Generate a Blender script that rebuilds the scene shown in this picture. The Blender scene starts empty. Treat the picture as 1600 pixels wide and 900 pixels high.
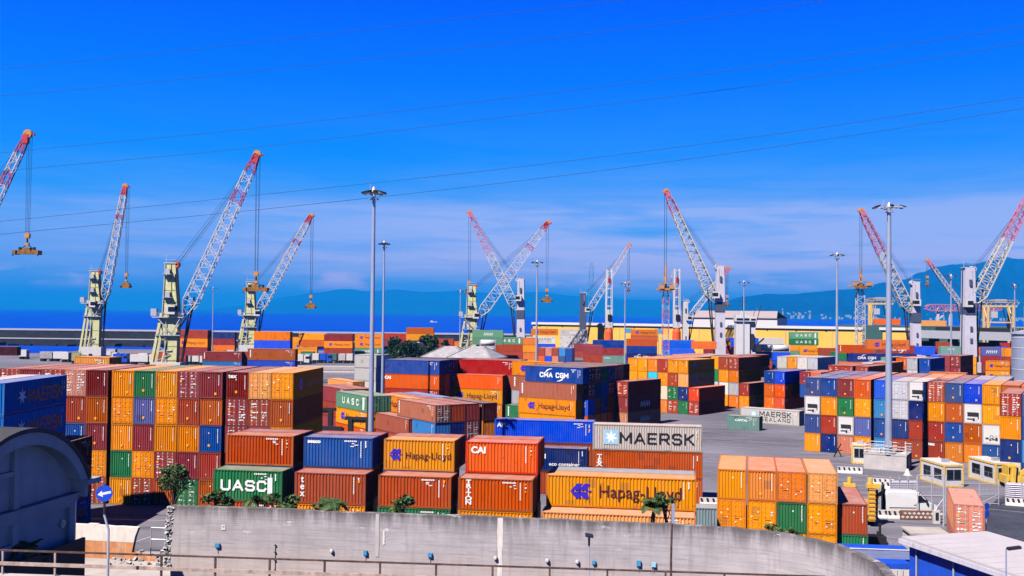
import bpy, math, random
from mathutils import Vector, Matrix
R = math.radians
rnd = random.Random(7)
scene = bpy.context.scene
COL = scene.collection

# ------------------------------------------------------------------ camera
F = 1600.0                       # focal length in pixels of a 1600 px wide picture
EYE = Vector((0.0, 0.0, 21.0))
cam_data = bpy.data.cameras.new("Camera")
cam_data.sensor_width = 36.0
cam_data.lens = 36.0
cam_data.clip_start = 0.5
cam_data.clip_end = 120000.0
cam = bpy.data.objects.new("Camera", cam_data)
COL.objects.link(cam)
CAM_ROT = Matrix.Rotation(R(90 + 1.44), 3, 'X') @ Matrix.Rotation(R(0.6), 3, 'Z')
cam.matrix_world = Matrix.Translation(EYE) @ CAM_ROT.to_4x4()
scene.camera = cam

# ------------------------------------------------------------------ light
SUN_EL, SUN_AZ = 50.0, 42.0      # degrees; azimuth measured to the left of straight behind the camera
EXPO = 0.92
sun_dir = Vector((-math.sin(R(SUN_AZ)) * math.cos(R(SUN_EL)), -math.cos(R(SUN_AZ)) * math.cos(R(SUN_EL)), math.sin(R(SUN_EL))))
sd = bpy.data.lights.new("Sun", 'SUN')
sd.energy = 5.0
sd.angle = R(0.5)
sd.color = (1.0, 0.91, 0.80)
so = bpy.data.objects.new("Sun", sd)
so.rotation_euler = sun_dir.to_track_quat('Z', 'Y').to_euler()
COL.objects.link(so)

world = bpy.data.worlds.new("World")
scene.world = world
world.use_nodes = True
wt = world.node_tree
for n in list(wt.nodes):
    wt.nodes.remove(n)
def wn(t, **kw):
    n = wt.nodes.new(t)
    for k, v in kw.items():
        setattr(n, k, v)
    return n
wl = wt.links.new
w_out = wn('ShaderNodeOutputWorld')
w_bg = wn('ShaderNodeBackground')
w_bg.inputs['Strength'].default_value = 0.1
wl(w_bg.outputs[0], w_out.inputs[0])
w_sky = wn('ShaderNodeTexSky', sky_type='NISHITA', sun_disc=False)
w_sky.sun_elevation = R(SUN_EL)
w_sky.sun_rotation = math.atan2(sun_dir.x, sun_dir.y)
w_sky.altitude = 20
w_sky.air_density = 1.2
w_sky.dust_density = 0.6
w_sky.ozone_density = 3.0
w_tc = wn('ShaderNodeTexCoord')
w_sep = wn('ShaderNodeSeparateXYZ')
wl(w_tc.outputs['Generated'], w_sep.inputs[0])
def ramp(node, stops, interp='LINEAR'):
    cr = node.color_ramp
    cr.interpolation = interp
    while len(cr.elements) > 1:
        cr.elements.remove(cr.elements[-1])
    cr.elements[0].position = stops[0][0]
    cr.elements[0].color = (*stops[0][1], 1)
    for p, c in stops[1:]:
        e = cr.elements.new(p)
        e.color = (*c, 1)
K = 10.0 / (2 ** EXPO)           # background strength 0.1, so the ramp holds ten times the radiance
def k3(r, g, b):
    return (r * K / 10, g * K / 10, b * K / 10)
w_ramp = wn('ShaderNodeValToRGB')
ramp(w_ramp, [(0.0, k3(0.0, 0.34, 0.95)), (0.020, k3(0.02, 0.36, 1.0)), (0.045, k3(0.03, 0.38, 1.05)), (0.085, k3(0.0, 0.37, 1.08)),
              (0.125, k3(0.0, 0.315, 1.10)), (0.19, k3(0.0, 0.21, 1.10)), (0.29, k3(0.0, 0.10, 1.06)), (0.33, k3(0.0, 0.07, 1.0)),
              (0.40, k3(0.005, 0.02, 0.24)), (1.0, k3(0.010, 0.025, 0.11))])
wl(w_sep.outputs['Z'], w_ramp.inputs[0])
# high veil clouds: noise stretched along the horizon
w_map = wn('ShaderNodeMapping')
w_map.inputs['Scale'].default_value = (2.2, 2.2, 22.0)
wl(w_tc.outputs['Generated'], w_map.inputs[0])
w_noi = wn('ShaderNodeTexNoise')
w_noi.inputs['Scale'].default_value = 1.35
w_noi.inputs['Detail'].default_value = 7.0
w_noi.inputs['Roughness'].default_value = 0.55
wl(w_map.outputs[0], w_noi.inputs['Vector'])
w_cr = wn('ShaderNodeValToRGB')
ramp(w_cr, [(0.24, (0, 0, 0)), (0.47, (1, 1, 1))])
wl(w_noi.outputs['Fac'], w_cr.inputs[0])
w_band = wn('ShaderNodeValToRGB')         # the veil lies low, thicker to the east (right)
ramp(w_band, [(0.0, (0.15, 0.15, 0.15)), (0.02, (0.45, 0.45, 0.45)), (0.05, (1, 1, 1)), (0.10, (0.98, 0.98, 0.98)), (0.114, (0.35, 0.35, 0.35)), (0.15, (0.06, 0.06, 0.06)), (0.22, (0, 0, 0))])
wl(w_sep.outputs['Z'], w_band.inputs[0])
w_side = wn('ShaderNodeMapRange')
for i, v in enumerate((-0.45, 0.15, 0.40, 1.15)):
    w_side.inputs[i + 1].default_value = v
wl(w_sep.outputs['X'], w_side.inputs[0])
def wmath(op, a, b):
    n = wn('ShaderNodeMath', operation=op)
    for i, v in enumerate((a, b)):
        if isinstance(v, (int, float)):
            n.inputs[i].default_value = v
        else:
            wl(v, n.inputs[i])
    return n.outputs[0]
w_map3 = wn('ShaderNodeMapping')
w_map3.inputs['Scale'].default_value = (5.0, 5.0, 60.0)
wl(w_tc.outputs['Generated'], w_map3.inputs[0])
w_noi3 = wn('ShaderNodeTexNoise')
w_noi3.inputs['Scale'].default_value = 1.7
w_noi3.inputs['Detail'].default_value = 8.0
w_noi3.inputs['Roughness'].default_value = 0.6
w_noi3.inputs['Distortion'].default_value = 0.6
wl(w_map3.outputs[0], w_noi3.inputs['Vector'])
w_cr3 = wn('ShaderNodeValToRGB')
ramp(w_cr3, [(0.32, (0.62, 0.62, 0.62)), (0.60, (1.1, 1.1, 1.1))])
wl(w_noi3.outputs['Fac'], w_cr3.inputs[0])
w_f = wmath('MULTIPLY', wmath('MULTIPLY', wmath('MULTIPLY', w_cr.outputs[0], w_cr3.outputs[0]), w_band.outputs[0]), w_side.outputs[0])
w_f = wmath('MINIMUM', wmath('MULTIPLY', w_f, 0.9), 0.85)
def wmix(fac, a, b):
    n = wn('ShaderNodeMix', data_type='RGBA')
    n.clamp_factor = True
    for i, v in ((0, fac), (6, a), (7, b)):
        if isinstance(v, (int, float)):
            n.inputs[i].default_value = v
        elif isinstance(v, tuple):
            n.inputs[i].default_value = (*v, 1)
        else:
            wl(v, n.inputs[i])
    return n.outputs[2]
w_cc = wn('ShaderNodeValToRGB')
ramp(w_cc, [(0.0, k3(1.8, 1.25, 1.1)), (0.035, k3(1.4, 0.98, 1.08)), (0.075, k3(0.72, 0.70, 1.05)), (0.12, k3(0.44, 0.55, 1.0))])
wl(w_sep.outputs['Z'], w_cc.inputs[0])
w_c1 = wmix(w_f, w_ramp.outputs[0], w_cc.outputs[0])
# small puffs just above the far hills
w_map2 = wn('ShaderNodeMapping')
w_map2.inputs['Scale'].default_value = (9.0, 9.0, 24.0)
wl(w_tc.outputs['Generated'], w_map2.inputs[0])
w_noi2 = wn('ShaderNodeTexNoise')
w_noi2.inputs['Scale'].default_value = 1.6
w_noi2.inputs['Detail'].default_value = 5.0
wl(w_map2.outputs[0], w_noi2.inputs['Vector'])
w_cr2 = wn('ShaderNodeValToRGB')
ramp(w_cr2, [(0.53, (0, 0, 0)), (0.66, (1, 1, 1))])
wl(w_noi2.outputs['Fac'], w_cr2.inputs[0])
w_band2 = wn('ShaderNodeValToRGB')
ramp(w_band2, [(0.016, (0, 0, 0)), (0.025, (1, 1, 1)), (0.033, (1, 1, 1)), (0.042, (0, 0, 0))])
wl(w_sep.outputs['Z'], w_band2.inputs[0])
w_c2 = wmix(wmath('MULTIPLY', wmath('MULTIPLY', w_cr2.outputs[0], w_band2.outputs[0]), 0.75), w_c1, k3(2.3, 1.3, 1.3))
# most of the radiance is the graded clear sky above, the rest the physical sky
w_scale = wn('ShaderNodeVectorMath', operation='SCALE')
wl(w_c2, w_scale.inputs[0])
w_scale.inputs['Scale'].default_value = 10.0
w_fin = wmix(0.004, w_scale.outputs[0], w_sky.outputs[0])
wl(w_fin, w_bg.inputs['Color'])

scene.view_settings.view_transform = 'Standard'
scene.view_settings.look = 'None'
scene.view_settings.exposure = EXPO
scene.view_settings.gamma = 1.0
scene.view_settings.use_curve_mapping = False
scene.cycles.max_bounces = 6
scene.cycles.diffuse_bounces = 0
scene.cycles.use_denoising = True

# ------------------------------------------------------------------ where a point of the photograph stands
def ray(px, py):
    return CAM_ROT @ Vector(((px - 800) / F, (450 - py) / F, -1.0))
def at(px, py, z):               # on the level z
    d = ray(px, py)
    return EYE + d * ((z - EYE.z) / d.z)
def atd(px, py, y):              # at the depth y
    d = ray(px, py)
    return EYE + d * (y / d.y)
def hor(px):                     # picture row of the horizon
    return 490.3 + (px - 800) * math.tan(R(0.6))

# ------------------------------------------------------------------ materials
MATS = {}
def nodes_of(name, rough=0.6, spec=0.3, metal=0.0):
    m = bpy.data.materials.new(name)
    m.use_nodes = True
    nt = m.node_tree
    b = nt.nodes['Principled BSDF']
    b.inputs['Roughness'].default_value = rough
    b.inputs['Specular IOR Level'].default_value = spec
    b.inputs['Metallic'].default_value = metal
    MATS[name] = m
    return m, nt, b
def nd(nt, t, **kw):
    n = nt.nodes.new(t)
    for k, v in kw.items():
        setattr(n, k, v)
    return n
def mixc(nt, fac, a, b, blend='MIX'):
    n = nd(nt, 'ShaderNodeMix', data_type='RGBA', blend_type=blend)
    for i, v in ((0, fac), (6, a), (7, b)):
        if isinstance(v, (int, float)):
            n.inputs[i].default_value = v
        elif isinstance(v, tuple):
            n.inputs[i].default_value = (*v, 1)
        else:
            nt.links.new(v, n.inputs[i])
    return n.outputs[2]
def mth(nt, op, a, b=0.0, c=None):
    n = nd(nt, 'ShaderNodeMath', operation=op)
    for i, v in enumerate((a, b) if c is None else (a, b, c)):
        if isinstance(v, (int, float)):
            n.inputs[i].default_value = v
        else:
            nt.links.new(v, n.inputs[i])
    return n.outputs[0]
def noise(nt, vec, scale, detail=4.0, rough=0.55):
    n = nd(nt, 'ShaderNodeTexNoise')
    n.inputs['Scale'].default_value = scale
    n.inputs['Detail'].default_value = detail
    n.inputs['Roughness'].default_value = rough
    if vec is not None:
        nt.links.new(vec, n.inputs['Vector'])
    return n.outputs['Fac']
def thr(nt, v, lo, hi, a=0.0, b=1.0):
    n = nd(nt, 'ShaderNodeMapRange')
    n.clamp = True
    for i, x in enumerate((lo, hi, a, b)):
        n.inputs[i + 1].default_value = x
    nt.links.new(v, n.inputs[0])
    return n.outputs[0]
def mapped(nt, scale=(1, 1, 1), offset=None, kind='Object'):
    tc = nd(nt, 'ShaderNodeTexCoord')
    mp = nd(nt, 'ShaderNodeMapping')
    mp.inputs['Scale'].default_value = scale
    nt.links.new(tc.outputs[kind], mp.inputs[0])
    if offset is not None:
        nt.links.new(offset, mp.inputs['Location'])
    return mp.outputs[0]
def bump(nt, b, h, dist=0.02, strength=0.5):
    n = nd(nt, 'ShaderNodeBump')
    n.inputs['Strength'].default_value = strength
    n.inputs['Distance'].default_value = dist
    nt.links.new(h, n.inputs['Height'])
    nt.links.new(n.outputs[0], b.inputs['Normal'])

def mat_flat(name, col, rough=0.6, spec=0.3, metal=0.0, var=0.12, scale=2.0, dirt=None):
    m, nt, b = nodes_of(name, rough, spec, metal)
    v = mapped(nt)
    n = noise(nt, v, scale)
    c = mixc(nt, thr(nt, n, 0.3, 0.7), tuple(x * (1 - var) for x in col), tuple(min(1, x * (1 + var)) for x in col))
    if dirt:
        vs = mapped(nt, (1.5, 1.5, 0.2))
        c = mixc(nt, thr(nt, noise(nt, vs, 2.2, 5), 0.52, 0.75, 0, 0.6), c, dirt)
    nt.links.new(c, b.inputs['Base Color'])
    return m

def mat_paint(name, roof=False, frame=False):
    """container paint; the colour is each object's own colour"""
    m, nt, b = nodes_of(name, 0.55 if not roof else 0.8, 0.07)
    oi = nd(nt, 'ShaderNodeObjectInfo')
    off = nd(nt, 'ShaderNodeCombineXYZ')
    for i, k in enumerate((37.0, 91.0, 53.0)):
        nt.links.new(mth(nt, 'MULTIPLY', oi.outputs['Random'], k), off.inputs[i])
    v = mapped(nt, (1, 1, 1), off.outputs[0])
    vs = mapped(nt, (2.6, 2.6, 0.28), off.outputs[0])
    c = oi.outputs['Color']
    if roof:
        c = mixc(nt, 0.42, c, (0.38, 0.26, 0.25))
        c = mixc(nt, thr(nt, noise(nt, v, 0.7, 5), 0.42, 0.7, 0, 0.45), c, (0.40, 0.33, 0.31))
        c = mixc(nt, thr(nt, noise(nt, v, 1.9, 6, 0.65), 0.6, 0.72, 0, 0.6), c, (0.16, 0.08, 0.05))
    else:
        if frame:
            c = mixc(nt, 0.35, c, (0.05, 0.035, 0.03))
        hsv = nd(nt, 'ShaderNodeHueSaturation')
        nt.links.new(c, hsv.inputs['Color'])
        nt.links.new(thr(nt, oi.outputs['Random'], 0, 1, 0.80, 1.12), hsv.inputs['Value'])
        nt.links.new(thr(nt, mth(nt, 'FRACT', mth(nt, 'MULTIPLY', oi.outputs['Random'], 17.3)), 0, 1, 0.98, 1.05), hsv.inputs['Saturation'])
        nt.links.new(thr(nt, mth(nt, 'FRACT', mth(nt, 'MULTIPLY', oi.outputs['Random'], 41.7)), 0, 1, 0.492, 0.508), hsv.inputs['Hue'])
        c = hsv.outputs[0]
        c = mixc(nt, thr(nt, noise(nt, v, 0.55, 4), 0.42, 0.80, 0, 0.09), c, (0.34, 0.27, 0.24))      # chalking, uneven fading
        c = mixc(nt, thr(nt, noise(nt, vs, 1.5, 5), 0.55, 0.80, 0, 0.42), c, (0.05, 0.028, 0.02))   # streaks of grime
        vh = mapped(nt, (0.35, 0.35, 5.0), off.outputs[0])
        c = mixc(nt, thr(nt, noise(nt, vh, 2.0, 4, 0.6), 0.68, 0.74, 0, 0.35), c, (0.42, 0.36, 0.33))    # scrapes along the side
        vo = nd(nt, 'ShaderNodeTexVoronoi', distance='CHEBYCHEV')
        vo.inputs['Scale'].default_value = 0.62
        vo.inputs['Randomness'].default_value = 1.0
        nt.links.new(v, vo.inputs['Vector'])
        patch = mth(nt, 'MULTIPLY', thr(nt, vo.outputs['Distance'], 0.23, 0.22), thr(nt, vo.outputs['Color'], 0.62, 0.66))
        hs2 = nd(nt, 'ShaderNodeHueSaturation')
        hs2.inputs['Value'].default_value = 0.62
        hs2.inputs['Saturation'].default_value = 0.95
        nt.links.new(c, hs2.inputs['Color'])
        c = mixc(nt, mth(nt, 'MULTIPLY', patch, 0.8), c, hs2.outputs[0])                                  # repainted patches
        vr = mapped(nt, (4.5, 4.5, 0.22), off.outputs[0])
        c = mixc(nt, mth(nt, 'MULTIPLY', thr(nt, noise(nt, vr, 2.2, 4, 0.6), 0.60, 0.70, 0, 0.85), thr(nt, noise(nt, v, 0.5, 2), 0.44, 0.6)), c, (0.12, 0.045, 0.02))   # rust runs
        rust = mth(nt, 'MULTIPLY', thr(nt, noise(nt, v, 2.6, 6, 0.7), 0.61, 0.67), thr(nt, noise(nt, v, 0.45, 2), 0.45, 0.6))
        c = mixc(nt, mth(nt, 'MULTIPLY', rust, 0.8), c, (0.10, 0.032, 0.014))
    nt.links.new(c, b.inputs['Base Color'])
    return m
mat_paint('container_paint')
mat_paint('container_roof', roof=True)
mat_paint('container_frame', frame=True)
def mat_objcol(name, rough=0.5, metal=0.0, var=0.15):
    m, nt, b = nodes_of(name, rough, 0.3, metal)
    oi = nd(nt, 'ShaderNodeObjectInfo')
    v = mapped(nt)
    c = mixc(nt, thr(nt, noise(nt, v, 1.3, 5), 0.4, 0.75, 0, 0.4), oi.outputs['Color'], (0.12, 0.09, 0.07))
    nt.links.new(c, b.inputs['Base Color'])
    return m
mat_objcol('weathered_paint')
mat_flat('white_marking', (0.74, 0.74, 0.74), 0.6)
mat_flat('black_marking', (0.015, 0.013, 0.018), 0.5)
mat_flat('blue_marking', (0.035, 0.02, 0.42), 0.5)
mat_flat('sky_marking', (0.28, 0.50, 0.66), 0.5)
mat_flat('red_marking', (0.6, 0.03, 0.03), 0.5)
mat_flat('yellow_marking', (0.85, 0.36, 0.03), 0.5)
mat_flat('brown_marking', (0.07, 0.015, 0.02), 0.5)
mat_flat('galvanised', (0.46, 0.47, 0.52), 0.45, 0.5, 0.3)
mat_flat('mast_steel', (0.30, 0.34, 0.46), 0.45, 0.5, 0.2, var=0.10, scale=0.4)
mat_flat('dark_steel', (0.022, 0.02, 0.024), 0.5)
mat_flat('black_rubber', (0.012, 0.012, 0.012), 0.85)
mat_flat('rusty_steel', (0.17, 0.075, 0.045), 0.8, var=0.5, scale=3.0)
mat_flat('brown_rail', (0.075, 0.045, 0.04), 0.7, var=0.5, scale=4.0, dirt=(0.25, 0.12, 0.07))
mat_flat('pale_rail', (0.40, 0.31, 0.27), 0.7, var=0.3, scale=4.0, dirt=(0.2, 0.09, 0.05))
mat_flat('white_paint', (0.56, 0.55, 0.57), 0.5, var=0.06, dirt=(0.42, 0.38, 0.36))
mat_flat('cream_paint', (0.56, 0.56, 0.30), 0.6, var=0.15, dirt=(0.22, 0.22, 0.09))
mat_flat('olive_paint', (0.30, 0.30, 0.10), 0.5, var=0.2)
mat_flat('grey_paint', (0.52, 0.50, 0.60), 0.5, var=0.06, scale=0.3, dirt=(0.28, 0.27, 0.33))
mat_flat('boom_white', (0.52, 0.50, 0.53), 0.6, var=0.12, dirt=(0.35, 0.31, 0.30))
mat_flat('boom_cream', (0.54, 0.49, 0.40), 0.6, var=0.12, dirt=(0.36, 0.30, 0.22))
mat_flat('boom_red', (0.46, 0.04, 0.055), 0.6)
mat_flat('boom_pink', (0.50, 0.15, 0.24), 0.6)
mat_flat('orange_paint', (0.72, 0.10, 0.02), 0.5)
mat_flat('gold_paint', (0.52, 0.24, 0.06), 0.5)
mat_flat('spreader_paint', (0.26, 0.115, 0.02), 0.6, var=0.5, scale=1.5, dirt=(0.03, 0.02, 0.015))
mat_flat('yellow_paint', (0.70, 0.43, 0.06), 0.5, dirt=(0.35, 0.2, 0.04))
mat_flat('faded_yellow', (0.56, 0.38, 0.14), 0.7, dirt=(0.3, 0.2, 0.08))
mat_flat('slate_paint', (0.06, 0.075, 0.13), 0.6)
mat_flat('blue_paint', (0.012, 0.07, 0.52), 0.5, dirt=(0.02, 0.05, 0.22))
mat_flat('pale_blue_paint', (0.05, 0.24, 0.46), 0.5)
mat_flat('dark_glass', (0.010, 0.013, 0.02), 0.15, 0.22, var=0.3)
mat_flat('cable', (0.035, 0.045, 0.08), 0.8, 0.05)
mat_flat('white_wire', (0.06, 0.085, 0.15), 0.8, 0.05)
mat_flat('bark', (0.10, 0.065, 0.045), 0.9, var=0.4, scale=6)
mat_flat('tarpaulin', (0.31, 0.30, 0.33), 0.6, var=0.22, scale=0.7, dirt=(0.20, 0.19, 0.21))
mat_flat('plain_black', (0.012, 0.013, 0.02), 0.8)
mat_flat('plastic_white', (0.56, 0.54, 0.55), 0.6, dirt=(0.35, 0.3, 0.28))
mat_flat('hull_teal', (0.05, 0.12, 0.12), 0.6)
# ------------------------------------------------------------------ mesh helpers
class MB:
    def __init__(self):
        self.v, self.f, self.m = [], [], []
    def add(self, vs, fs, mi=0):
        o = len(self.v)
        self.v.extend(tuple(p) for p in vs)
        for f in fs:
            self.f.append(tuple(i + o for i in f))
            self.m.append(mi)
    def quad(self, a, b, c, d, mi=0):
        self.add((a, b, c, d), ((0, 1, 2, 3),), mi)
    def box(self, c, s, mi=0, rot=None):
        x, y, z = s[0] / 2, s[1] / 2, s[2] / 2
        vs = [Vector((sx * x, sy * y, sz * z)) for sz in (-1, 1) for sy in (-1, 1) for sx in (-1, 1)]
        if rot is not None:
            vs = [rot @ p for p in vs]
        c = Vector(c)
        self.add([p + c for p in vs], ((0, 2, 3, 1), (4, 5, 7, 6), (0, 1, 5, 4), (2, 6, 7, 3), (0, 4, 6, 2), (1, 3, 7, 5)), mi)
    def span(self, lo, hi, mi=0):
        self.box([(a + b) / 2 for a, b in zip(lo, hi)], [abs(b - a) for a, b in zip(lo, hi)], mi)
    def bar(self, p, q, w, h=None, mi=0, w2=None):
        """a square bar from p to q"""
        p, q = Vector(p), Vector(q)
        d = q - p
        L = d.length
        if L < 1e-6:
            return
        d /= L
        up = Vector((0, 0, 1)) if abs(d.z) < 0.95 else Vector((0, 1, 0))
        s = d.cross(up).normalized()
        t = s.cross(d).normalized()
        h = h or w
        w2 = w2 or w
        k = w2 / w
        a, b = s * w / 2, t * h / 2
        vs = [p - a - b, p + a - b, p + a + b, p - a + b, q - (a + b) * k, q + (a - b) * k, q + (a + b) * k, q + (b - a) * k]
        self.add(vs, ((3, 2, 1, 0), (4, 5, 6, 7), (0, 1, 5, 4), (1, 2, 6, 5), (2, 3, 7, 6), (3, 0, 4, 7)), mi)
    def tube(self, p, q, r1, r2=None, n=8, mi=0, cap=True):
        p, q = Vector(p), Vector(q)
        d = (q - p).normalized()
        up = Vector((0, 0, 1)) if abs(d.z) < 0.95 else Vector((0, 1, 0))
        s = d.cross(up).normalized()
        t = s.cross(d).normalized()
        r2 = r1 if r2 is None else r2
        vs = []
        for o, r in ((p, r1), (q, r2)):
            for i in range(n):
                a = 2 * math.pi * i / n
                vs.append(o + s * (math.cos(a) * r) + t * (math.sin(a) * r))
        fs = [(i, i + n, (i + 1) % n + n, (i + 1) % n) for i in range(n)]
        if cap:
            fs.append(tuple(range(n)))
            fs.append(tuple(range(2 * n - 1, n - 1, -1)))
        self.add(vs, fs, mi)
    def prism(self, poly, d, mi=0):
        """a polygon (list of 3D points) pushed along d"""
        n = len(poly)
        d = Vector(d)
        a = [Vector(p) for p in poly]
        self.add(a + [p + d for p in a], [tuple(range(n - 1, -1, -1)), tuple(range(n, 2 * n))] + [(i, (i + 1) % n, (i + 1) % n + n, i + n) for i in range(n)], mi)
    def line(self, pts, r, n=5, mi=0):
        for a, b in zip(pts, pts[1:]):
            self.tube(a, b, r, n=n, mi=mi, cap=False)
    def mesh(self, name, mats):
        me = bpy.data.meshes.new(name)
        me.from_pydata(self.v, [], self.f)
        for m in mats:
            me.materials.append(MATS[m] if isinstance(m, str) else m)
        if any(self.m):
            me.polygons.foreach_set('material_index', self.m)
        me.update()
        return me

def link(name, me, parent=None, loc=None, rotz=None, mat4=None):
    o = bpy.data.objects.new(name, me)
    COL.objects.link(o)
    if parent is not None:
        o.parent = parent
    if loc is not None:
        o.location = loc
    if rotz is not None:
        o.rotation_euler = (0, 0, rotz)
    if mat4 is not None:
        o.matrix_local = mat4
    return o
def tag(o, label=None, cat=None, group=None, kind=None):
    if label:
        o['label'] = label
    if cat:
        o['category'] = cat
    if group:
        o['group'] = group
    if kind:
        o['kind'] = kind
    return o
def root(name, loc, rotz=0.0):
    o = bpy.data.objects.new(name, None)
    o.empty_display_size = 0.3
    COL.objects.link(o)
    o.location = loc
    o.rotation_euler = (0, 0, rotz)
    return o
def part(name, mb, mats, parent, **kw):
    return link(name, mb.mesh(name, mats if isinstance(mats, (list, tuple)) else [mats]), parent, **kw)
KIDS = {}
def copy_tree(o, parent=None):
    c = o.copy()
    COL.objects.link(c)
    if parent is not None:
        c.parent = parent
    for ch in list(o.children):
        copy_tree(ch, c)
    return c
def smooth(o):
    me = o.data
    me.polygons.foreach_set('use_smooth', [True] * len(me.polygons))

# ------------------------------------------------------------------ lettering
TXT = {}
def text_mesh(s, size, bold=0.0, sx=1.0, spacing=1.0, align='CENTER', mat='white_marking', vertical=False):
    key = (s, size, bold, sx, spacing, align, mat, vertical)
    if key in TXT:
        return TXT[key]
    cu = bpy.data.curves.new('lettering', 'FONT')
    cu.body = '\n'.join(s) if vertical else s
    cu.size = size
    cu.offset = bold * size
    cu.space_character = spacing
    cu.space_line = 0.72
    cu.align_x = align
    cu.align_y = 'CENTER'
    cu.resolution_u = 3
    ob = bpy.data.objects.new('lettering', cu)
    COL.objects.link(ob)
    dg = bpy.context.evaluated_depsgraph_get()
    me = bpy.data.meshes.new_from_object(ob.evaluated_get(dg))
    bpy.data.objects.remove(ob)
    bpy.data.curves.remove(cu)
    for v in me.vertices:
        v.co.x *= sx
    me.materials.clear()
    me.materials.append(MATS[mat])
    me.name = 'lettering'
    TXT[key] = me
    return me
# faces of a container: x to the right, y up, z out of the face
def on_side(x, z, out=0.0):      # the -Y long side
    return Matrix(((1, 0, 0, x), (0, 0, -1, -1.224 - out), (0, 1, 0, z), (0, 0, 0, 1)))
def on_near(L, y, z, out=0.0):   # the -X end
    return Matrix(((0, 0, -1, -L / 2 - 0.006 - out), (-1, 0, 0, -y), (0, 1, 0, z), (0, 0, 0, 1)))
def on_far(L, y, z, out=0.0):    # the +X end
    return Matrix(((0, 0, 1, L / 2 + 0.006 + out), (1, 0, 0, y), (0, 1, 0, z), (0, 0, 0, 1)))

def flat_mesh(name, polys, mats):
    mb = MB()
    for poly, mi in polys:
        mb.add([(x, y, 0.002 * mi) for x, y in poly], (tuple(range(len(poly))),), mi)
    return mb.mesh(name, mats)
STROKES = {   # block capitals as strokes in a box 0.8 wide, 1 high
    'M': [((0, 0), (0, 1)), ((0, 1), (.45, .28)), ((.45, .28), (.9, 1)), ((.9, 1), (.9, 0))],
    'A': [((0, 0), (.4, 1)), ((.4, 1), (.8, 0)), ((.14, .3), (.66, .3))],
    'E': [((0, 0), (0, 1)), ((0, 1), (.68, 1)), ((0, .5), (.6, .5)), ((0, 0), (.68, 0))],
    'R': [((0, 0), (0, 1)), ((0, 1), (.6, 1)), ((.6, 1), (.72, .86)), ((.72, .86), (.72, .6)), ((.72, .6), (.6, .45)), ((.6, .45), (0, .45)), ((.4, .45), (.74, 0))],
    'S': [((.7, .84), (.58, 1)), ((.58, 1), (.12, 1)), ((.12, 1), (0, .86)), ((0, .86), (0, .64)), ((0, .64), (.12, .52)), ((.12, .52), (.58, .5)), ((.58, .5), (.7, .36)), ((.7, .36), (.7, .14)), ((.7, .14), (.58, 0)), ((.58, 0), (.12, 0)), ((.12, 0), (0, .16))],
    'K': [((0, 0), (0, 1)), ((.68, 1), (.05, .48)), ((.22, .6), (.72, 0))],
    'L': [((0, 1), (0, 0)), ((0, 0), (.62, 0))],
    'N': [((0, 0), (0, 1)), ((0, 1), (.72, 0)), ((.72, 0), (.72, 1))],
    'D': [((0, 0), (0, 1)), ((0, 1), (.52, 1)), ((.52, 1), (.74, .76)), ((.74, .76), (.74, .24)), ((.74, .24), (.52, 0)), ((.52, 0), (0, 0))],
    'C': [((.7, .8), (.56, 1)), ((.56, 1), (.14, 1)), ((.14, 1), (0, .82)), ((0, .82), (0, .18)), ((0, .18), (.14, 0)), ((.14, 0), (.56, 0)), ((.56, 0), (.7, .2))],
    'G': [((.7, .8), (.56, 1)), ((.56, 1), (.14, 1)), ((.14, 1), (0, .82)), ((0, .82), (0, .18)), ((0, .18), (.14, 0)), ((.14, 0), (.7, 0)), ((.7, 0), (.7, .45)), ((.7, .45), (.38, .45))],
    'U': [((0, 1), (0, .18)), ((0, .18), (.14, 0)), ((.14, 0), (.58, 0)), ((.58, 0), (.72, .18)), ((.72, .18), (.72, 1))],
    'I': [((0, 0), (0, 1))], ' ': [],
}
def stroke_mesh(s, h, w, sx, gap, mat):
    key = ('stroke', s, h, w, sx, gap, mat)
    if key in TXT:
        return TXT[key]
    mb = MB()
    x = 0.0
    layer = 0
    for ch in s:
        adv = max([max(a[0], b[0]) for a, b in STROKES[ch]] or [0.35])
        for a, b in STROKES[ch]:
            a, b = Vector(((x + a[0]) * sx * h, (a[1] - .5) * h, 0)), Vector(((x + b[0]) * sx * h, (b[1] - .5) * h, 0))
            d = (b - a).normalized()
            n = Vector((-d.y, d.x, 0)) * w * h / 2
            e = d * w * h * 0.42
            z = Vector((0, 0, 0.0004 * (layer % 7)))
            layer += 1
            mb.quad(a - n - e + z, b - n + e + z, b + n + e + z, a + n - e + z)
        x += adv + gap
    tot = (x - gap) * sx * h
    mb.v = [(v[0] - tot / 2, v[1], v[2]) for v in mb.v]
    TXT[key] = mb.mesh('lettering', [mat])
    return TXT[key]
EMB = {}
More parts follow.
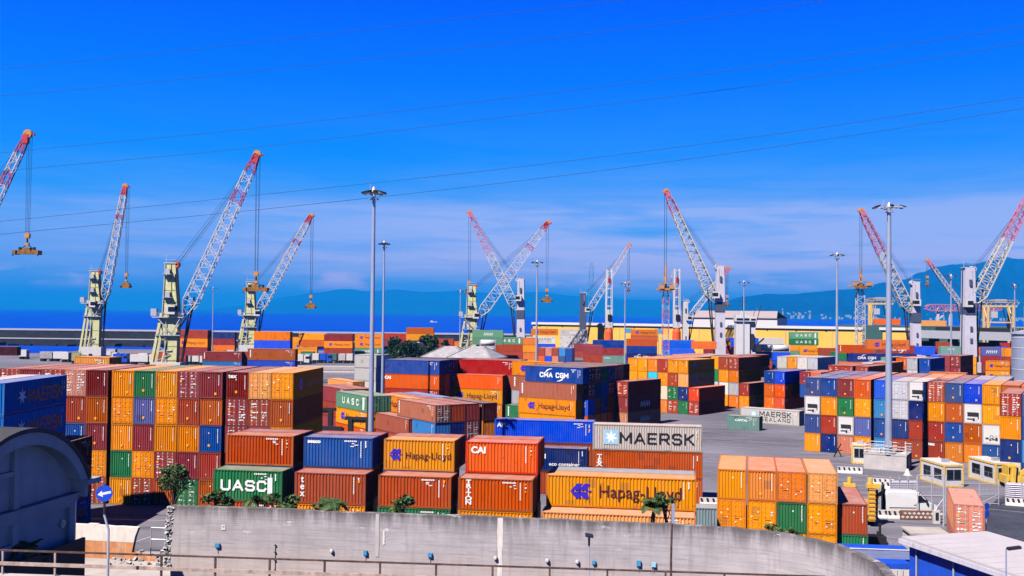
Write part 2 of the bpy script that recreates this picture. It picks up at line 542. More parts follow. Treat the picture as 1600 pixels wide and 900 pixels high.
def emblem(kind):
    if kind in EMB:
        return EMB[kind]
    if kind == 'arrows':         # a slanted pair of angle brackets with a spine
        P = []
        for dx in (0.0, 0.62):
            P.append(([(dx + 0.30, 0.78), (dx + 0.72, 0.78), (dx + 0.50, 0.10), (dx + 0.08, 0.10), (dx - 0.30, 0.0)], 0))
            P.append(([(dx - 0.30, 0.0), (dx + 0.08, -0.06), (dx + 0.52, -0.06), (dx + 0.66, -0.72), (dx + 0.22, -0.72)], 0))
        P.append(([(1.1, 0.1), (1.55, 0.1), (1.45, -0.06), (1.1, -0.06)], 0))
        me = flat_mesh('emblem', [([(x - 0.55, y) for x, y in p], i) for p, i in P], ['blue_marking'])
    elif kind in ('star', 'star_pale'):
        pts = []
        for i in range(14):
            a = math.pi / 2 + i * math.pi / 7
            r = 0.95 if i % 2 == 0 else 0.38
            pts.append((math.cos(a) * r, math.sin(a) * r))
        sq = [(-1, -1), (1, -1), (1, 1), (-1, 1)]
        me = flat_mesh('emblem', [(sq, 0), (pts, 1)], ['sky_marking', 'white_marking'])
    elif kind == 'star_only':
        pts = []
        for i in range(14):
            a = math.pi / 2 + i * math.pi / 7
            r = 0.95 if i % 2 == 0 else 0.38
            pts.append((math.cos(a) * r, math.sin(a) * r))
        me = flat_mesh('emblem', [(pts, 0)], ['white_marking'])
    elif kind == 'arcs':
        P = []
        def arc(cx, cy, r, a0, a1, w):
            n = 8
            o, i_ = [], []
            for k in range(n + 1):
                a = R(a0 + (a1 - a0) * k / n)
                ww = w * math.sin(math.pi * (0.12 + 0.8 * k / n))
                o.append((cx + math.cos(a) * (r + ww), cy + math.sin(a) * (r + ww) * 0.72))
                i_.append((cx + math.cos(a) * r, cy + math.sin(a) * r * 0.72))
            for k in range(n):
                P.append(([o[k], o[k + 1], i_[k + 1], i_[k]], 0))
        arc(-0.15, -0.05, 1.55, 100, 165, 0.26)
        arc(0.25, 0.05, 1.55, -80, -15, 0.26)
        me = flat_mesh('emblem', P, ['white_marking'])
    elif kind == 'plate':
        me = flat_mesh('plate', [([(-0.35, -1.1), (0.35, -1.1), (0.35, 1.1), (-0.35, 1.1)], 0)], ['white_marking'])
    EMB[kind] = me
    return me

def scribble(seed, kind):
    """small unreadable numbers and stickers"""
    key = ('scr', seed, kind)
    if key in EMB:
        return EMB[key]
    r = random.Random(seed * 31 + len(kind))
    P = []
    def rect(x, y, w, h, mi=0):
        P.append(([(x - w / 2, y - h / 2), (x + w / 2, y - h / 2), (x + w / 2, y + h / 2), (x - w / 2, y + h / 2)], mi))
    if kind == 'end':            # upright line of numbers, a sticker or two
        y = 1.02
        for i in range(r.choice((9, 11, 12))):
            rect(0.82 + r.uniform(-.01, .01), y, 0.075, r.uniform(0.07, 0.11))
            y -= 0.125
        if r.random() < 0.8:
            rect(r.uniform(-0.3, 0.2), r.uniform(0.55, 0.85), 0.11, 0.13)
        if r.random() < 0.55:
            rect(r.uniform(-0.2, 0.5), r.uniform(-0.95, -0.6), 0.22, 0.26, 1)
        if r.random() < 0.5:
            rect(r.uniform(-0.6, 0.6), r.uniform(-1.0, -0.5), 0.09, 0.1)
    elif kind == 'door':         # rows of white blocks on both leaves
        for side in (-1, 1):
            for row in range(7):
                if r.random() < 0.72:
                    y = 0.92 - row * 0.29
                    x0 = side * 0.6 - 0.36
                    for k in range(r.choice((1, 2, 3))):
                        w = r.uniform(0.10, 0.30)
                        rect(x0 + w / 2 + r.uniform(0, 0.1), y + r.uniform(-0.03, 0.03), w, r.uniform(0.05, 0.15), 0)
                        x0 += w + 0.06
        if r.random() < 0.6:
            rect(-0.85, r.uniform(-0.1, 0.4), 0.22, 0.2, 1)
    elif kind == 'door_small':
        for k in range(5):
            rect(r.choice((-0.85, -0.35, 0.35, 0.8)) + r.uniform(-.05, .05), r.uniform(-0.9, 0.9), r.uniform(0.08, 0.2), r.uniform(0.06, 0.14), 0)
    elif kind == 'side':         # numbers at the upper right of a long side
        y = 0.95
        for i in range(10):
            rect(0.0, y, 0.085, 0.10)
            y -= 0.14
        for i in range(r.choice((2, 3, 4))):
            rect(0.42 + r.uniform(-0.03, 0.03), 0.9 - i * r.uniform(0.2, 0.34), r.uniform(0.06, 0.13), r.uniform(0.08, 0.3), 1 if r.random() < 0.25 else 0)
    elif kind == 'side_top':
        for i in range(7):
            rect(-0.5 + i * 0.16, 1.0, 0.11, 0.13)
        for i in range(3):
            rect(r.uniform(-0.2, 0.5), 0.8 - i * 0.12, r.uniform(0.15, 0.4), 0.07)
    me = flat_mesh('marking', P, ['white_marking', 'yellow_marking'])
    EMB[key] = me
    return me

# ------------------------------------------------------------------ containers
PAL = {
    'y': ('yellow', (0.82, 0.262, 0.002)), 'o': ('orange', (0.66, 0.17, 0.022)), 'lo': ('light orange', (0.74, 0.30, 0.085)),
    'ro': ('rust orange', (0.46, 0.085, 0.016)), 'r': ('red-brown', (0.34, 0.050, 0.026)), 'm': ('maroon', (0.255, 0.034, 0.040)),
    'dr': ('dark red', (0.17, 0.010, 0.010)), 'sr': ('bright red', (0.80, 0.075, 0.012)), 'rr': ('clear red', (0.42, 0.022, 0.018)), 'g': ('green', (0.018, 0.165, 0.062)),
    'pg': ('pale green', (0.11, 0.27, 0.17)), 'b': ('blue', (0.012, 0.062, 0.30)), 'db': ('dark blue', (0.008, 0.026, 0.165)),
    'bb': ('bright blue', (0.010, 0.075, 0.66)), 'sl': ('slate blue', (0.045, 0.085, 0.25)), 'vb': ('violet blue', (0.10, 0.12, 0.36)),
    'lb': ('light blue', (0.04, 0.23, 0.58)), 'w': ('white', (0.58, 0.56, 0.56)), 'gr': ('pale grey', (0.45, 0.45, 0.52)),
    'tq': ('turquoise', (0.03, 0.46, 0.62)), 'be': ('beige', (0.62, 0.50, 0.38)), 'tg': ('grey-green', (0.15, 0.29, 0.27)),
    'pk': ('salmon', (0.58, 0.22, 0.14)), 'br': ('brick brown', (0.40, 0.115, 0.075)), 'mk': ('blackish maroon', (0.05, 0.008, 0.010)), 'ml': ('off-white', (0.52, 0.46, 0.43)),
    'or': ('orange-red', (0.70, 0.105, 0.018)), 'mb': ('deep blue', (0.012, 0.16, 0.58)), 'nb': ('navy', (0.010, 0.045, 0.17)), 'gy': ('blue-grey', (0.20, 0.28, 0.34)),
}
W2 = 1.219
CM = {}
def corrug(mb, a, b, out, z0, z1, depth, pitch=0.275):
    """a ribbed sheet from a to b (2D), ribs standing out along out"""
    a, b, out = Vector(a), Vector(b), Vector(out)
    L = (b - a).length
    n = max(1, round(L / pitch))
    d = (b - a) / n
    pts = []
    for i in range(n):
        p = a + d * i
        pts += [p, p + d * 0.28 , p + d * 0.46 - out * depth, p + d * 0.82 - out * depth]
    pts.append(b)
    vs = [(p.x, p.y, z0) for p in pts] + [(p.x, p.y, z1) for p in pts]
    m = len(pts)
    mb.add(vs, [(i, i + 1, i + 1 + m, i + m) for i in range(m - 1)])
def body_mesh(L, H, lvl, near, far):
    key = ('body', L, H, lvl, near, far)
    if key in CM:
        return CM[key]
    mb = MB()
    h = H - 0.015
    x = L / 2
    if lvl == 'C':
        mb.span((-x, -W2, 0.02), (x, W2, h - 0.01))
        mb.m = [0, 1, 0, 0, 0, 0]
        me = mb.mesh('container_body', ['container_paint', 'container_roof'])
    else:
        dp = 0.062
        corrug(mb, (-x + 0.13, -W2 + 0.012), (x - 0.13, -W2 + 0.012), (0, -1), 0.13, h - 0.09, dp)
        corrug(mb, (x - 0.13, W2 - 0.012), (-x + 0.13, W2 - 0.012), (0, 1), 0.13, h - 0.09, dp)
        if near == 'P':
            corrug(mb, (-x + 0.012, W2 - 0.12), (-x + 0.012, -W2 + 0.12), (-1, 0), 0.15, h - 0.11, dp, 0.245)
        else:
            mb.quad((-x + 0.07, W2 - 0.05, 0.1), (-x + 0.07, -W2 + 0.05, 0.1), (-x + 0.07, -W2 + 0.05, h - 0.05), (-x + 0.07, W2 - 0.05, h - 0.05))
        if far == 'P':
            corrug(mb, (x - 0.012, -W2 + 0.12), (x - 0.012, W2 - 0.12), (1, 0), 0.15, h - 0.11, dp, 0.245)
        else:
            mb.quad((x - 0.07, -W2 + 0.05, 0.1), (x - 0.07, W2 - 0.05, 0.1), (x - 0.07, W2 - 0.05, h - 0.05), (x - 0.07, -W2 + 0.05, h - 0.05))
        mb.quad((-x + .05, -W2 + .05, 0.12), (-x + .05, W2 - .05, 0.12), (x - .05, W2 - .05, 0.12), (x - .05, -W2 + .05, 0.12))
        if lvl == 'B':           # far enough that the frame and the roof stay in the body's own mesh
            k = len(mb.f)
            frame_into(mb, L, h)
            mb.m[k:] = [1] * (len(mb.f) - k)
            roof_into(mb, L, h, 2)
            me = mb.mesh('container_body', ['container_paint', 'container_frame', 'container_roof'])
        else:
            me = mb.mesh('container_body', ['container_paint'])
    CM[key] = me
    return me
def frame_into(mb, L, h):
    x = L / 2
    for sx in (-1, 1):
        for sy in (-1, 1):
            mb.box((sx * (x - 0.075), sy * (W2 - 0.065), h / 2), (0.15, 0.13, h - 0.22))
            for z in (0.06, h - 0.06):
                mb.box((sx * (x - 0.085), sy * (W2 - 0.078), z), (0.178, 0.164, 0.118))
    for sy in (-1, 1):
        mb.box((0, sy * (W2 - 0.04), 0.085), (L - 0.35, 0.08, 0.14))
        mb.box((0, sy * (W2 - 0.035), h - 0.06), (L - 0.35, 0.07, 0.075))
    for sx in (-1, 1):
        mb.box((sx * (x - 0.05), 0, 0.09), (0.10, 2 * W2 - 0.33, 0.14))
        mb.box((sx * (x - 0.05), 0, h - 0.07), (0.10, 2 * W2 - 0.33, 0.12))
def roof_into(mb, L, h, mi=0):
    n = max(6, int(L / 0.5))
    x = L / 2 - 0.11
    vs, fs = [], []
    for i in range(n + 1):
        xx = -x + 2 * x * i / n
        z = h - 0.03 - (0.018 if i % 2 else 0.0)
        vs += [(xx, -W2 + 0.075, z), (xx, W2 - 0.075, z)]
    for i in range(n):
        fs.append((2 * i, 2 * i + 2, 2 * i + 3, 2 * i + 1))
    mb.add(vs, fs, mi)
def frame_mesh(L, H):
    key = ('frame', L, H)
    if key not in CM:
        mb = MB()
        frame_into(mb, L, H - 0.015)
        CM[key] = mb.mesh('frame', ['container_frame'])
    return CM[key]
def roof_mesh(L, H):
    key = ('roof', L, H)
    if key not in CM:
        mb = MB()
        roof_into(mb, L, H - 0.015)
        CM[key] = mb.mesh('roof', ['container_roof'])
    return CM[key]
def door_mesh(H):
    """one leaf, hinged edge at +x, seen from outside in face coordinates (x right, y up, z out)"""
    key = ('door', H)
    if key not in CM:
        h = H - 0.015
        mb = MB()
        w, y0, y1 = 1.05, 0.17, h - 0.14
        mb.span((-w / 2, y0, -0.05), (w / 2, y1, -0.022))
        n = 5
        for i in range(n):
            a = y0 + (y1 - y0) * (i + 0.16) / n
            b = y0 + (y1 - y0) * (i + 0.86) / n
            mb.span((-w / 2 + 0.07, a, -0.03), (w / 2 - 0.07, b, -0.006))
        for i in range(4):
            z = y0 + 0.2 + (y1 - y0 - 0.4) * i / 3
            mb.span((w / 2 - 0.02, z - 0.06, -0.03), (w / 2 + 0.03, z + 0.06, 0.0))
        CM[key] = mb.mesh('door', ['container_paint'])
    return CM[key]
def bar_mesh(H, k):
    key = ('bar', H, k)
    if key not in CM:
        h = H - 0.015
        mb = MB()
        mb.tube((0, 0.10, 0.012), (0, h - 0.08, 0.012), 0.024, n=6)
        for z in (0.15, 0.55, h / 2, h - 0.55, h - 0.15):
            mb.span((-0.07, z - 0.035, -0.008), (0.07, z + 0.035, 0.03))
        if k:
            mb.span((-0.02, 1.02, 0.02), (0.42, 1.07, 0.05))
        CM[key] = mb.mesh('locking_bar', ['weathered_paint'])
    return CM[key]
def door_b_mesh(H):
    """both leaves with their bars in one mesh, for containers farther off"""
    key = ('doorb', H)
    if key not in CM:
        h = H - 0.015
        mb = MB()
        for s in (-1, 1):
            mb.span((s * 0.56 - 0.53, 0.17, -0.05), (s * 0.56 + 0.53, h - 0.14, -0.02))
            for i in range(5):
                a = 0.17 + (h - 0.31) * (i + 0.16) / 5
                mb.span((s * 0.56 - 0.46, a, -0.03), (s * 0.56 + 0.46, a + (h - 0.31) * 0.14, -0.006))
            for q in (0.3, 0.82):
                mb.span((s * q - 0.025, 0.1, -0.01), (s * q + 0.025, h - 0.08, 0.03), 1)
        CM[key] = mb.mesh('door', ['container_paint', 'weathered_paint'])
    return CM[key]
def cooler_mesh(H, v):
    """the machinery end of a refrigerated container"""
    key = ('cool', H, v)
    if key not in CM:
        h = H - 0.015
        mb = MB()
        mb.span((-1.04, 0.16, -0.06), (1.04, h - 0.13, -0.02), 0)
        if v == 0:
            mb.span((-0.72, 1.02, -0.03), (0.70, 1.45, 0.02), 1)
            mb.span((-0.74, 1.45, -0.03), (0.66, 1.62, 0.03), 1)
            mb.span((0.66, 0.70, -0.03), (0.80, 1.6, 0.02), 1)
            mb.span((-0.75, 0.55, -0.03), (-0.05, 0.72, 0.02), 1)
            mb.span((-0.02, 0.38, -0.03), (0.26, 0.78, 0.03), 1)
            mb.span((0.34, 0.42, -0.03), (0.60, 0.74, 0.02), 2)
        else:
            mb.tube((0.02, 1.12, -0.03), (0.02, 1.12, 0.02), 0.25, n=14, mi=1)
            mb.tube((0.02, 1.12, -0.02), (0.02, 1.12, 0.026), 0.17, n=14, mi=0)
            mb.span((-0.78, 0.78, -0.03), (-0.36, 1.0, 0.02), 1)
            mb.span((-0.30, 0.60, -0.03), (0.0, 0.80, 0.02), 1)
            mb.span((0.10, 0.68, -0.03), (0.44, 0.86, 0.02), 1)
            mb.span((0.50, 0.60, -0.03), (0.82, 1.06, 0.02), 1)
            mb.span((0.46, 1.22, -0.03), (0.74, 1.44, 0.02), 2)
            mb.span((-0.8, 0.3, -0.03), (-0.1, 0.42, 0.0), 2)
        mb.span((-0.95, h - 0.42, -0.03), (0.95, h - 0.40, -0.014), 2)
        mb.span((-0.95, 0.24, -0.03), (0.95, 0.26, -0.014), 2)
        CM[key] = mb.mesh('cooling_unit', ['white_paint', 'dark_steel', 'grey_paint'])
    return CM[key]

ORD = ['topmost', 'second down', 'third down', 'fourth down', 'fifth down', 'sixth down', 'seventh down']
NTH = ['first', 'second', 'third', 'fourth', 'fifth', 'sixth', 'seventh', 'eighth', 'ninth', 'tenth', 'eleventh', 'twelfth', 'thirteenth', 'fourteenth']
FACE = {'P': 'ribbed end', 'D': 'door end', 'R': 'cooling end', 'S': 'long side'}
N_BOX = [0]
MASS = []
#LISTS
UNSEEN = set()
MASSED = set()
for _a, _b in [(1,4),(6,9),(11,14),(18,19),(53,54),(57,59),(63,64),(68,70),(72,75),(77,77),(81,81),(84,84),(87,87),(90,90),(93,94),(98,99),(103,104),(108,109),(112,112),(115,115),(119,119),(128,128),(131,131),(134,134),(141,141),(146,147),(149,150),(154,154),(157,157),(160,160),(163,163),(166,166),(169,169),(171,172),(174,175),(179,183),(187,187),(189,191),(193,199),(204,214),(222,222),(226,226),(230,230),(234,234),(236,242),(244,246),(250,250),(256,258),(260,262),(264,266),(269,269),(279,286),(289,292),(295,296),(301,301),(312,314),(316,316),(318,318),(321,323),(371,388),(392,398),(402,402),(404,405),(408,408),(410,414),(419,423),(427,430),(439,441),(444,444),(446,446),(455,455),(457,457),(460,461),(467,470),(473,475),(479,494),(497,497),(501,501),(505,505),(507,507),(511,517),(519,519),(522,523),(525,526),(528,530),(533,534),(536,537),(539,543),(546,549),(552,556),(558,567),(569,591),(593,594),(596,599)]:
    MASSED.update(range(_a, _b + 1))
def container(tok, loc, rotz, L, H, lvl, label, group, end='near', facing='E'):
    """tok: colour + face (P ribbed end, D doors, R cooling unit, S long side) [+ :lettering]"""
    head, _, letter = tok.partition(':')
    ck, face = head[:-1], head[-1]
    col = PAL[ck][1]
    idx = N_BOX[0]
    N_BOX[0] += 1
    if idx in UNSEEN:
        return None
    if idx in MASSED:
        MASS.append((Vector(loc), rotz, L, H, col))
        return None
    rnd = random.Random(idx * 7 + 1)
    near, far = 'P', 'P'
    visible = face if face in 'PDR' else 'P'
    if face in 'DR':
        if end == 'near':
            near = face
        else:
            far = face
    me = body_mesh(L, H, lvl, near if near == 'P' else 'X', far if far == 'P' else 'X')
    o = link('shipping_container', me, loc=loc, rotz=rotz)
    c4 = (*col, 1)
    o.color = c4
    tag(o, label, 'shipping container', group)
    def kid(name, me, mat4=None, c=None):
        k = link(name, me, o, mat4=mat4)
        k.color = c or c4
        return k
    fm = (lambda y, z, out=0.0: on_near(L, y, z, out)) if end == 'near' else (lambda y, z, out=0.0: on_far(L, y, z, out))
    if lvl == 'A':
        kid('frame', frame_mesh(L, H))
        kid('roof', roof_mesh(L, H))
    if lvl != 'C':
        dark = ck in ('r', 'm', 'dr', 'g', 'pk', 'rr', 'ro', 'b', 'db', 'tg', 'mk', 'br')
        bc = (0.52, 0.47, 0.48, 1) if dark else tuple(x * 1.05 + 0.03 for x in col) + (1,)
        if face == 'D':
            if lvl == 'A':
                for s in (-1, 1):
                    d = kid('door', door_mesh(H), fm(s * 0.54, 0, 0.0) @ (Matrix.Identity(4) if s > 0 else Matrix.Diagonal((-1, 1, 1, 1))))
                    for q in (-0.26, 0.26):
                        bo = link('locking_bar', bar_mesh(H, 1 if q < 0 else 0), d)
                        bo.location = (q, 0, 0)
                        bo.color = bc
            else:
                d = kid('door', door_b_mesh(H), fm(0, 0))
                d.color = c4
            kid('marking', scribble(rnd.randrange(6), 'door' if dark else 'door_small'), fm(0, H / 2, 0.034))
        elif face == 'R':
            kid('cooling_unit', cooler_mesh(H, rnd.randrange(2)), fm(0, 0))
        elif face == 'P' and facing == 'E':
            kid('marking', scribble(rnd.randrange(10), 'end'), fm(0, H / 2, 0.004))
        if face == 'S' or facing == 'S':
            kid('marking', scribble(rnd.randrange(6), 'side'), on_side(L / 2 - 1.0, H / 2))
            if rnd.random() < 0.6:
                kid('marking', scribble(rnd.randrange(6), 'side_top'), on_side(L / 2 - 1.9, H / 2))
    for item in letter.split('+') if letter else ():
        lettering(kid, item, L, H, fm)
    return o
def lettering(kid, item, L, H, fm):
    T = text_mesh
    k = L / 12.19
    if item in ('hapag', 'hapag_faint'):
        if L > 8:
            kid('emblem', emblem('arrows'), on_side(-L * 0.27, H * 0.5) @ Matrix.Diagonal((1.0, 0.82, 1, 1)))
            kid('lettering', T('Hapag-Lloyd', 1.42, 0.010, 0.95, 1.0, 'CENTER', 'brown_marking'), on_side(L * 0.13, H * 0.5))
        else:
            kid('emblem', emblem('arrows'), on_side(-L * 0.335, H * 0.5) @ Matrix.Diagonal((0.62, 0.62, 1, 1)))
            kid('lettering', T('Hapag-Lloyd', 0.80, 0.008, 0.98, 1.0, 'CENTER', 'brown_marking'), on_side(L * 0.13, H * 0.48))
    elif item == 'maersk':
        kid('emblem', emblem('star'), on_side(-L * 0.33, H * 0.5) @ Matrix.Diagonal((0.82, 0.82, 1, 1)))
        kid('lettering', stroke_mesh('MAERSK', 1.08, 0.19, 1.18, 0.36, 'black_marking'), on_side(L * 0.09, H * 0.48))
    elif item == 'maersk_blue':
        kid('emblem', emblem('star_only'), on_side(-L * 0.235, H * 0.5) @ Matrix.Diagonal((0.85, 0.85, 1, 1)))
        kid('lettering', stroke_mesh('MAERSK', 1.15, 0.19, 0.98, 0.30, 'black_marking'), on_side(L * 0.14, H * 0.48))
    elif item == 'sealand':
        kid('emblem', emblem('star'), on_side(-L * 0.27, H * 0.60) @ Matrix.Diagonal((0.62, 0.62, 1, 1)))
        kid('lettering', stroke_mesh('MAERSK', 0.88, 0.16, 1.15, 0.36, 'black_marking'), on_side(L * 0.10, H * 0.66))
        kid('lettering', stroke_mesh('SEALAND', 0.62, 0.14, 1.2, 0.5, 'black_marking'), on_side(L * 0.10, H * 0.30))
    elif item == 'uasc':
        kid('lettering', stroke_mesh('UASC', 0.74, 0.25, 1.3, 0.36, 'white_marking'), on_side(-L * 0.055, H * 0.5))
        kid('plate', emblem('plate'), on_side(L * 0.325, H * 0.5) @ Matrix.Diagonal((0.6, 0.66, 1, 1)))
    elif item == 'uasc_wide':
        kid('lettering', stroke_mesh('UASC', 0.85, 0.24, 1.2, 1.05, 'white_marking'), on_side(-L * 0.02, H * 0.52))
        kid('plate', emblem('plate'), on_side(L * 0.39, H * 0.5) @ Matrix.Diagonal((0.9, 0.9, 1, 1)))
    elif item == 'cma':
        kid('lettering', stroke_mesh('CMA CGM', 0.72, 0.27, 1.15, 0.34, 'white_marking'), on_side(0.1 * k, H * 0.47))
        kid('emblem', emblem('arcs'), on_side(0.15, H * 0.48) @ Matrix.Diagonal((1.1, 1.0, 1, 1)))
    elif item == 'apl':
        kid('lettering', T('APL', 0.72, 0.035, 1.05, 1.0, 'CENTER', 'white_marking'), on_side(-L * 0.42, H * 0.74))
        kid('emblem', emblem('arcs'), on_side(-L * 0.42, H * 0.86) @ Matrix.Diagonal((0.28, 0.1, 1, 1)))
    elif item == 'eco':
        kid('lettering', T('M', 0.75, 0.03, 1.1, 1.0, 'CENTER', 'white_marking'), on_side(-L * 0.02 + 1.2, H * 0.62))
        kid('lettering', T('eco container', 0.56, 0.02, 1.15, 1.0, 'CENTER', 'white_marking'), on_side(L * 0.28, H * 0.30))
    elif item == 'cai':
        kid('lettering', T('CAI', 0.74, 0.045, 1.05, 1.0, 'CENTER', 'white_marking'), on_side(-L * 0.32, H * 0.72))
    elif item == 'cai_small':
        kid('lettering', T('CAI', 0.8, 0.05, 1.1, 1.0, 'CENTER', 'white_marking'), on_side(-L * 0.445, H * 0.72))
    elif item == 'tex':
        kid('lettering', T('tex', 0.8, 0.02, 0.95, 1.0, 'CENTER', 'white_marking', True), on_side(-L * 0.39, H * 0.55))
    elif item == 'tex_end':
        kid('lettering', T('tex', 0.62, 0.03, 1.1, 1.0, 'CENTER', 'white_marking'), fm(-0.55, H * 0.84, 0.035))
    elif item == 'triton':
        kid('lettering', T('TRITON', 0.46, 0.04, 1.5, 1.0, 'CENTER', 'white_marking', True), on_side(-L * 0.36, H * 0.55))
    elif item == 'tex_small':
        kid('lettering', T('TEX', 0.62, 0.04, 1.4, 1.0, 'CENTER', 'white_marking', True), on_side(-L * 0.44, H * 0.58))
    elif item == 'capital':
        kid('lettering', T('CAPITAL', 0.55, 0.03, 1.1, 1.0, 'CENTER', 'white_marking'), on_side(-0.05 * L, H * 0.68))
    elif item == 'dots':
        kid('lettering', T('seaco', 0.42, 0.05, 1.2, 1.0, 'LEFT', 'white_marking'), on_side(-L * 0.44, H * 0.85))
    elif item == 'blur':          # a pale name too faint to read
        polys = []
        for i in range(6):
            x = -1.6 + i * 0.62
            polys.append(([(x, -0.55), (x + 0.2, -0.55), (x + 0.45, 0.55), (x + 0.25, 0.55)], 0))
            polys.append(([(x + 0.25, -0.1), (x + 0.5, -0.1), (x + 0.56, 0.1), (x + 0.3, 0.1)], 0))
        key = 'blur'
        if key not in EMB:
            EMB[key] = flat_mesh('lettering', polys, ['white_marking'])
        kid('lettering', EMB[key], on_side(0.0, H * 0.45))
    elif item == 'strip':
        key = 'strip'
        if key not in EMB:
            P = []
            for i in range(5):
                y = 0.8 - i * 0.38
                P.append(([(-0.14, y - 0.15), (0.14, y - 0.15), (0.14, y + 0.15), (-0.14, y + 0.15)], 0))
            EMB[key] = flat_mesh('marking', P, ['white_marking'])
        kid('marking', EMB[key], on_side(-L * 0.44, H * 0.55))

FILL = ['r', 'm', 'y', 'b', 'ro', 'o', 'g', 'dr']
def level(y, big=False):
    return 'A' if y < 175 else ('B' if y < 300 else 'C')
def words(tok):
    head = tok.partition(':')[0]
    ck, face = head[:-1], head[-1]
    w = PAL[ck][0]
    extra = {'hapag': 'blue-arrow ', 'maersk': 'star-emblem ', 'cma': 'white-lettered ', 'uasc': 'white-lettered ', 'uasc_wide': 'wide-lettered '}
    ex = ''
    for k_ in tok.partition(':')[2].split('+'):
        ex = extra.get(k_, ex)
    return f"{ex}{w} container", FACE[face]
def eblock(ref, px, py, ang, cols, H=2.89, L=12.19, pitch=2.5, group=None, anchor='L', n=None, lvl=None, col0=0, pos0=None):
    """columns of containers whose ends face the viewer; (px, py) is the upper front corner of the first column
    (anchor L: its left corner, going right; R: the right corner of the last one)"""
    n = n or max(len(c.split()) for c in cols if c != '|')
    p = at(px, py, n * H) if pos0 is None else pos0
    a = R(ang)
    u = Vector((math.cos(a), -math.sin(a), 0))
    v = Vector((math.sin(a), math.cos(a), 0))
    width = sum(0.42 if c == '|' else pitch for c in cols)
    s = 0.0 if anchor == 'L' else -(width - (pitch - 2.438))
    base = Vector((p.x, p.y, 0))
    k = col0
    out = []
    for c in cols:
        if c == '|':
            s += 0.42
            continue
        toks = c.split()
        dv = rnd.uniform(-0.05, 0.05)
        for i, t in enumerate(toks):
            if t == '.':
                continue
            if t == '-':
                t = rnd.choice(FILL) + 'P'
            tier = n - 1 - i
            jit = rnd.uniform(-0.03, 0.03)
            pos = base + u * (s + 1.219 + jit) + v * (L / 2 + dv + rnd.uniform(-0.04, 0.04))
            pos.z = tier * H
            w, fc = words(t)
            lab = f"{w}, {fc}, {ORD[i]}, {NTH[k]} column {ref}"
            o = container(t, pos, math.pi / 2 - a + rnd.uniform(-0.002, 0.002), L, H, lvl or level(pos.y), lab, group or f"containers of the block {ref}")
            out.append(o)
        s += pitch
        k += 1
    return out
def sstack(ref, px, py, ang, toks, H=2.89, L=12.19, group=None, lvl=None, n=None, end='far', shift=None, rowname=None, zbase=0.0, pos0=None):
    """one stack of containers whose long side faces the viewer; (px, py) is its upper left front corner"""
    toks = toks.split()
    n = n or len(toks)
    a = R(ang)
    u = Vector((math.cos(a), -math.sin(a), 0))
    v = Vector((math.sin(a), math.cos(a), 0))
    p = at(px, py, zbase + n * H) if pos0 is None else pos0
    out = []
    for i, t in enumerate(toks):
        if t == '.':
            continue
        if t == '-':
            t = rnd.choice(FILL) + 'S'
        tier = n - 1 - i
        off = (shift[i] if shift else 0.0) + rnd.uniform(-0.04, 0.04)
        pos = Vector((p.x, p.y, 0)) + u * (L / 2 + off) + v * 1.219
        pos.z = zbase + tier * H
        w, fc = words(t)
        lab = f"{w}, {fc}, {ORD[i]}, {ref}"
        if len(toks) == 1:
            lab = f"{w}, {fc}, {ref}"
        o = container(t, pos, -a, L, H, lvl or level(pos.y), lab, group or 'containers stacked sideways to the viewer', end=end, facing='S')
        out.append(o)
    return out
